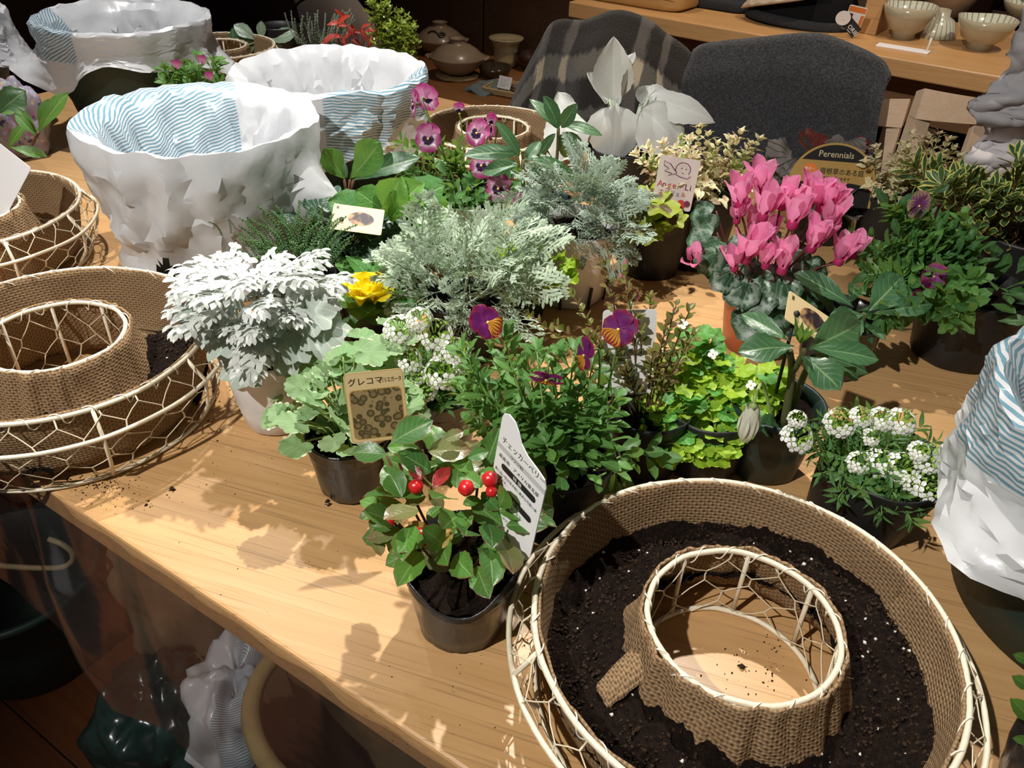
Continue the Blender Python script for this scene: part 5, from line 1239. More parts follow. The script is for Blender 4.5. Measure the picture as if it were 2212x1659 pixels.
c_.shape([(x, y + .026) for x, y in rrect(.0465, .060, .0035)], M_TAND); c_.shape([(x, y + .020) for x, y in rrect(.043, .044, .004)], plain('amber_print', (.46, .28, .06), .5)); c_.shape([(x, y + .020) for x, y in rrect(.0415, .0425, .004)], photomat(), 'photo')
c_.text('グレコマ', -.0215, .0465, .0072, M_INK); c_.text('バリエガータ', .0045, .0470, .0048, M_INK, sx=.62)
c_.stake(B + Vector((.004, -.018, .052)), 0, -.003)

# ---- dusty miller
o, B = plant('dusty_miller', 'white felted dusty miller in a translucent white pot', (606, 900), .051, .036, .093, M_PWHITE, seed=14)
def dusty(seed, L=.064):
    R_ = random.Random(seed); g = G(); n = 4
    g.add(*blade(L, .013, 'strap', 1, 8, .5))
    for i in range(n):
        t = .22 + .62 * i / (n - 1); th = .5 * t; y = L * t * .97; z = -L * t * t * .25; ln = L * (.24 + .26 * sin(pi * (.15 + t * .75)))
        for sg in (-1, 1):
            a = radians(62 - 26 * t) * sg; v, f, uv = blade(ln, ln * .27, 'finger', 1, 6, .9 + R_.uniform(-.2, .3)); M_ = T((0, y, z)) @ Matrix.Rotation(-a, 4, 'Z') @ Matrix.Rotation(R_.uniform(-.1, .35), 4, 'X'); g.add(v, f, uv, 0, M_)
            for s2 in (-1, 1):
                v, f, uv = blade(ln * .46, ln * .22, 'finger', 1, 4, 1.0); g.add(v, f, uv, 0, M_ @ T((0, ln * .50, -ln * .10)) @ Matrix.Rotation(s2 * .85, 4, 'Z'))
    for a in (-.55, 0, .55): v, f, uv = blade(L * .28, L * .10, 'finger', 1, 5, .9); g.add(v, f, uv, 0, T((0, L * .90, -L * .20)) @ Matrix.Rotation(a, 4, 'Z') @ Matrix.Rotation(-.35, 4, 'X'))
    return g.mesh('leaf', L_DUST)
dm = [dusty(s) for s in range(5)]
dg_ = [rleaf('leaf', .021, L_DUSTG, o_lobe(7, .22, 21, .05, .5), 4, 56, .10, .10, 4, s, .42) for s in range(3)]
for ob in dome(o, dm, 38, (-.002, -.004, .124), .032, .032, .064, 21, -.05, 1.0, .16, (.72, .98), inner=.35, out=.9, jit=.28, tilt=.95): pass
DG = [(440, 690, .10, 1.2), (485, 720, .09, 1.45), (530, 790, .055, 1.3), (560, 720, .09, 1.1), (640, 740, .095, 1.1), (700, 720, .10, 1.25), (590, 690, .11, 1.0), (680, 680, .115, 1.0), (620, 770, .08, 1.0), (470, 660, .115, 1.0), (535, 745, .08, 1.1)]
R_ = random.Random(6)
for (x, y, z, s) in DG:
    p = PY(x, y, B.y - .045) - B; hd = Vector((p.x, p.y, 0)).normalized(); d = (hd + Vector((0, 0, -.45 + R_.uniform(-.2, .2)))).normalized(); put('leaf', dg_[R_.randrange(3)], o, p - d * .018 * s, d, Vector((R_.uniform(-.3, .3), -.6, .8)), s, )
    stem(o, [Vector((p.x * .3, p.y * .3, .075)), (p - d * .018 * s) * .8 + Vector((0, 0, .02)), p - d * .018 * s], .0016, M_STEMS, 5, 6)
for k in range(9):
    t = k * .7; stem(o, [(0.006 * cos(t), .006 * sin(t), .075), (.028 * cos(t), .028 * sin(t), .11), (.045 * cos(t), .045 * sin(t), .15)], .002, M_STEMS, 5, 6)

# ---- green whip plant behind the dusty miller
o, B = plant('whip_shrub', 'green scaly whip-stemmed shrub between dusty miller and white bag', Vector((-.262, .872, 0)), .045, .034, .08, M_PDARK, seed=2)
def sprig(seed, L=.05):
    R_ = random.Random(seed); g = G(); pts = arc3((0, 0, 0), (R_.uniform(-.006, .006), L, 0), (R_.uniform(-.004, .004), 0, .006), 8); g.add(*tube(pts, .0006, 4, False))
    for i in range(44):
        t = (i + .5) / 44; k = t * 8; j = min(int(k), 7); p = Vector(pts[j]).lerp(Vector(pts[j + 1]), k - j); a = i * 2.4; s = .0019 * (1.15 - .5 * t); d = Vector((cos(a), .5, sin(a))) * s * 1.0
        g.add([(s * .8, 0, 0), (-s * .5, s * .4, 0), (-s * .4, -s * .6, 0), (0, 0, s), (0, 0, -s * .8)], [(0, 1, 3), (1, 2, 3), (2, 0, 3), (1, 0, 4), (2, 1, 4), (0, 2, 4)], None, 0, T(p + d))
    return g.mesh('sprig', L_THY)
sp = [sprig(s) for s in range(4)]
dome(o, sp, 72, (0, 0, .085), .045, .04, .03, 31, .0, 1.0, .75, (.7, 1.15), 'sprig', .3, .3, .55)
for (x, y, x2, y2) in ((480, 510, 455, 485), (545, 500, 520, 442), (640, 500, 640, 440), (575, 490, 563, 445), (660, 520, 690, 475), (600, 500, 605, 455), (500, 505, 492, 460)):
    hleaf(o, B, sp[(x + y) % 4], (x, y, .105), (x2, y2, .125), .05, (0, -.3, 1), 0, 'sprig', 1.1)

# ---- yellow primrose
o, B = plant('yellow_primrose', 'yellow double primrose with crinkled leaves between dusty miller and artemisia', (815, 735), .042, .032, .07, M_PDARK, seed=4)
pr = [leaf('leaf', .065, .036, L_PRIM, 'obov', 5, 12, .12, .7, .06, .03, seed=s) for s in range(3)]
dome(o, pr, 20, (0, 0, .060), .022, .022, .012, 8, .0, .9, .55, (.7, 1.05), inner=.3, out=.9)
pe = [leaf('petal', .024, .030, PT_YEL, 'petal', 5, 8, -.05, -.4, .10, seed=s) for s in range(3)]
fc = PY(798, 640, B.y - .03) - B; fl_ = link('flower', mesh('flower', *lathe([(.0001, .004), (.004, 0), (.002, -.02), (.001, -.035)], 8)[:2], M_STEM), o, frame(fc, (0.2, 0, 1), (0, -.8, .7)))
fl_.matrix_local = T(fc)
for k in range(15):
    a = k * 2.399; e = .25 + .065 * k; d = Vector((cos(a) * e, sin(a) * e - .12, 1 - .05 * k)); link('petal', pe[k % 3], fl_, frame((cos(a) * .003, sin(a) * .003, 0), d, Vector((-cos(a) * .9, -sin(a) * .9, .6)), .95 + .035 * k))
hleaf(o, B, pr[0], (855, 680, .06), (890, 610, .085), .06, (-.6, -.5, .6)); hleaf(o, B, pr[1], (830, 700, .055), (845, 625, .09), .062, (-.3, -.8, .5))
hleaf(o, B, pr[2], (790, 700, .05), (735, 690, .06), .06, (0, -.4, 1)); hleaf(o, B, pr[1], (810, 720, .05), (800, 745, .05), .06, (0, -.4, 1), 0, 'leaf', 2.0)

# ---- silver artemisia (two plants)
def frond(seed, L, mat, dense=7):
    R_ = random.Random(seed); g = G(); pts = arc3((0, 0, 0), (0, L, 0), (0, 0, L * .10), 8); g.add(*tube(pts, [.0010 * (1 - .7 * i / 8) for i in range(9)], 4, False))
    for i in range(dense):
        t = .20 + .76 * i / (dense - 1); k = t * 8; j = min(int(k), 7); p = Vector(pts[j]).lerp(Vector(pts[j + 1]), k - j); ln = L * .34 * sin(pi * (.22 + t * .68)) ** .8 + L * .04
        for sg in (-1, 1):
            M_ = T(p) @ Matrix.Rotation(-sg * radians(58 - 18 * t), 4, 'Z') @ Matrix.Rotation(R_.uniform(-.25, .35), 4, 'X') @ Matrix.Rotation(sg * R_.uniform(0, .4), 4, 'Y')
            v, f, uv = blade(ln, L * .034, 'strap', 1, 3, .25); g.add(v, f, uv, 0, M_)
            for q in range(3):
                tt = .34 + .24 * q; l2 = ln * (.46 - .07 * q)
                for s2 in (-1, 1):
                    v, f, uv = blade(l2, L * .042, 'finger', 1, 3, .3); M2 = M_ @ T((0, ln * tt, -ln * tt * tt * .12)) @ Matrix.Rotation(-s2 * .75, 4, 'Z') @ Matrix.Rotation(R_.uniform(-.2, .3), 4, 'X'); g.add(v, f, uv, 0, M2)
    v, f, uv = blade(L * .12, L * .06, 'spoon', 1, 2, .3); g.add(v, f, uv, 0, T(pts[-1]))
    return g.mesh('frond', mat)
fa = [frond(s, .062, L_ART) for s in range(5)]; fb = [frond(s + 20, .055, L_ART2) for s in range(4)]
o, B = plant('silver_artemisia', 'pale silver feathery artemisia in the centre, in front of the white pot', (1000, 762), .046, .035, .08, M_PDARK, seed=9)
dome(o, fa, 60, (.0, .0, .100), .062, .052, .042, 41, -.75, 1.0, .35, (.75, 1.15), 'frond', .25, .35, .8)
for (a_, b_) in (((905, 560), (915, 440)), ((1010, 580), (1060, 470)), ((1045, 480), (1085, 455)), ((930, 560), (840, 540)), ((1000, 560), (900, 520)), ((1060, 610), (1200, 620)), ((960, 600), (1010, 560)), ((1000, 580), (960, 620)), ((880, 690), (840, 660)), ((1060, 650), (1110, 690)), ((1020, 500), (995, 460)), ((930, 500), (975, 490)), ((1060, 520), (1100, 500)), ((1030, 560), (1075, 540)), ((960, 650), (1010, 690)), ((900, 650), (870, 700)), ((880, 560), (850, 580))):
    p, q = PY(a_[0], a_[1], B.y - .03) - B, PY(b_[0], b_[1], B.y - .045) - B; d = q - p; put('frond', fa[(a_[0] + b_[1]) % 5], o, p, d, (R_.uniform(-.3, .3), -.8, .6), d.length / .062 * 1.08)
for (x, y) in ((905, 570), (1010, 590), (960, 610), (1060, 620), (930, 590), (880, 640)):
    p = PY(x, y, B.y - .03) - B; stem(o, [(0, 0, .065), Vector((p.x * .5, p.y * .5, p.z * .5 + .03)), p], .0016, M_STEMS, 5, 6)
o, B = plant('silver_artemisia', 'silver grey artemisia in a white pot with slits', (1228, 636), .0595, .044, .108, M_PWHITE, seed=19)
for t in (-1.85, -1.05, -.3): link('slit', box_mesh('slit', (-.0018, -.0015, .002), (.0018, .0015, .036), M_INK, .0004), o, Matrix.Rotation(t, 4, 'Z') @ T((.0478, 0, .0)) @ Matrix.Rotation(radians(8), 4, 'Y') @ Matrix.Rotation(pi / 2, 4, 'Z'))
dome(o, fb, 68, (.005, -.005, .120), .056, .054, .048, 43, -.45, 1.0, .18, (.7, 1.2), 'frond', .25, .4, .8)
for (a_, b_) in (((1200, 470), (1120, 470)), ((1210, 430), (1180, 380)), ((1260, 420), (1320, 360)), ((1290, 460), (1385, 430)), ((1250, 500), (1250, 570)), ((1300, 500), (1330, 590)), ((1190, 510), (1150, 530)), ((1230, 460), (1290, 500)), ((1270, 400), (1250, 360)), ((1200, 450), (1140, 420)), ((1310, 520), (1370, 560))):
    p, q = PY(a_[0], a_[1], B.y - .035) - B, PY(b_[0], b_[1], B.y - .055) - B; d = q - p; put('frond', fb[(a_[0] + b_[1]) % 4], o, p, d, (R_.uniform(-.3, .3), -.8, .6), d.length / .055 * 1.05)

# ---- white alyssum (two plants)
hd_ = [headmesh('flower_head', .0125, 24, s, b) for s, b in ((1, .9), (2, 1.2), (3, .6))]
al = [leaf('leaf', .020, .0055, L_ALY, 'lance', 2, 5, .3, .4, seed=s) for s in range(2)]; aly_ = [leaf('leaf', .019, .008, L_ALYY, 'spoon', 2, 5, .2, .4, seed=3)]
def alyssum(label, px, rt, rb, h, mat, heads, seed, spread, nsh, cz, hs=1.0, **kw):
    o, B = plant('alyssum', label, px, rt, rb, h, mat, seed=seed, **kw); R_ = random.Random(seed)
    for k in range(nsh):
        a = k * 2.4; r = spread * sqrt((k + .5) / nsh); tip = Vector((r * cos(a), r * sin(a), cz + R_.uniform(-.012, .012) - r * .25)); shoot(o, (tip.x * .25, tip.y * .25, h * .8), tip, (0, 0, .004), al, 7, seed * 50 + k, .15, (1.1, .8), 65, 2, M_STEM, .0009, 3)
    dome(o, aly_, 26, (0, 0, h * .82), spread * .8, spread * .8, .012, seed + 3, -.2, .8, .2, (.7, 1.0), inner=.4)
    for (x, y, z, s) in heads:
        p = PY(x, y, B.y - .03 + (z - .1) * .8) - B; s *= hs; he = link('flower_head', hd_[(x + y) % 3], o, frame(p, (R_.uniform(-.3, .3), .8, .35), (R_.uniform(-.25, .25), -.55, .9), s), None, 'stuff'); stem(o, [(p.x * .4, p.y * .4, h * .82), p * .8 + Vector((0, 0, .01)), p - Vector((0, 0, .004))], .0008, M_STEM, 4, 5)
    return o, B
alyssum('white alyssum in a black pot between ground ivy and central viola', (950, 955), .043, .033, .075, M_PBLACK, [(940, 722, .125, .95), (955, 805, .10, 1.0), (862, 712, .12, .85), (880, 778, .105, .8), (912, 838, .085, .85), (985, 758, .11, .8), (905, 690, .125, .7), (960, 760, .115, .6), (895, 810, .10, .7)], 5, .046, 26, .10, 1.3)
alyssum('white alyssum in a wide black pot at the right behind the front basket', (1842, 1120), .056, .045, .078, M_PDARK, [(1722, 945, .095, 1.0), (1722, 905, .10, .6), (1815, 912, .105, 1.0), (1860, 900, .10, .7), (1905, 905, .105, .8), (1945, 910, .105, .9), (1900, 1000, .11, 1.05), (1945, 1012, .105, 1.15), (1855, 1000, .105, .8), (2005, 990, .10, 1.0), (2005, 1050, .085, 1.1), (1970, 1040, .09, .8), (1880, 945, .11, .6), (1985, 975, .10, .7)], 6, .070, 58, .092, lean=(.12, -.05))
# ---- orange and purple viola in the centre
R_ = random.Random(33)
vl = [leaf('leaf', .026, .011, L_VIO, 'obov', 3, 8, .18, .45, .05, .06, seed=s) for s in range(3)]
vd = [leaf('leaf', .026, .011, L_VIOD, 'obov', 3, 8, .18, .45, .05, .06, seed=s) for s in range(3)]
PS_V = petal_set(PT_VIOT, PT_VIOT, PT_VIOL, .80); PS_M = petal_set(PT_MAGT, PT_MAGB, PT_MAGB, 1.06); PS_A = petal_set(PT_ANT, PT_ANT, PT_ANT, .95); PS_D = petal_set(PT_VIOT, PT_VIOT, PT_VIOT, .85)
o, B = plant('viola', 'purple and orange viola in a black pot at the picture centre', (1195, 1122), .050, .038, .082, M_PDARK, seed=16)
sh_px = [(1000, 760), (1020, 800), (1060, 740), (1090, 730), (1100, 800), (1040, 860), (990, 830), (1160, 760), (1200, 770), (1240, 760), (1280, 790), (1300, 830), (1250, 850), (1150, 880), (1090, 900), (1210, 900), (1290, 900), (1020, 910), (1330, 860), (1180, 960), (1120, 980), (1250, 980), (1300, 960), (1140, 780)]
for k, (x, y) in enumerate(sh_px):
    tip = PY(x, y, B.y - .035 + .05 * R_.random()) - B; shoot(o, (tip.x * .15, tip.y * .15, .066), tip, (tip.x * .08, -.006, .008), vl, 7, 300 + k, .25, (1.15, .75), 55, 2 if k % 3 else 3, M_STEMP if k % 2 else M_STEM, .0015, 4)
tip = rel(B, 1420, 985, .062); shoot(o, (.03, -.01, .07), tip, (0, 0, .01), vl, 5, 390, .3, (.8, 1.0), 50, 2, M_STEMP, .0013, 3)
tip = rel(B, 1325, 1040, .035); shoot(o, (.03, -.02, .07), tip, (0.01, 0, .012), vl, 5, 391, .3, (.9, .9), 50, 2, M_STEM, .0012, 3)
dome(o, vl, 46, (0, -.005, .085), .052, .05, .03, 71, -.2, .9, .3, (.7, 1.1), inner=.3)
pansy(o, PY(1053, 697, B.y - .03) - B, (.55, -.55, .55), (-.75, -.1, .6), PS_V, (-.02, .0, .07))
pansy(o, PY(1336, 712, B.y - .03) - B, (-.25, -.75, .60), (.55, .1, .8), PS_V, (.03, .0, .07))
pansy(o, PY(1180, 820, B.y - .055) - B, (-.15, -.55, -.55), (-.05, -.55, .6), PS_V, (.0, .0, .08))
pansy(o, PY(1262, 768, B.y - .02) - B, (-.92, -.3, .1), (.1, 0, 1), PS_V, (.02, .0, .08))

# ---- little-leaved myrtle
o, B = plant('dwarf_myrtle', 'bronze small-leaved dwarf myrtle with upright twigs behind the viola', (1376, 1004), .045, .036, .078, M_PDARK, seed=22)
ml = [leaf('leaf', .0105, .0075, L_MYR, 'ellip', 2, 4, .35, .2, seed=s) for s in range(3)]
ends = [(1145, 680), (1235, 635), (1300, 570), (1350, 585), (1405, 640), (1460, 660), (1490, 670), (1440, 700), (1380, 690), (1330, 740), (1270, 720), (1200, 700), (1500, 720), (1410, 760), (1350, 800), (1290, 780), (1460, 790), (1240, 800), (1390, 830), (1430, 870), (1330, 860)]
for k, (x, y) in enumerate(ends):
    tip = PY(x, y, B.y + R_.uniform(-.02, .045)) - B; shoot(o, (tip.x * .2, tip.y * .2 + R_.uniform(-.01, .01), .062), tip, (-tip.x * .05, 0, .004), ml, 12, 500 + k, .30, (1.15, .85), 58, 2, M_STEMB, .0011, 2, 0, 'leaf', .3)
for (x, y) in ((1350, 580), (1340, 610), (1375, 650), (1325, 765)):
    p = PY(x, y, B.y + .01) - B; v, f, uv = lathe([(.0001, 0), (.0022, .002), (.0024, .005), (.0001, .010)], 8); link('bud', mesh('bud', v, f, PT_PINKB, uv), o, T(p))
tp = PY(1352, 828, .625)
c_ = Card('plant_label', 'plain white label with one line of print behind the viola flower', cframe(tp, (1, .12, .0), (.05, .28, 1)), [(x, y + .030) for x, y in rrect(.050, .082, .004)], M_PAPER)
c_.text('水を切らさないように少しづつ', -.020, .028, .0042, M_INK, sx=.9); c_.text('やりましょう', -.020, .022, .0038, M_INK); c_.stake(B + Vector((-.004, .006, .058)), 0, -.008)

# ---- chartreuse plant
o, B = plant('chartreuse_shrub', 'bright yellow-green small-leaved plant in a black pot beside hellebore', (1512, 1000), .045, .036, .075, M_PDARK, seed=24)
cl = [rleaf('leaf', .0105, L_CHA, o_lobe(5, .22, 15, .10, .45), 3, 30, .12, .14, 4, s, .44) for s in range(3)]; cg = [rleaf('leaf', .0105, L_CHAG, o_lobe(5, .22, 15, .10, .45), 3, 30, .12, .12, 4, s, .44) for s in range(2)]
CP = [(x, y) for x, y in ((1500, 720), (1530, 740), (1560, 770), (1590, 790), (1620, 800), (1650, 810), (1680, 800), (1480, 760), (1510, 790), (1450, 790), (1545, 820), (1580, 840), (1620, 850), (1660, 850), (1490, 830), (1440, 840), (1530, 870), (1570, 890), (1610, 890), (1480, 880), (1430, 890), (1500, 920), (1460, 930), (1545, 930), (1520, 960), (1470, 960), (1420, 930), (1590, 930), (1410, 860), (1640, 880), (1560, 960), (1440, 975))]
for k, (x, y) in enumerate(CP):
    yy = B.y + .045 - (y - 720) * .00036; p = PY(x, y, yy) - B; b_ = Vector((p.x * .35, p.y * .35, .062)); link('stem', tube_mesh('stem', poly_s([b_, b_.lerp(p, .6) + Vector((0, 0, .006)), p], 6), .0008, M_STEM, 4), o)
    for q in range(7):
        a = q * 2.4 + k; hd = Vector((cos(a), sin(a) - .25, R_.uniform(-.1, .45))); green = (y < 760 or R_.random() < .22); put('leaf', (cg if green else cl)[R_.randrange(2)], o, p + Vector((0, 0, -.0025 * q)), hd, Vector((0, -.35, 1)), R_.uniform(.75, 1.2))
for (x, y) in ((1540, 765), (1622, 832), (1475, 700)):
    p = PY(x, y, B.y - .02) - B; fo = link('flower', mesh('flower', *lathe([(.0001, .001), (.001, 0), (.0001, -.002)], 6)[:2], M_EYE), o, frame(p, (1, 0, .3), (0, -.7, .7)))
    pm_ = leaf('petal', .005, .0045, PT_WHITE, 'petal', 2, 4, .1, .2)
    for q in range(4): link('petal', pm_, fo, frame((0, 0, 0), (cos(q * pi / 2), sin(q * pi / 2), .1)))

# ---- hellebore in a dark green square-bottomed pot
o, B = plant('hellebore', 'dark leaved hellebore with pale bud in a dark green pot', (1643, 1004), .046, .034, .082, M_PGREEN, 'rigid', seed=26, square=.35)
hb = leaf('leaf', .075, .042, L_HEL, 'obov', 6, 14, .14, .30, .05, .045, seed=1); hn = leaf('leaf', .080, .028, L_HEL, 'obov', 5, 14, .22, .35, .04, .045, seed=2); hw = leaf('leaf', .066, .046, L_HEL, 'obov', 6, 14, .10, .40, .05, .045, seed=3)
Y0 = B.y - .045
def hp_(me, a_, b_, ya, yb, L, up=(0, -.35, 1), root=None, base=None):
    p, q = PY(a_[0], a_[1], ya) - (base or B), PY(b_[0], b_[1], yb) - (base or B); d = q - p; return put('leaf', me, root or o, p, d, up, d.length / L)
hp_(hb, (1739, 756), (1880, 694), Y0, Y0 + .03, .074, (.3, -.75, .6)); hp_(hn, (1750, 752), (1910, 764), Y0, Y0 - .005, .078, (.1, -.5, .85)); hp_(hw, (1729, 764), (1818, 826), Y0, Y0 - .035, .063, (.1, -.55, .8))
hp_(hb, (1716, 748), (1606, 752), Y0, Y0 - .01, .072, (-.1, -.55, .8)); hp_(hn, (1707, 738), (1606, 668), Y0 + .01, Y0 + .04, .077, (.25, -.75, .6)); hp_(hn, (1757, 764), (1890, 790), Y0 + .02, Y0 + .02, .078, (0, -.3, 1)); hp_(hb, (1800, 780), (1860, 815), Y0 + .03, Y0 + .02, .073); hp_(hb, (1690, 930), (1650, 915), Y0 + .02, Y0, .073, (0, -.6, .7))
c0_ = PY(1737, 752, Y0) - B; s0 = rel(B, 1692, 925, .068); s1 = rel(B, 1700, 905, .068)
stem(o, [s0, PY(1710, 812, Y0 + .02) - B, PY(1706, 758, Y0 + .005) - B], .0042, M_STEMD, 8, 10, r1=.003); stem(o, [s1 + Vector((.006, .008, 0)), PY(1733, 820, Y0 + .03) - B, PY(1757, 770, Y0 + .02) - B], .0038, M_STEMD, 8, 10, r1=.0028); stem(o, [PY(1715, 800, Y0 + .015) - B, PY(1735, 765, Y0) - B, c0_], .003, M_STEMD, 7, 8)
bd = [leaf('bract', .022, .006, L_HELG, 'lance', 2, 5, .4, -.2, seed=s) for s in range(2)]
for k in range(8): a = k * .8; put('bract', bd[k % 2], o, PY(1728, 742, Y0 + .006) - B, (cos(a) * .35, sin(a) * .35 - .1, 1), (cos(a), sin(a), .2), R_.uniform(.8, 1.3))
bm_ = leaf('petal', .042, .019, PT_HBUD, 'ellip', 4, 9, .0, .35, .03, cup=-.25, seed=2)
p = PY(1628, 874, B.y - .075) - B; bo = link('flower', mesh('flower', *lathe([(.0001, .002), (.004, 0), (.002, -.004)], 8)[:2], M_STEMP), o, T(p))
for k in range(6): a = k * 2 * pi / 6; link('petal', bm_, bo, frame((cos(a) * .0055, sin(a) * .0055, 0), (cos(a) * .16, sin(a) * .16, -1), (cos(a), sin(a), .15), .98))
stem(o, [s0 + Vector((-.01, 0, 0)), PY(1650, 830, B.y - .03) - B, PY(1634, 850, B.y - .068) - B, p], .0016, M_STEMP, 6, 12)
M_GOLD = plain('cream_photo_card', (.72, .56, .30), .4, .5)
def hportrait():
    m = NT('dark_flower_photo'); k = m.noise(m.obj(), 55, 2, .5, .6); return m.done(m.bsdf(m.mix(m.step(k, .42, .62), (.035, .025, .03), (.50, .28, .12)), .35))
M_HPH = hportrait()
def goldcard(label, M_, w=.052, h=.030):
    c_ = Card('plant_label', label, M_, [(x, y) for x, y in rrect(w, h, .002)], M_GOLD); c_.shape([(x + .004, y + .001) for x, y in circ(0, 0, .010, 20, .016)], M_HPH, 'photo'); c_.shape(rect(-w / 2 + .004, h / 2 - .007, -w / 2 + .007, h / 2 - .003), M_STEMD)
    st_ = link('pin', tube_mesh('pin', [(-w * .3, -.004, .003), (-w * .3, -.004, -.002)], .0028, M_INK, 8), c_.o)
    inv = M_.inverted().to_3x3(); dn = inv @ Vector((.02, .0, -1)); link('stick', tube_mesh('stick', [Vector((-w * .3, -.004, 0)), Vector((-w * .3, -.004, 0)) + dn * .085], .0018, M_INK, 6), c_.o); return c_
goldcard('cream photo label tilted among the right hellebore leaves', cframe(PY(1748, 690, Y0 + .03), (.66, .05, -.42), (.15, .85, .55)), .056, .030)

# ---- second hellebore behind it
o, B = plant('hellebore', 'hellebore in a black pot between cyclamen and right viola', (1792, 790), .047, .037, .075, M_PBLACK, seed=28)
Y0 = B.y - .04
for me, a_, b_, ya, yb, L, up in ((hn, (1845, 664), (1727, 577), 0, .03, .077, (.35, -.7, .6)), (hb, (1873, 674), (1958, 590), 0, .035, .072, (-.2, -.75, .6)), (hn, (1884, 678), (2024, 648), 0, .0, .079, (.0, -.6, .8)), (hb, (1868, 680), (1798, 682), 0, -.01, .073, (0, -.5, .85)), (hw, (1868, 684), (1830, 720), 0, -.02, .064, (0, -.5, .8)), (hn, (1860, 684), (1890, 740), .01, -.01, .077, (0, -.5, .8))):
    hp_(me, a_, b_, Y0 + ya, Y0 + yb, L, up)
stem(o, [(0.01, 0, .06), PY(1850, 730, Y0 + .02) - B, PY(1866, 680, Y0) - B], .0035, M_STEMD, 7, 8)
dome(o, [hn], 6, (0, 0, .07), .02, .02, .02, 9, 0, .7, .3, (.6, .8), inner=.5)

# ---- pink cyclamen
o, B = plant('cyclamen', 'bright pink cyclamen in a terracotta coloured pot', (1618, 742), .044, .034, .080, M_TERRA, 'rigid', seed=30)
cyl = [rleaf('leaf', .019, L_CYC, o_lobe(9, .07, 0, 0, .55), 4, 40, -.10, .10, 4, s, .40, .5) for s in range(4)]
for (x, y, yy, s) in ((1520, 520, .0, 1.1), (1550, 560, -.02, 1.25), (1535, 560, -.03, 1.0), (1605, 625, -.05, 1.2), (1628, 690, -.06, 1.4), (1640, 640, -.055, 1.2), (1690, 620, -.05, 1.3), (1720, 600, -.03, 1.2), (1680, 670, -.055, 1.2), (1740, 640, -.04, 1.1), (1640, 590, -.03, 1.2), (1760, 590, 0, 1.1), (1570, 600, -.04, 1.0), (1720, 560, .0, 1.1), (1600, 540, .01, 1.1), (1680, 540, .02, 1.2), (1650, 700, -.055, 1.0), (1710, 690, -.045, 1.1), (1520, 470, .03, 1.0), (1770, 640, -.01, 1.0)):
    p = PY(x, y, B.y + yy) - B; hd = Vector((p.x, p.y - .01, 0)).normalized(); d = (hd + Vector((R_.uniform(-.3, .3), -.15, -.55 + R_.uniform(-.3, .2)))).normalized(); put('leaf', cyl[R_.randrange(4)], o, p - d * .016 * s, d, Vector((R_.uniform(-.4, .4), -.75, .65)), s); b_ = Vector((p.x * .2, p.y * .2, .07)); link('stalk', tube_mesh('stalk', poly_s([b_, b_.lerp(p, .5) + Vector((0, 0, .012)), p - d * .016 * s], 6), .0011, M_STEMR, 5), o)
cp = [leaf('petal', .036, .0175, PT_CYC, 'petal', 5, 9, .15, -.30, .09, twist=.7, cup=.2, seed=s) for s in range(3)]
cm = mesh('flower', *lathe([(.0045, .0), (.0058, -.003), (.0060, -.008), (.0048, -.010)], 12)[:2], plain('magenta_throat', (.40, .02, .12), .5))
for k, (x, y, s, yo) in enumerate(((1600, 432, 1.05, .0), (1645, 398, 1.0, .02), (1652, 458, 1.05, -.01), (1592, 470, .75, .0), (1625, 482, .75, .01), (1615, 548, 1.2, -.05), (1692, 436, .95, .01), (1716, 474, 1.1, -.02), (1748, 432, 1.05, .01), (1776, 442, 1.05, .0), (1792, 480, 1.0, -.01), (1756, 528, 1.0, -.04), (1816, 556, .95, -.03), (1846, 545, .8, -.02), (1692, 574, 1.0, -.055), (1655, 566, .8, -.06), (1586, 572, .8, -.05), (1738, 452, .95, .02), (1500, 565, .85, -.03), (1665, 505, .8, .01), (1795, 446, .9, .01), (1772, 515, 1.0, -.01))):
    p = PY(x, y, B.y + yo) - B; tl = Vector((R_.uniform(-.3, .3) + (x - 1680) * .0012, R_.uniform(-.3, .1), 1)) if k != 18 else Vector((-.7, -.4, .5)); fr = frame(p, Vector((1, 0, 0)) - tl * tl.x * .5, tl, s); fo = link('flower', cm, o, fr)
    for q in range(5):
        a = q * 2 * pi / 5 + k; oo = R_.uniform(.20, .75); link('petal', cp[R_.randrange(3)], fo, frame((cos(a) * .005, sin(a) * .005, -.002), (cos(a) * oo, sin(a) * oo, 1), (-cos(a + .5), -sin(a + .5), .3), R_.uniform(.85, 1.05)))
    b_ = Vector((p.x * .18, p.y * .18 + .004, .068)); link('flower_stalk', tube_mesh('flower_stalk', poly_s([b_, b_.lerp(p, .6) + Vector((0, .0, .005)), p - tl.normalized() * .004 * s + Vector((0, .004, -.006)), p - tl.normalized() * .006 * s], 12), .0014, M_STEMR, 5), o)

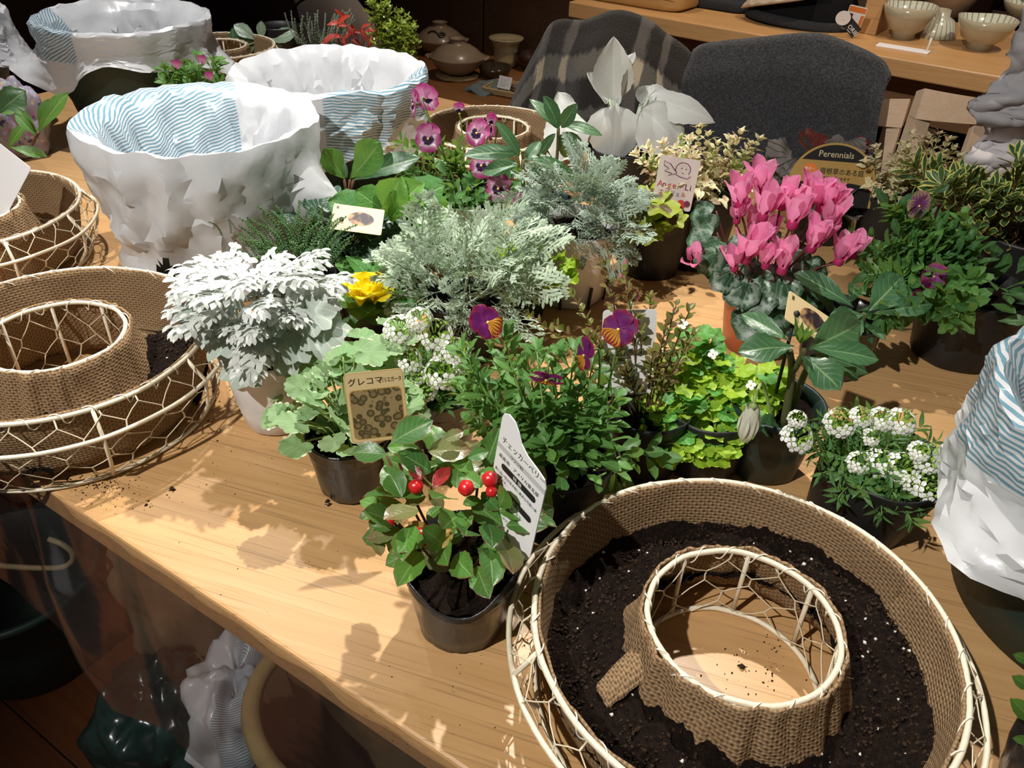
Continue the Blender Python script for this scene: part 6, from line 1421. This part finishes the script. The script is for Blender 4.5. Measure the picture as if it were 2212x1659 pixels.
# ---- antique viola at the right
o, B = plant('viola', 'leafy viola with faded purple flowers at the right in a black pot', (2055, 762), .062, .050, .095, M_PDARK, seed=34)
R2 = random.Random(61)
for k in range(34):
    x, y = R2.uniform(1830, 2110), R2.uniform(430, 690); yy = B.y + .05 - (y - 430) * .0005; tip = PY(x, y, yy) - B; shoot(o, (tip.x * .3, tip.y * .3, .078), tip, (tip.x * .05, 0, .012), vd if k % 3 else vl, 7, 700 + k, .25, (1.35, .9), 55, 2, M_STEM, .0014, 4)
dome(o, vd, 50, (-.03, -.02, .10), .10, .06, .035, 63, -.3, .9, .2, (1.0, 1.5), inner=.3)
pansy(o, PY(1985, 445, B.y + .03) - B, (.25, -.9, .3), (.2, .2, 1), PS_A, (0, 0, .09)); pansy(o, PY(2025, 470, B.y + .05) - B, (.6, -.6, .1), (.1, .2, 1), PS_D, (0, 0, .09)); pansy(o, PY(2018, 598, B.y - .04) - B, (-.5, -.6, .55), (.5, .3, .8), PS_D, (0, 0, .09)); pansy(o, PY(1995, 632, B.y - .05) - B, (.2, -.8, -.3), (0, 0, 1), PS_D, (0, 0, .09))

# ---- variegated daphne at the right
q = PY(2170, 610, 1.03); o, B = plant('variegated_daphne', 'yellow margined variegated shrub at the right picture side', Vector((q.x, 1.03, 0)), .06, .05, .10, M_PDARK, seed=38)
va = [leaf('leaf', .036, .0125, L_VAR, 'obov', 3, 7, .2, .25, .0, 0, seed=s) for s in range(4)]
for k, (x, y) in enumerate(((1975, 360), (2020, 370), (2060, 400), (2085, 430), (2110, 395), (2140, 420), (2170, 430), (2190, 400), (2125, 470), (2160, 490), (2190, 480), (2145, 530), (2180, 540), (2100, 500), (2055, 450), (2205, 440), (2205, 530), (2120, 560), (2165, 580), (2035, 400), (2080, 380), (2200, 350))):
    tip = PY(x, y, B.y + R2.uniform(-.04, .06)) - B; shoot(o, (tip.x * .35, tip.y * .3, .09), tip, (tip.x * .06, 0, .004), va, 4, 800 + k, .45, (.9, 1.0), 62, 3, M_STEMB, .0016, 6, .0, 'leaf', .2)
# big lone leaves in front of it
for (a_, b_) in (((2010, 415), (1940, 440)), ((2015, 420), (2050, 400)), ((1885, 400), (1925, 450)), ((2130, 600), (2155, 680))):
    hp_(hn, a_, b_, B.y - .05, B.y - .06, .08, (0, -.7, .6), o, B)

# ---- cream variegated plants (two)
cr = [leaf('leaf', .019, .0105, L_CREAM, 'ovate', 3, 6, .2, .5, .09, .04, twist=.5, seed=s) for s in range(3)] + [leaf('leaf', .018, .0095, L_CREAMP, 'ovate', 3, 6, .2, .6, .09, .04, twist=-.4, seed=4)]; crg = [leaf('leaf', .018, .010, L_CREAMG, 'ovate', 3, 6, .2, .4, .08, .04, seed=7)]
def cream(label, base, rt, h, ends, seed, yspread, extra):
    o, B = plant('cream_foliage_plant', label, base, rt, rt * .8, h, M_PDARK, seed=seed); R_ = random.Random(seed)
    for k, (x, y) in enumerate(ends):
        tip = PY(x, y, B.y + R_.uniform(*yspread)) - B; shoot(o, (tip.x * .4, tip.y * .3, h * .85), tip, (tip.x * .08, 0, .006), cr if R_.random() < .88 else crg, 8, seed * 40 + k, .2, (1.05, .7), 58, 2, M_STEMR if k % 3 == 0 else M_STEMP, .0009, 4, 0, 'leaf', .5)
    dome(o, cr, extra, (0, -.01, h + .012), rt * 1.25, rt * 1.1, .025, seed + 5, -.6, .8, .1, (.8, 1.1), inner=.4)
    return o, B
e1 = [(1375, 330), (1400, 320), (1430, 310), (1460, 320), (1490, 300), (1510, 275), (1530, 290), (1550, 310), (1580, 300), (1600, 285), (1620, 310), (1640, 300), (1500, 340), (1530, 350), (1560, 350), (1590, 350), (1450, 350), (1410, 350), (1480, 380), (1520, 390), (1550, 390), (1580, 380), (1500, 420), (1530, 430), (1390, 345), (1610, 340), (1470, 300), (1440, 330), (1540, 330)]
o, B = cream('cream foliage plant with hand-drawn angel label in a tall black pot', (1485, 556), .062, .115, e1, 3, (-.05, .04), 60)
tp = PY(1452, 432, B.y - .068)
c_ = Card('plant_label', 'white card with angel drawing and coloured lettering at cream foliage', cframe(tp, (.98, -.05, -.10), (.10, .30, 1)), [(x, y + .022) for x, y in rrect(.054, .068, .003)], plain('off_white_card', (.66, .58, .54), .5))
M_PUR = plain('plum_ink', (.16, .02, .08), .6); M_BLU = plain('blue_ink', (.08, .15, .42), .6); M_GRN = plain('green_ink', (.12, .35, .12), .6); M_ORI = plain('orange_ink', (.62, .16, .04), .6)
def ink(c_, pts, r=.0006, mat=None): c_.k += 1; link('ink_line', tube_mesh('ink_line', [Vector((x, y, c_.th / 2)) for x, y in pts], r, mat or M_PUR, 4), c_.o)
ink(c_, [(.006 + .010 * cos(t), .041 + .009 * sin(t)) for t in [-.6 + i * .3 for i in range(16)]]); ink(c_, [(-.004, .038), (-.012, .046), (-.021, .049), (-.020, .043), (-.013, .040), (-.018, .036), (-.008, .034)]); ink(c_, [(-.012, .031), (-.004, .034), (.004, .031), (.014, .030), (.018, .034)]); ink(c_, [(.003, .042), (.005, .043)]); ink(c_, [(.009, .042), (.011, .042)]); ink(c_, [(.005, .037), (.008, .036)])
for i, (ch, mt) in enumerate(zip('AngelLi', (M_RED, M_PUR, M_ORI, M_RED, M_GRN, M_PUR, M_PUR))): c_.text(ch, -.0245 + i * .0068 + (.003 if i > 4 else 0), .0155, .0115, mt)
for i, (ch, mt) in enumerate(zip('エンジェル', (M_RED, M_ORI, M_PUR, M_BLU, M_RED))): c_.text(ch, -.021 + i * .0075, .0065, .0072, mt)
c_.shape(circ(.012, -.004, .006), M_RED); c_.shape(circ(.020, -.002, .004), M_PUR); c_.shape(rect(-.024, -.0085, .008, -.003), plain('berry_print', (.20, .03, .05), .6)); c_.stake(B + Vector((-.03, -.035, .09)), 0, -.010)
e2 = [(1870, 350), (1890, 320), (1880, 400), (1900, 380), (1910, 420), (1930, 400), (1880, 440), (1900, 450), (1930, 340), (1950, 310), (1970, 290), (1990, 300), (2010, 295), (2030, 290), (2050, 300), (2040, 330), (2070, 340), (2060, 320), (1990, 330), (1960, 340), (1920, 440), (1940, 380), (1960, 320), (2020, 340)]
cream('cream and green foliage plant behind the cyclamen at the right', Vector((.560, 1.150, 0)), .055, .10, e2, 4, (-.03, .06), 46)

# ---- angel wings: big felted white leaves
o, B = plant('angel_wings', 'angel wings plant with big felted white leaves before the plaid throw', (1335, 415), .062, .05, .085, M_PDARK, seed=44)
def wing(seed, L, W, bend, wave, cup, fold): return leaf('leaf', L, W * 1.28, L_SEN, 'ovate', 8, 16, fold, bend, wave, .025, cup=cup, seed=seed)
Y0 = B.y
WL = [(wing(1, .10, .052, -.25, .04, .2, .25), (1325, 215), (1326, 78), -.01, .0, (-.15, -1, .2)), (wing(2, .09, .05, -.2, .03, .5, .5), (1335, 230), (1378, 118), .0, .03, (-.7, -.6, .2)), (wing(3, .085, .050, -.5, .03, .1, .15), (1315, 215), (1250, 170), .0, -.02, (.15, -.5, .85)),
      (wing(4, .10, .075, .9, .05, -.1, .05), (1330, 225), (1330, 345), -.01, -.07, (0, -.75, .75)), (wing(5, .10, .07, .8, .06, -.1, .08), (1240, 245), (1195, 335), .0, -.06, (-.2, -.7, .75)), (wing(6, .09, .06, -.1, .10, .0, .1), (1230, 255), (1205, 200), .0, .03, (.2, -.85, .4)),
      (wing(7, .11, .075, .8, .05, -.15, .1), (1385, 235), (1500, 318), -.01, -.05, (.1, -.7, .75)), (wing(8, .11, .045, .35, .03, -.2, .25), (1400, 210), (1553, 246), .02, .0, (.15, -.6, .8)), (wing(9, .08, .055, .3, .06, .1, .2), (1385, 225), (1410, 180), .02, .04, (-.2, -.8, .5)), (wing(10, .08, .05, .4, .05, .0, .1), (1390, 215), (1470, 205), .04, .05, (0, -.6, .8)), (wing(11, .09, .04, .2, .03, .0, .2), (1330, 320), (1320, 360), .0, -.01, (0, -.8, .5))]
for me, a_, b_, ya, yb, up in WL:
    p, q = PY(a_[0], a_[1], Y0 + ya) - B, PY(b_[0], b_[1], Y0 + yb) - B; d = q - p; Lm = max(v.co.length for v in me.vertices); m_ = frame(p, d, up, d.length / Lm * 1.02); link('leaf', me, o, m_)
    stem(o, [(p.x * .15, p.y * .15, .07), Vector((p.x * .55, p.y * .55 - .005, .07 + (p.z - .07) * .5)), p], .0032, M_STEMS, 6, 8)

# ---- dark heuchera with its round-topped label
o, B = plant('dark_heuchera', 'dark silver-veined heuchera behind the cyclamen flowers', Vector((.478, 1.215, 0)), .052, .042, .085, M_PDARK, seed=48)
hd1 = [rleaf('leaf', .030, L_HEUD, o_lobe(9, .10, 27, .06, .55), 4, 54, .05, .10, 5, s, .42) for s in range(3)]; hr1 = [rleaf('leaf', .026, L_HEUR, o_lobe(7, .12, 0, 0, .5), 3, 40, .05, .1, 5, 2, .42)]
for (x, y, yy, s, k) in ((1695, 345, -.02, 1.25, 0), (1720, 390, -.05, 1.0, 0), (1830, 310, .0, 1.1, 0), (1740, 310, .02, .9, 1), (1770, 300, .05, 1.0, 1), (1840, 405, -.06, .9, 0), (1820, 460, -.06, .9, 0), (1800, 430, -.05, 1.0, 0), (1680, 380, -.03, 1.0, 0), (1850, 320, .03, .9, 1), (1760, 440, -.06, 1.0, 0), (1850, 450, -.05, .8, 0), (1700, 430, -.05, .9, 0)):
    p = PY(x, y, B.y + yy) - B; d = Vector((p.x * 4 + R_.uniform(-.2, .2), -.45, .05 + R_.uniform(-.2, .2))).normalized(); put('leaf', (hr1 if k else hd1)[R_.randrange(1 if k else 3)], o, p - d * .025 * s, d, (R_.uniform(-.2, .2), -.75, .7), s); stem(o, [(p.x * .2, p.y * .2, .07), Vector((p.x * .6, p.y * .6, p.z * .7)), p - d * .025 * s], .0013, M_STEMR, 5, 6)
tp = PY(1795, 398, B.y - .075); M_OCH = plain('ochre_label_card', (.40, .26, .085), .4, .5); M_PALE = plain('pale_gold_print', (.62, .53, .34), .5)
w_ = .062; dm_ = [(w_ * cos(t), w_ * .93 * sin(t)) for t in [pi * k / 30 for k in range(31)]]
c_ = Card('plant_label', 'dome-shaped black and ochre perennials label behind the cyclamen', cframe(tp, (.99, -.06, -.02), (.05, .25, 1)), [(-w_, -.03)] + [(-x, y) for x, y in dm_][::1] + [(w_, -.03)], M_OCH)
dk = [(x * .95, y * .95) for x, y in dm_ if y * .95 > .030]; c_.shape(dk, M_BLK, 'dark_band'); c_.text('Perennials', -.026, .0375, .0125, M_PALE, sx=.98)
c_.shape(circ(-.034, .017, .0105, 20), M_ORA, 'sun_mark'); c_.text('根ガー', -.042, .018, .0048, M_PAPER); c_.text('生きている', -.043, .012, .0034, M_PAPER)
c_.text('宿根草のある庭', -.020, .0145, .0095, M_INK, sx=.95); c_.text('毎年花を咲かせます', -.020, .0065, .0050, M_BLK); c_.shape([(-.058, -.03), (.058, -.03), (.058, -.001), (.03, .003), (-.02, .0035), (-.058, .000)], M_BLK, 'dark_band'); c_.text('ヒューケラ', -.030, -.0085, .0075, M_PALE); c_.stake(B + Vector((.0, -.03, .066)), 0, -.028)

# ---- yellow heucherella
o, B = plant('yellow_heucherella', 'yellow-green heucherella with brown leaf centres in a black pot', (1400, 580), .052, .042, .10, M_PDARK, seed=52)
hy = [rleaf('leaf', .023, L_HEUY, o_lobe(7, .20, 21, .06, .5), 4, 50, .05, .10, 5, s, .42) for s in range(3)]
for (x, y, yy, s) in ((1385, 450, -.05, 1.3), (1430, 445, -.05, 1.2), (1400, 490, -.065, 1.2), (1360, 480, -.05, 1.1), (1450, 470, -.05, 1.0), (1370, 420, -.02, 1.1), (1410, 415, -.02, 1.1), (1345, 450, -.03, .9), (1440, 420, -.01, 1.0), (1370, 500, -.06, .9), (1340, 500, -.05, .8)):
    p = PY(x, y, B.y + yy) - B; d = Vector((p.x * 8 + R_.uniform(-.3, .3), -.6, -.15 + R_.uniform(-.2, .2))).normalized(); put('leaf', hy[R_.randrange(3)], o, p - d * .019 * s, d, (R_.uniform(-.2, .2), -.5, .9), s); stem(o, [(p.x * .2, p.y * .2, .08), Vector((p.x * .6, p.y * .6, p.z * .85)), p - d * .019 * s], .0011, M_STEMP, 5, 6)

# ---- magenta pansies
o, B = plant('magenta_pansy', 'magenta pansies with dark faces in a pale pot', Vector((-.070, 1.105, 0)), .055, .044, .09, M_PWHITE, seed=56)
for k in range(34):
    x, y = R2.uniform(850, 1130), R2.uniform(300, 460); yy = B.y + .05 - (y - 300) * .0006; tip = PY(x, y, yy) - B; shoot(o, (tip.x * .3, tip.y * .3, .075), tip, (tip.x * .05, 0, .01), vd if k % 3 else vl, 6, 900 + k, .3, (1.0, .8), 55, 2, M_STEM, .0012, 4)
dome(o, vd, 40, (0, -.02, .10), .075, .05, .03, 67, -.3, .9, .2, (.9, 1.3), inner=.3)
FP = [((925, 300), -.045, (-.05, -.9, .35), (.0, .3, 1)), ((1076, 408), -.06, (.0, -.88, .45), (.1, .3, 1)), ((1130, 446), -.065, (.05, -.9, .1), (-.1, .1, 1)), ((1040, 358), -.02, (-.3, -.75, .5), (0, .3, 1)), ((922, 212), -.03, (.35, .75, .35), (.1, -.2, 1)), ((893, 225), -.02, (-.75, -.2, .5), (0, .1, 1)), ((1030, 288), .0, (-.65, -.3, -.5), (.6, 0, .8)), ((1060, 275), .01, (-.8, -.3, .2), (0, .1, 1))]
for (px, yo, fc, up) in FP: pansy(o, PY(px[0], px[1], B.y + yo) - B, fc, up, PS_M, ((px[0] - 1000) * .00018, 0, .085))
for (x, y) in ((992, 245), (970, 400), (1062, 270)):
    p = PY(x, y, B.y + .01) - B; fo = link('flower', PS_M['e'], o, frame(p, (0, 0, 1), (.6, -.7, .1)))
    for q in range(3): link('petal', PS_M['s'], fo, frame((0, 0, 0), (cos(q * 2.1) * .35, sin(q * 2.1) * .2 + .9, .2), (cos(q * 2.1), 0, .5), .9))
    stem(o, [(p.x * .3, p.y * .3, .08), p * .8 + Vector((0, 0, .02)), p], .0009, M_STEM, 4, 6)

# ---- middle hellebore (two stems in one pot)
o, B = plant('hellebore', 'slender hellebore with two leafy stems before the burlap wreath', Vector((.035, 1.12, 0)), .045, .035, .08, M_PGREEN, 'rigid', seed=58)
hm = leaf('leaf', .075, .026, L_HEL, 'ellip', 5, 12, .2, .5, .03, .02, seed=5); hm2 = leaf('leaf', .06, .030, L_HEL, 'ellip', 5, 12, .2, .4, .03, .02, seed=6)
Ya, Yb = B.y - .10, B.y + .03
for me, a_, b_, y_, up, L in ((hm, (1118, 333), (1010, 318), Ya, (.2, -.55, .8), .07), (hm, (1122, 338), (1088, 262), Ya, (.75, -.6, .3), .07), (hm2, (1119, 355), (1040, 366), Ya, (0, -.6, .8), .058), (hm, (1147, 345), (1258, 372), Ya, (0, -.5, .85), .07), (hm2, (1146, 356), (1206, 402), Ya, (0, -.6, .8), .058), (hm2, (1135, 350), (1165, 300), Ya + .02, (-.3, -.7, .4), .058),
                         (hm, (1205, 278), (1155, 205), Yb, (.6, -.7, .4), .072), (hm2, (1207, 277), (1184, 208), Yb, (.5, -.7, .4), .058), (hm2, (1213, 276), (1240, 228), Yb, (-.3, -.9, .3), .058), (hm, (1215, 270), (1298, 276), Yb, (0, -.5, .85), .07), (hm2, (1215, 286), (1268, 332), Yb, (0, -.7, .7), .058), (hm, (1200, 288), (1158, 335), Yb, (0, -.7, .7), .072), (hm2, (1210, 290), (1235, 345), Yb, (0, -.7, .7), .06)):
    hp_(me, a_, b_, y_, y_ + R_.uniform(-.02, .02), L, up)
stem(o, [(-.02, -.02, .065), PY(1130, 395, Ya) - B, PY(1130, 345, Ya) - B], .0026, M_STEMD, 7, 8); stem(o, [(.01, .01, .065), PY(1203, 340, Yb) - B, PY(1206, 276, Yb) - B], .0024, M_STEMD, 7, 8)
# yellow-green shoots behind
lm_ = [rleaf('leaf', .013, L_CHA, o_lobe(5, .25, 15, .12, .45), 3, 30, .15, .22, 6, s, .44) for s in range(3)]
o, B = plant('lime_heuchera', 'frilly lime green foliage plant between the two artemisias', (1118, 672), .042, .034, .075, M_PGREEN, 'rigid', seed=60)
for k in range(44):
    x, y = R2.uniform(1075, 1215), R2.uniform(545, 610); y += (x - 1060) * .15 - 12; p = PY(x, y, B.y - .045 + R2.uniform(-.03, .03)) - B; d = Vector((p.x * 6 + R2.uniform(-.4, .4), -.5, .35)).normalized(); put('leaf', lm_[k % 3], o, p, d, (R2.uniform(-.4, .4), -.5, .8), R2.uniform(.9, 1.3)); link('stalk', tube_mesh('stalk', [(p.x * .3, p.y * .3, .06), p], .0008, M_STEMP, 4), o)

# ---- small hellebore by the white bag, with its cream label
o, B = plant('hellebore', 'small broad-leaved hellebore against the white bag', Vector((-.236, 1.070, 0)), .043, .034, .078, M_PDARK, seed=62)
hq = leaf('leaf', .07, .046, L_HELG, 'obov', 6, 14, .12, -.25, .05, .03, seed=8)
for me, a_, b_, up in ((hq, (746, 388), (694, 318), (.4, -.8, .4)), (hq, (757, 386), (832, 304), (-.2, -.85, .4)), (hn, (763, 390), (884, 331), (-.1, -.6, .8)), (hm, (748, 385), (742, 352), (0, -.8, .5))): hp_(me, a_, b_, B.y - .01, B.y - .01, .072, up)
for x in (744, 756, 764): stem(o, [(.0, 0, .065), PY(752, 440, B.y - .005) - B, PY(x, 389, B.y - .01) - B], .0018, M_STEMB, 6, 6)
goldcard('cream photo label on a black stick above the primrose leaves', cframe(PY(772, 474, .925), (.985, .05, -.12), (-.22, .80, .48)), .062, .038)

# ---- green primrose without flowers, dark ivy
o, B = plant('green_primrose', 'leafy green primrose with broad rounded leaves left of the pansies', Vector((-.155, 1.005, 0)), .05, .04, .085, M_PDARK, seed=64)
pl_ = [leaf('leaf', .062, .046, L_PRIML, 'obov', 5, 12, .10, .6, .06, .03, seed=s) for s in range(2)] + [leaf('leaf', .062, .044, L_PRIM, 'obov', 5, 12, .12, .7, .06, .03, seed=4)]
for (a_, b_, k) in (((820, 480), (728, 420), 2), ((840, 470), (790, 410), 2), ((850, 470), (880, 395), 0), ((870, 460), (930, 390), 2), ((880, 470), (960, 440), 0), ((860, 490), (900, 520), 0), ((840, 500), (830, 560), 2), ((820, 510), (770, 560), 2), ((870, 500), (960, 500), 2), ((850, 480), (860, 430), 0), ((900, 480), (965, 470), 2), ((810, 530), (800, 590), 2), ((870, 530), (890, 590), 2), ((830, 470), (850, 400), 0), ((850, 540), (860, 600), 2), ((880, 450), (900, 420), 1)):
    hp_(pl_[k], a_, b_, B.y - .02, B.y - .045, .06, (R_.uniform(-.3, .3), -.55, .8))
dome(o, pl_, 16, (0, 0, .075), .03, .03, .015, 19, 0, .8, .4, (.6, .9), inner=.3, out=.9)
o, B = plant('dark_ivy', 'dark ivy in the shade right of the green whip shrub', Vector((-.232, .965, 0)), .042, .034, .075, M_PDARK, seed=66)
iv = [rleaf('leaf', .019, L_IVY, o_lobe(5, .30, 0, 0, .5), 3, 40, .0, .08, 5, s, .42) for s in range(3)]
dome(o, iv, 34, (0, 0, .085), .055, .045, .035, 23, -.2, 1, .1, (.8, 1.2), inner=.35, petm=M_STEMD, base=(0, 0, .06))

# ---- plants at the back left
c5_ = Vector((c5.x, c5.y + .01, TZ))
o, B = plant('hellebore', 'silvery green hellebore leaves at the back behind the middle planter', Vector((c5.x + .10, c5.y + .17, 0)), .05, .04, .09, M_PDARK, seed=70)
hs = leaf('leaf', .085, .045, L_HELS, 'obov', 5, 12, .15, .3, .03, .03, seed=5)
for a_, b_ in (((560, 90), (478, 86)), ((556, 88), (505, 50)), ((566, 88), (562, 46)), ((575, 90), (635, 65)), ((570, 92), (610, 95)), ((558, 92), (520, 118))): hp_(hs, a_, b_, B.y - .05, B.y - .05, .083, (0, -.7, .7))
stem(o, [(0, 0, .08), PY(565, 120, B.y - .05) - B, PY(565, 90, B.y - .05) - B], .003, M_STEMD, 6, 6); hp_(hm, (518, 128), (497, 62), B.y - .09, B.y - .09, .072, (0, -.9, .3)); hp_(hm, (520, 128), (545, 100), B.y - .09, B.y - .09, .072, (0, -.9, .3))
def atback(px, py, Y): q = PY(px, py, Y); return Vector((q.x, Y, 0))
o, B = plant('whip_shrub', 'grey-green heathery whip shrub at the back before the pale bag', atback(690, 110, 1.70), .05, .04, .085, M_PDARK, seed=72)
spg = [sprig(s + 40, .06) for s in range(3)]
for s_ in spg: s_.materials.clear(); s_.materials.append(plain('grey_whip_leaf', (.22, .27, .19), .8))
for k in range(46):
    x0, y0 = R2.uniform(645, 745), R2.uniform(85, 100); a = (x0 - 690) * .5 + R2.uniform(-14, 14); y1 = R2.uniform(20, 70); p, q = PY(x0, y0, B.y + R2.uniform(-.04, .02)) - B, PY(x0 + a, y1, B.y + R2.uniform(-.04, .02)) - B; put('sprig', spg[k % 3], o, p, q - p, (0, -1, .2), (q - p).length / .06)
o, B = plant('red_leaved_plant', 'small red leaved plant at the back beside the grey-green whip shrub', atback(755, 108, 1.64), .045, .036, .085, M_PDARK, seed=74)
rd = [leaf('leaf', .028, .0095, L_REDF, 'ovate', 3, 7, .25, .5, .06, .03, seed=s) for s in range(3)]
for k, (x, y) in enumerate(((715, 46), (730, 50), (747, 40), (752, 55), (765, 62), (780, 60), (795, 60), (788, 70), (770, 75), (740, 80), (725, 75), (800, 78), (760, 84))):
    p = PY(x, y, B.y + R2.uniform(-.03, .03)) - B
    for q in range(1 + k % 2): put('leaf', rd[q], o, p, (cos(q * 2.1 + k), -.3, sin(q * 2.1 + k) * .6), (0, -.7, .7), R2.uniform(.8, 1.2))
    stem(o, [(p.x * .3, p.y * .3, .07), p], .0009, M_STEMR, 4, 6)
o, B = plant('false_holly', 'spiny yellow-green false holly at the back left of the clay pots', atback(845, 118, 1.62), .05, .04, .09, M_PDARK, seed=76)
hol = [rleaf('leaf', .013, L_HOLLY, lambda a: 1.0 * (.45 + .55 * abs(cos(a * 2.5)) ** 3), 2, 30, .2, .15, 5, s, .44) for s in range(3)]
for k, (x, y) in enumerate(((800, 2), (815, -10), (830, 10), (840, 25), (825, 30), (850, 45), (865, 30), (880, 45), (890, 60), (870, 65), (855, 75), (885, 80), (840, 60), (860, 95), (880, 100), (895, 95), (830, 45), (805, 20), (845, 90))):
    tip = PY(x, y, B.y + R2.uniform(-.03, .03)) - B; shoot(o, (tip.x * .4, tip.y * .4, .08), tip, (0, 0, .01), hol, 6, 1000 + k, .3, (.9, .8), 70, 2, M_STEMB, .0013, 3)
o, B = plant('green_pansy', 'leafy dark budded pansy between the left planters', atback(412, 178, 1.45), .05, .04, .085, M_PDARK, seed=78)
for k in range(16):
    x, y = R2.uniform(345, 480), R2.uniform(125, 180); tip = PY(x, y, B.y + R2.uniform(-.04, .04)) - B; shoot(o, (tip.x * .3, tip.y * .3, .07), tip, (0, 0, .01), vl, 5, 1100 + k, .3, (1.2, .9), 55, 2, M_STEM, .0012, 4)
bk = leaf('bud', .018, .012, PT_MAGT, 'petal', 3, 5, .3, .4)
for (x, y) in ((440, 140), (385, 150), (455, 175)): p = PY(x, y, B.y - .03) - B; put('bud', bk, o, p, (.2, -.3, .9), (0, -1, .2)); put('bud', bk, o, p, (-.2, -.2, .9), (.7, -.5, .2))
dome(o, vl, 24, (0, 0, .085), .05, .04, .02, 81, -.3, .9, .2, (1.0, 1.5), inner=.3)

# ---- plant cut off at the left
o, B = plant('hellebore', 'hellebore with light green shoots in a dark pot at the left side', Vector((-.905, 1.23, 0)), .072, .062, .10, M_PGREEN, 'rigid', seed=80)
lf_ = leaf('leaf', .06, .020, L_HELG, 'obov', 4, 9, .2, .4, .03, .03, seed=3)
for a_, b_, yo in (((82, 290), (125, 197), -.08), ((85, 300), (35, 235), -.08), ((80, 295), (30, 245), -.09), ((15, 325), (40, 268), -.08), ((20, 318), (95, 330), -.09), ((84, 280), (92, 215), -.07), ((0, 245), (28, 240), -.06), ((82, 290), (55, 275), -.08)): hp_(lf_, a_, b_, B.y + yo, B.y + yo, .058, (0, -.7, .7))
hp_(hw, (-5, 245), (25, 215), B.y - .05, B.y - .05, .04, (0, -.9, .3))
stem(o, [(.0, -.02, .08), PY(20, 335, B.y - .08) - B, PY(62, 322, B.y - .08) - B, PY(84, 285, B.y - .08) - B], .0022, M_STEMB, 6, 12)
c_ = Card('plant_label', 'blank white label over the wire basket at the left side', cframe(PY(0, 395, 1.02), (.80, -.3, -.50), (.5, .2, .75)), [(x, y) for x, y in rrect(.055, .09, .004)], M_PAPER); c_.stake(Vector((c4.x + .04, c4.y + .10, TZ + .014)), 0, -.02)
# ---- black pot at the lower right corner
q = P(2188, 1700, 0); o, B = plant('small_seedling', 'black pot with pale green leaves at the lower right corner', Vector((q.x + .022, q.y - .004, 0)), .040, .032, .072, M_PBLACK, seed=84)
for a_, b_ in (((2230, 1560), (2205, 1525)), ((2230, 1490), (2204, 1470)), ((2235, 1430), (2204, 1420)), ((2235, 1600), (2200, 1600))): hp_(lf_, a_, b_, B.y + .0, B.y - .005, .058, (0, -.8, .6))
for k in range(3): stem(o, [(.0, .0, .058), PY(2240, 1560 - 60 * k, B.y) - B], .0015, M_STEM, 5, 5)
dome(o, vl, 14, (.01, 0, .075), .03, .03, .02, 85, 0, .9, .4, (.8, 1.2))

# ---------------------------------------------------------------- crumbs of soil on the table
def crumbs(name, label, spots, seed):
    g = G(); R_ = random.Random(seed)
    for (x, y, sx, sy, n, s0) in spots:
        for k in range(n):
            q = P(R_.gauss(x, sx), R_.gauss(y, sy)); s = s0 * R_.uniform(.35, 1.4); M_ = T((q.x, q.y, TZ + s * .35)) @ Matrix.Rotation(R_.uniform(0, 6), 4, (R_.random(), R_.random(), R_.random() + .1))
            g.add([(s, 0, 0), (-s, 0, 0), (0, s * .8, 0), (0, -s * .7, 0), (0, 0, s * .6), (0, 0, -s * .5)], [(0, 2, 4), (2, 1, 4), (1, 3, 4), (3, 0, 4), (2, 0, 5), (1, 2, 5), (3, 1, 5), (0, 3, 5)], None, 0, M_)
    o = link(name, g.mesh(name, M_CRUMB)); tag(o, label, 'soil crumbs'); o['kind'] = 'stuff'; return o
crumbs('soil_crumbs', 'dark crumbs of soil scattered over the table top', [(200, 1045, 45, 12, 120, .0011), (370, 1058, 4, 3, 5, .0026), (260, 1070, 60, 20, 60, .0008), (320, 1090, 8, 6, 8, .0014), (430, 880, 40, 40, 90, .0011), (520, 990, 60, 40, 30, .0007), (708, 1088, 3, 4, 6, .0020), (1640, 1440, 50, 40, 60, .0010), (1604, 1442, 3, 3, 4, .0030), (1150, 1420, 18, 60, 60, .0010), (900, 1500, 120, 70, 26, .0006), (600, 1180, 150, 80, 20, .0006), (110, 545, 14, 6, 8, .0012), (1900, 1200, 40, 30, 14, .0007)], 5)
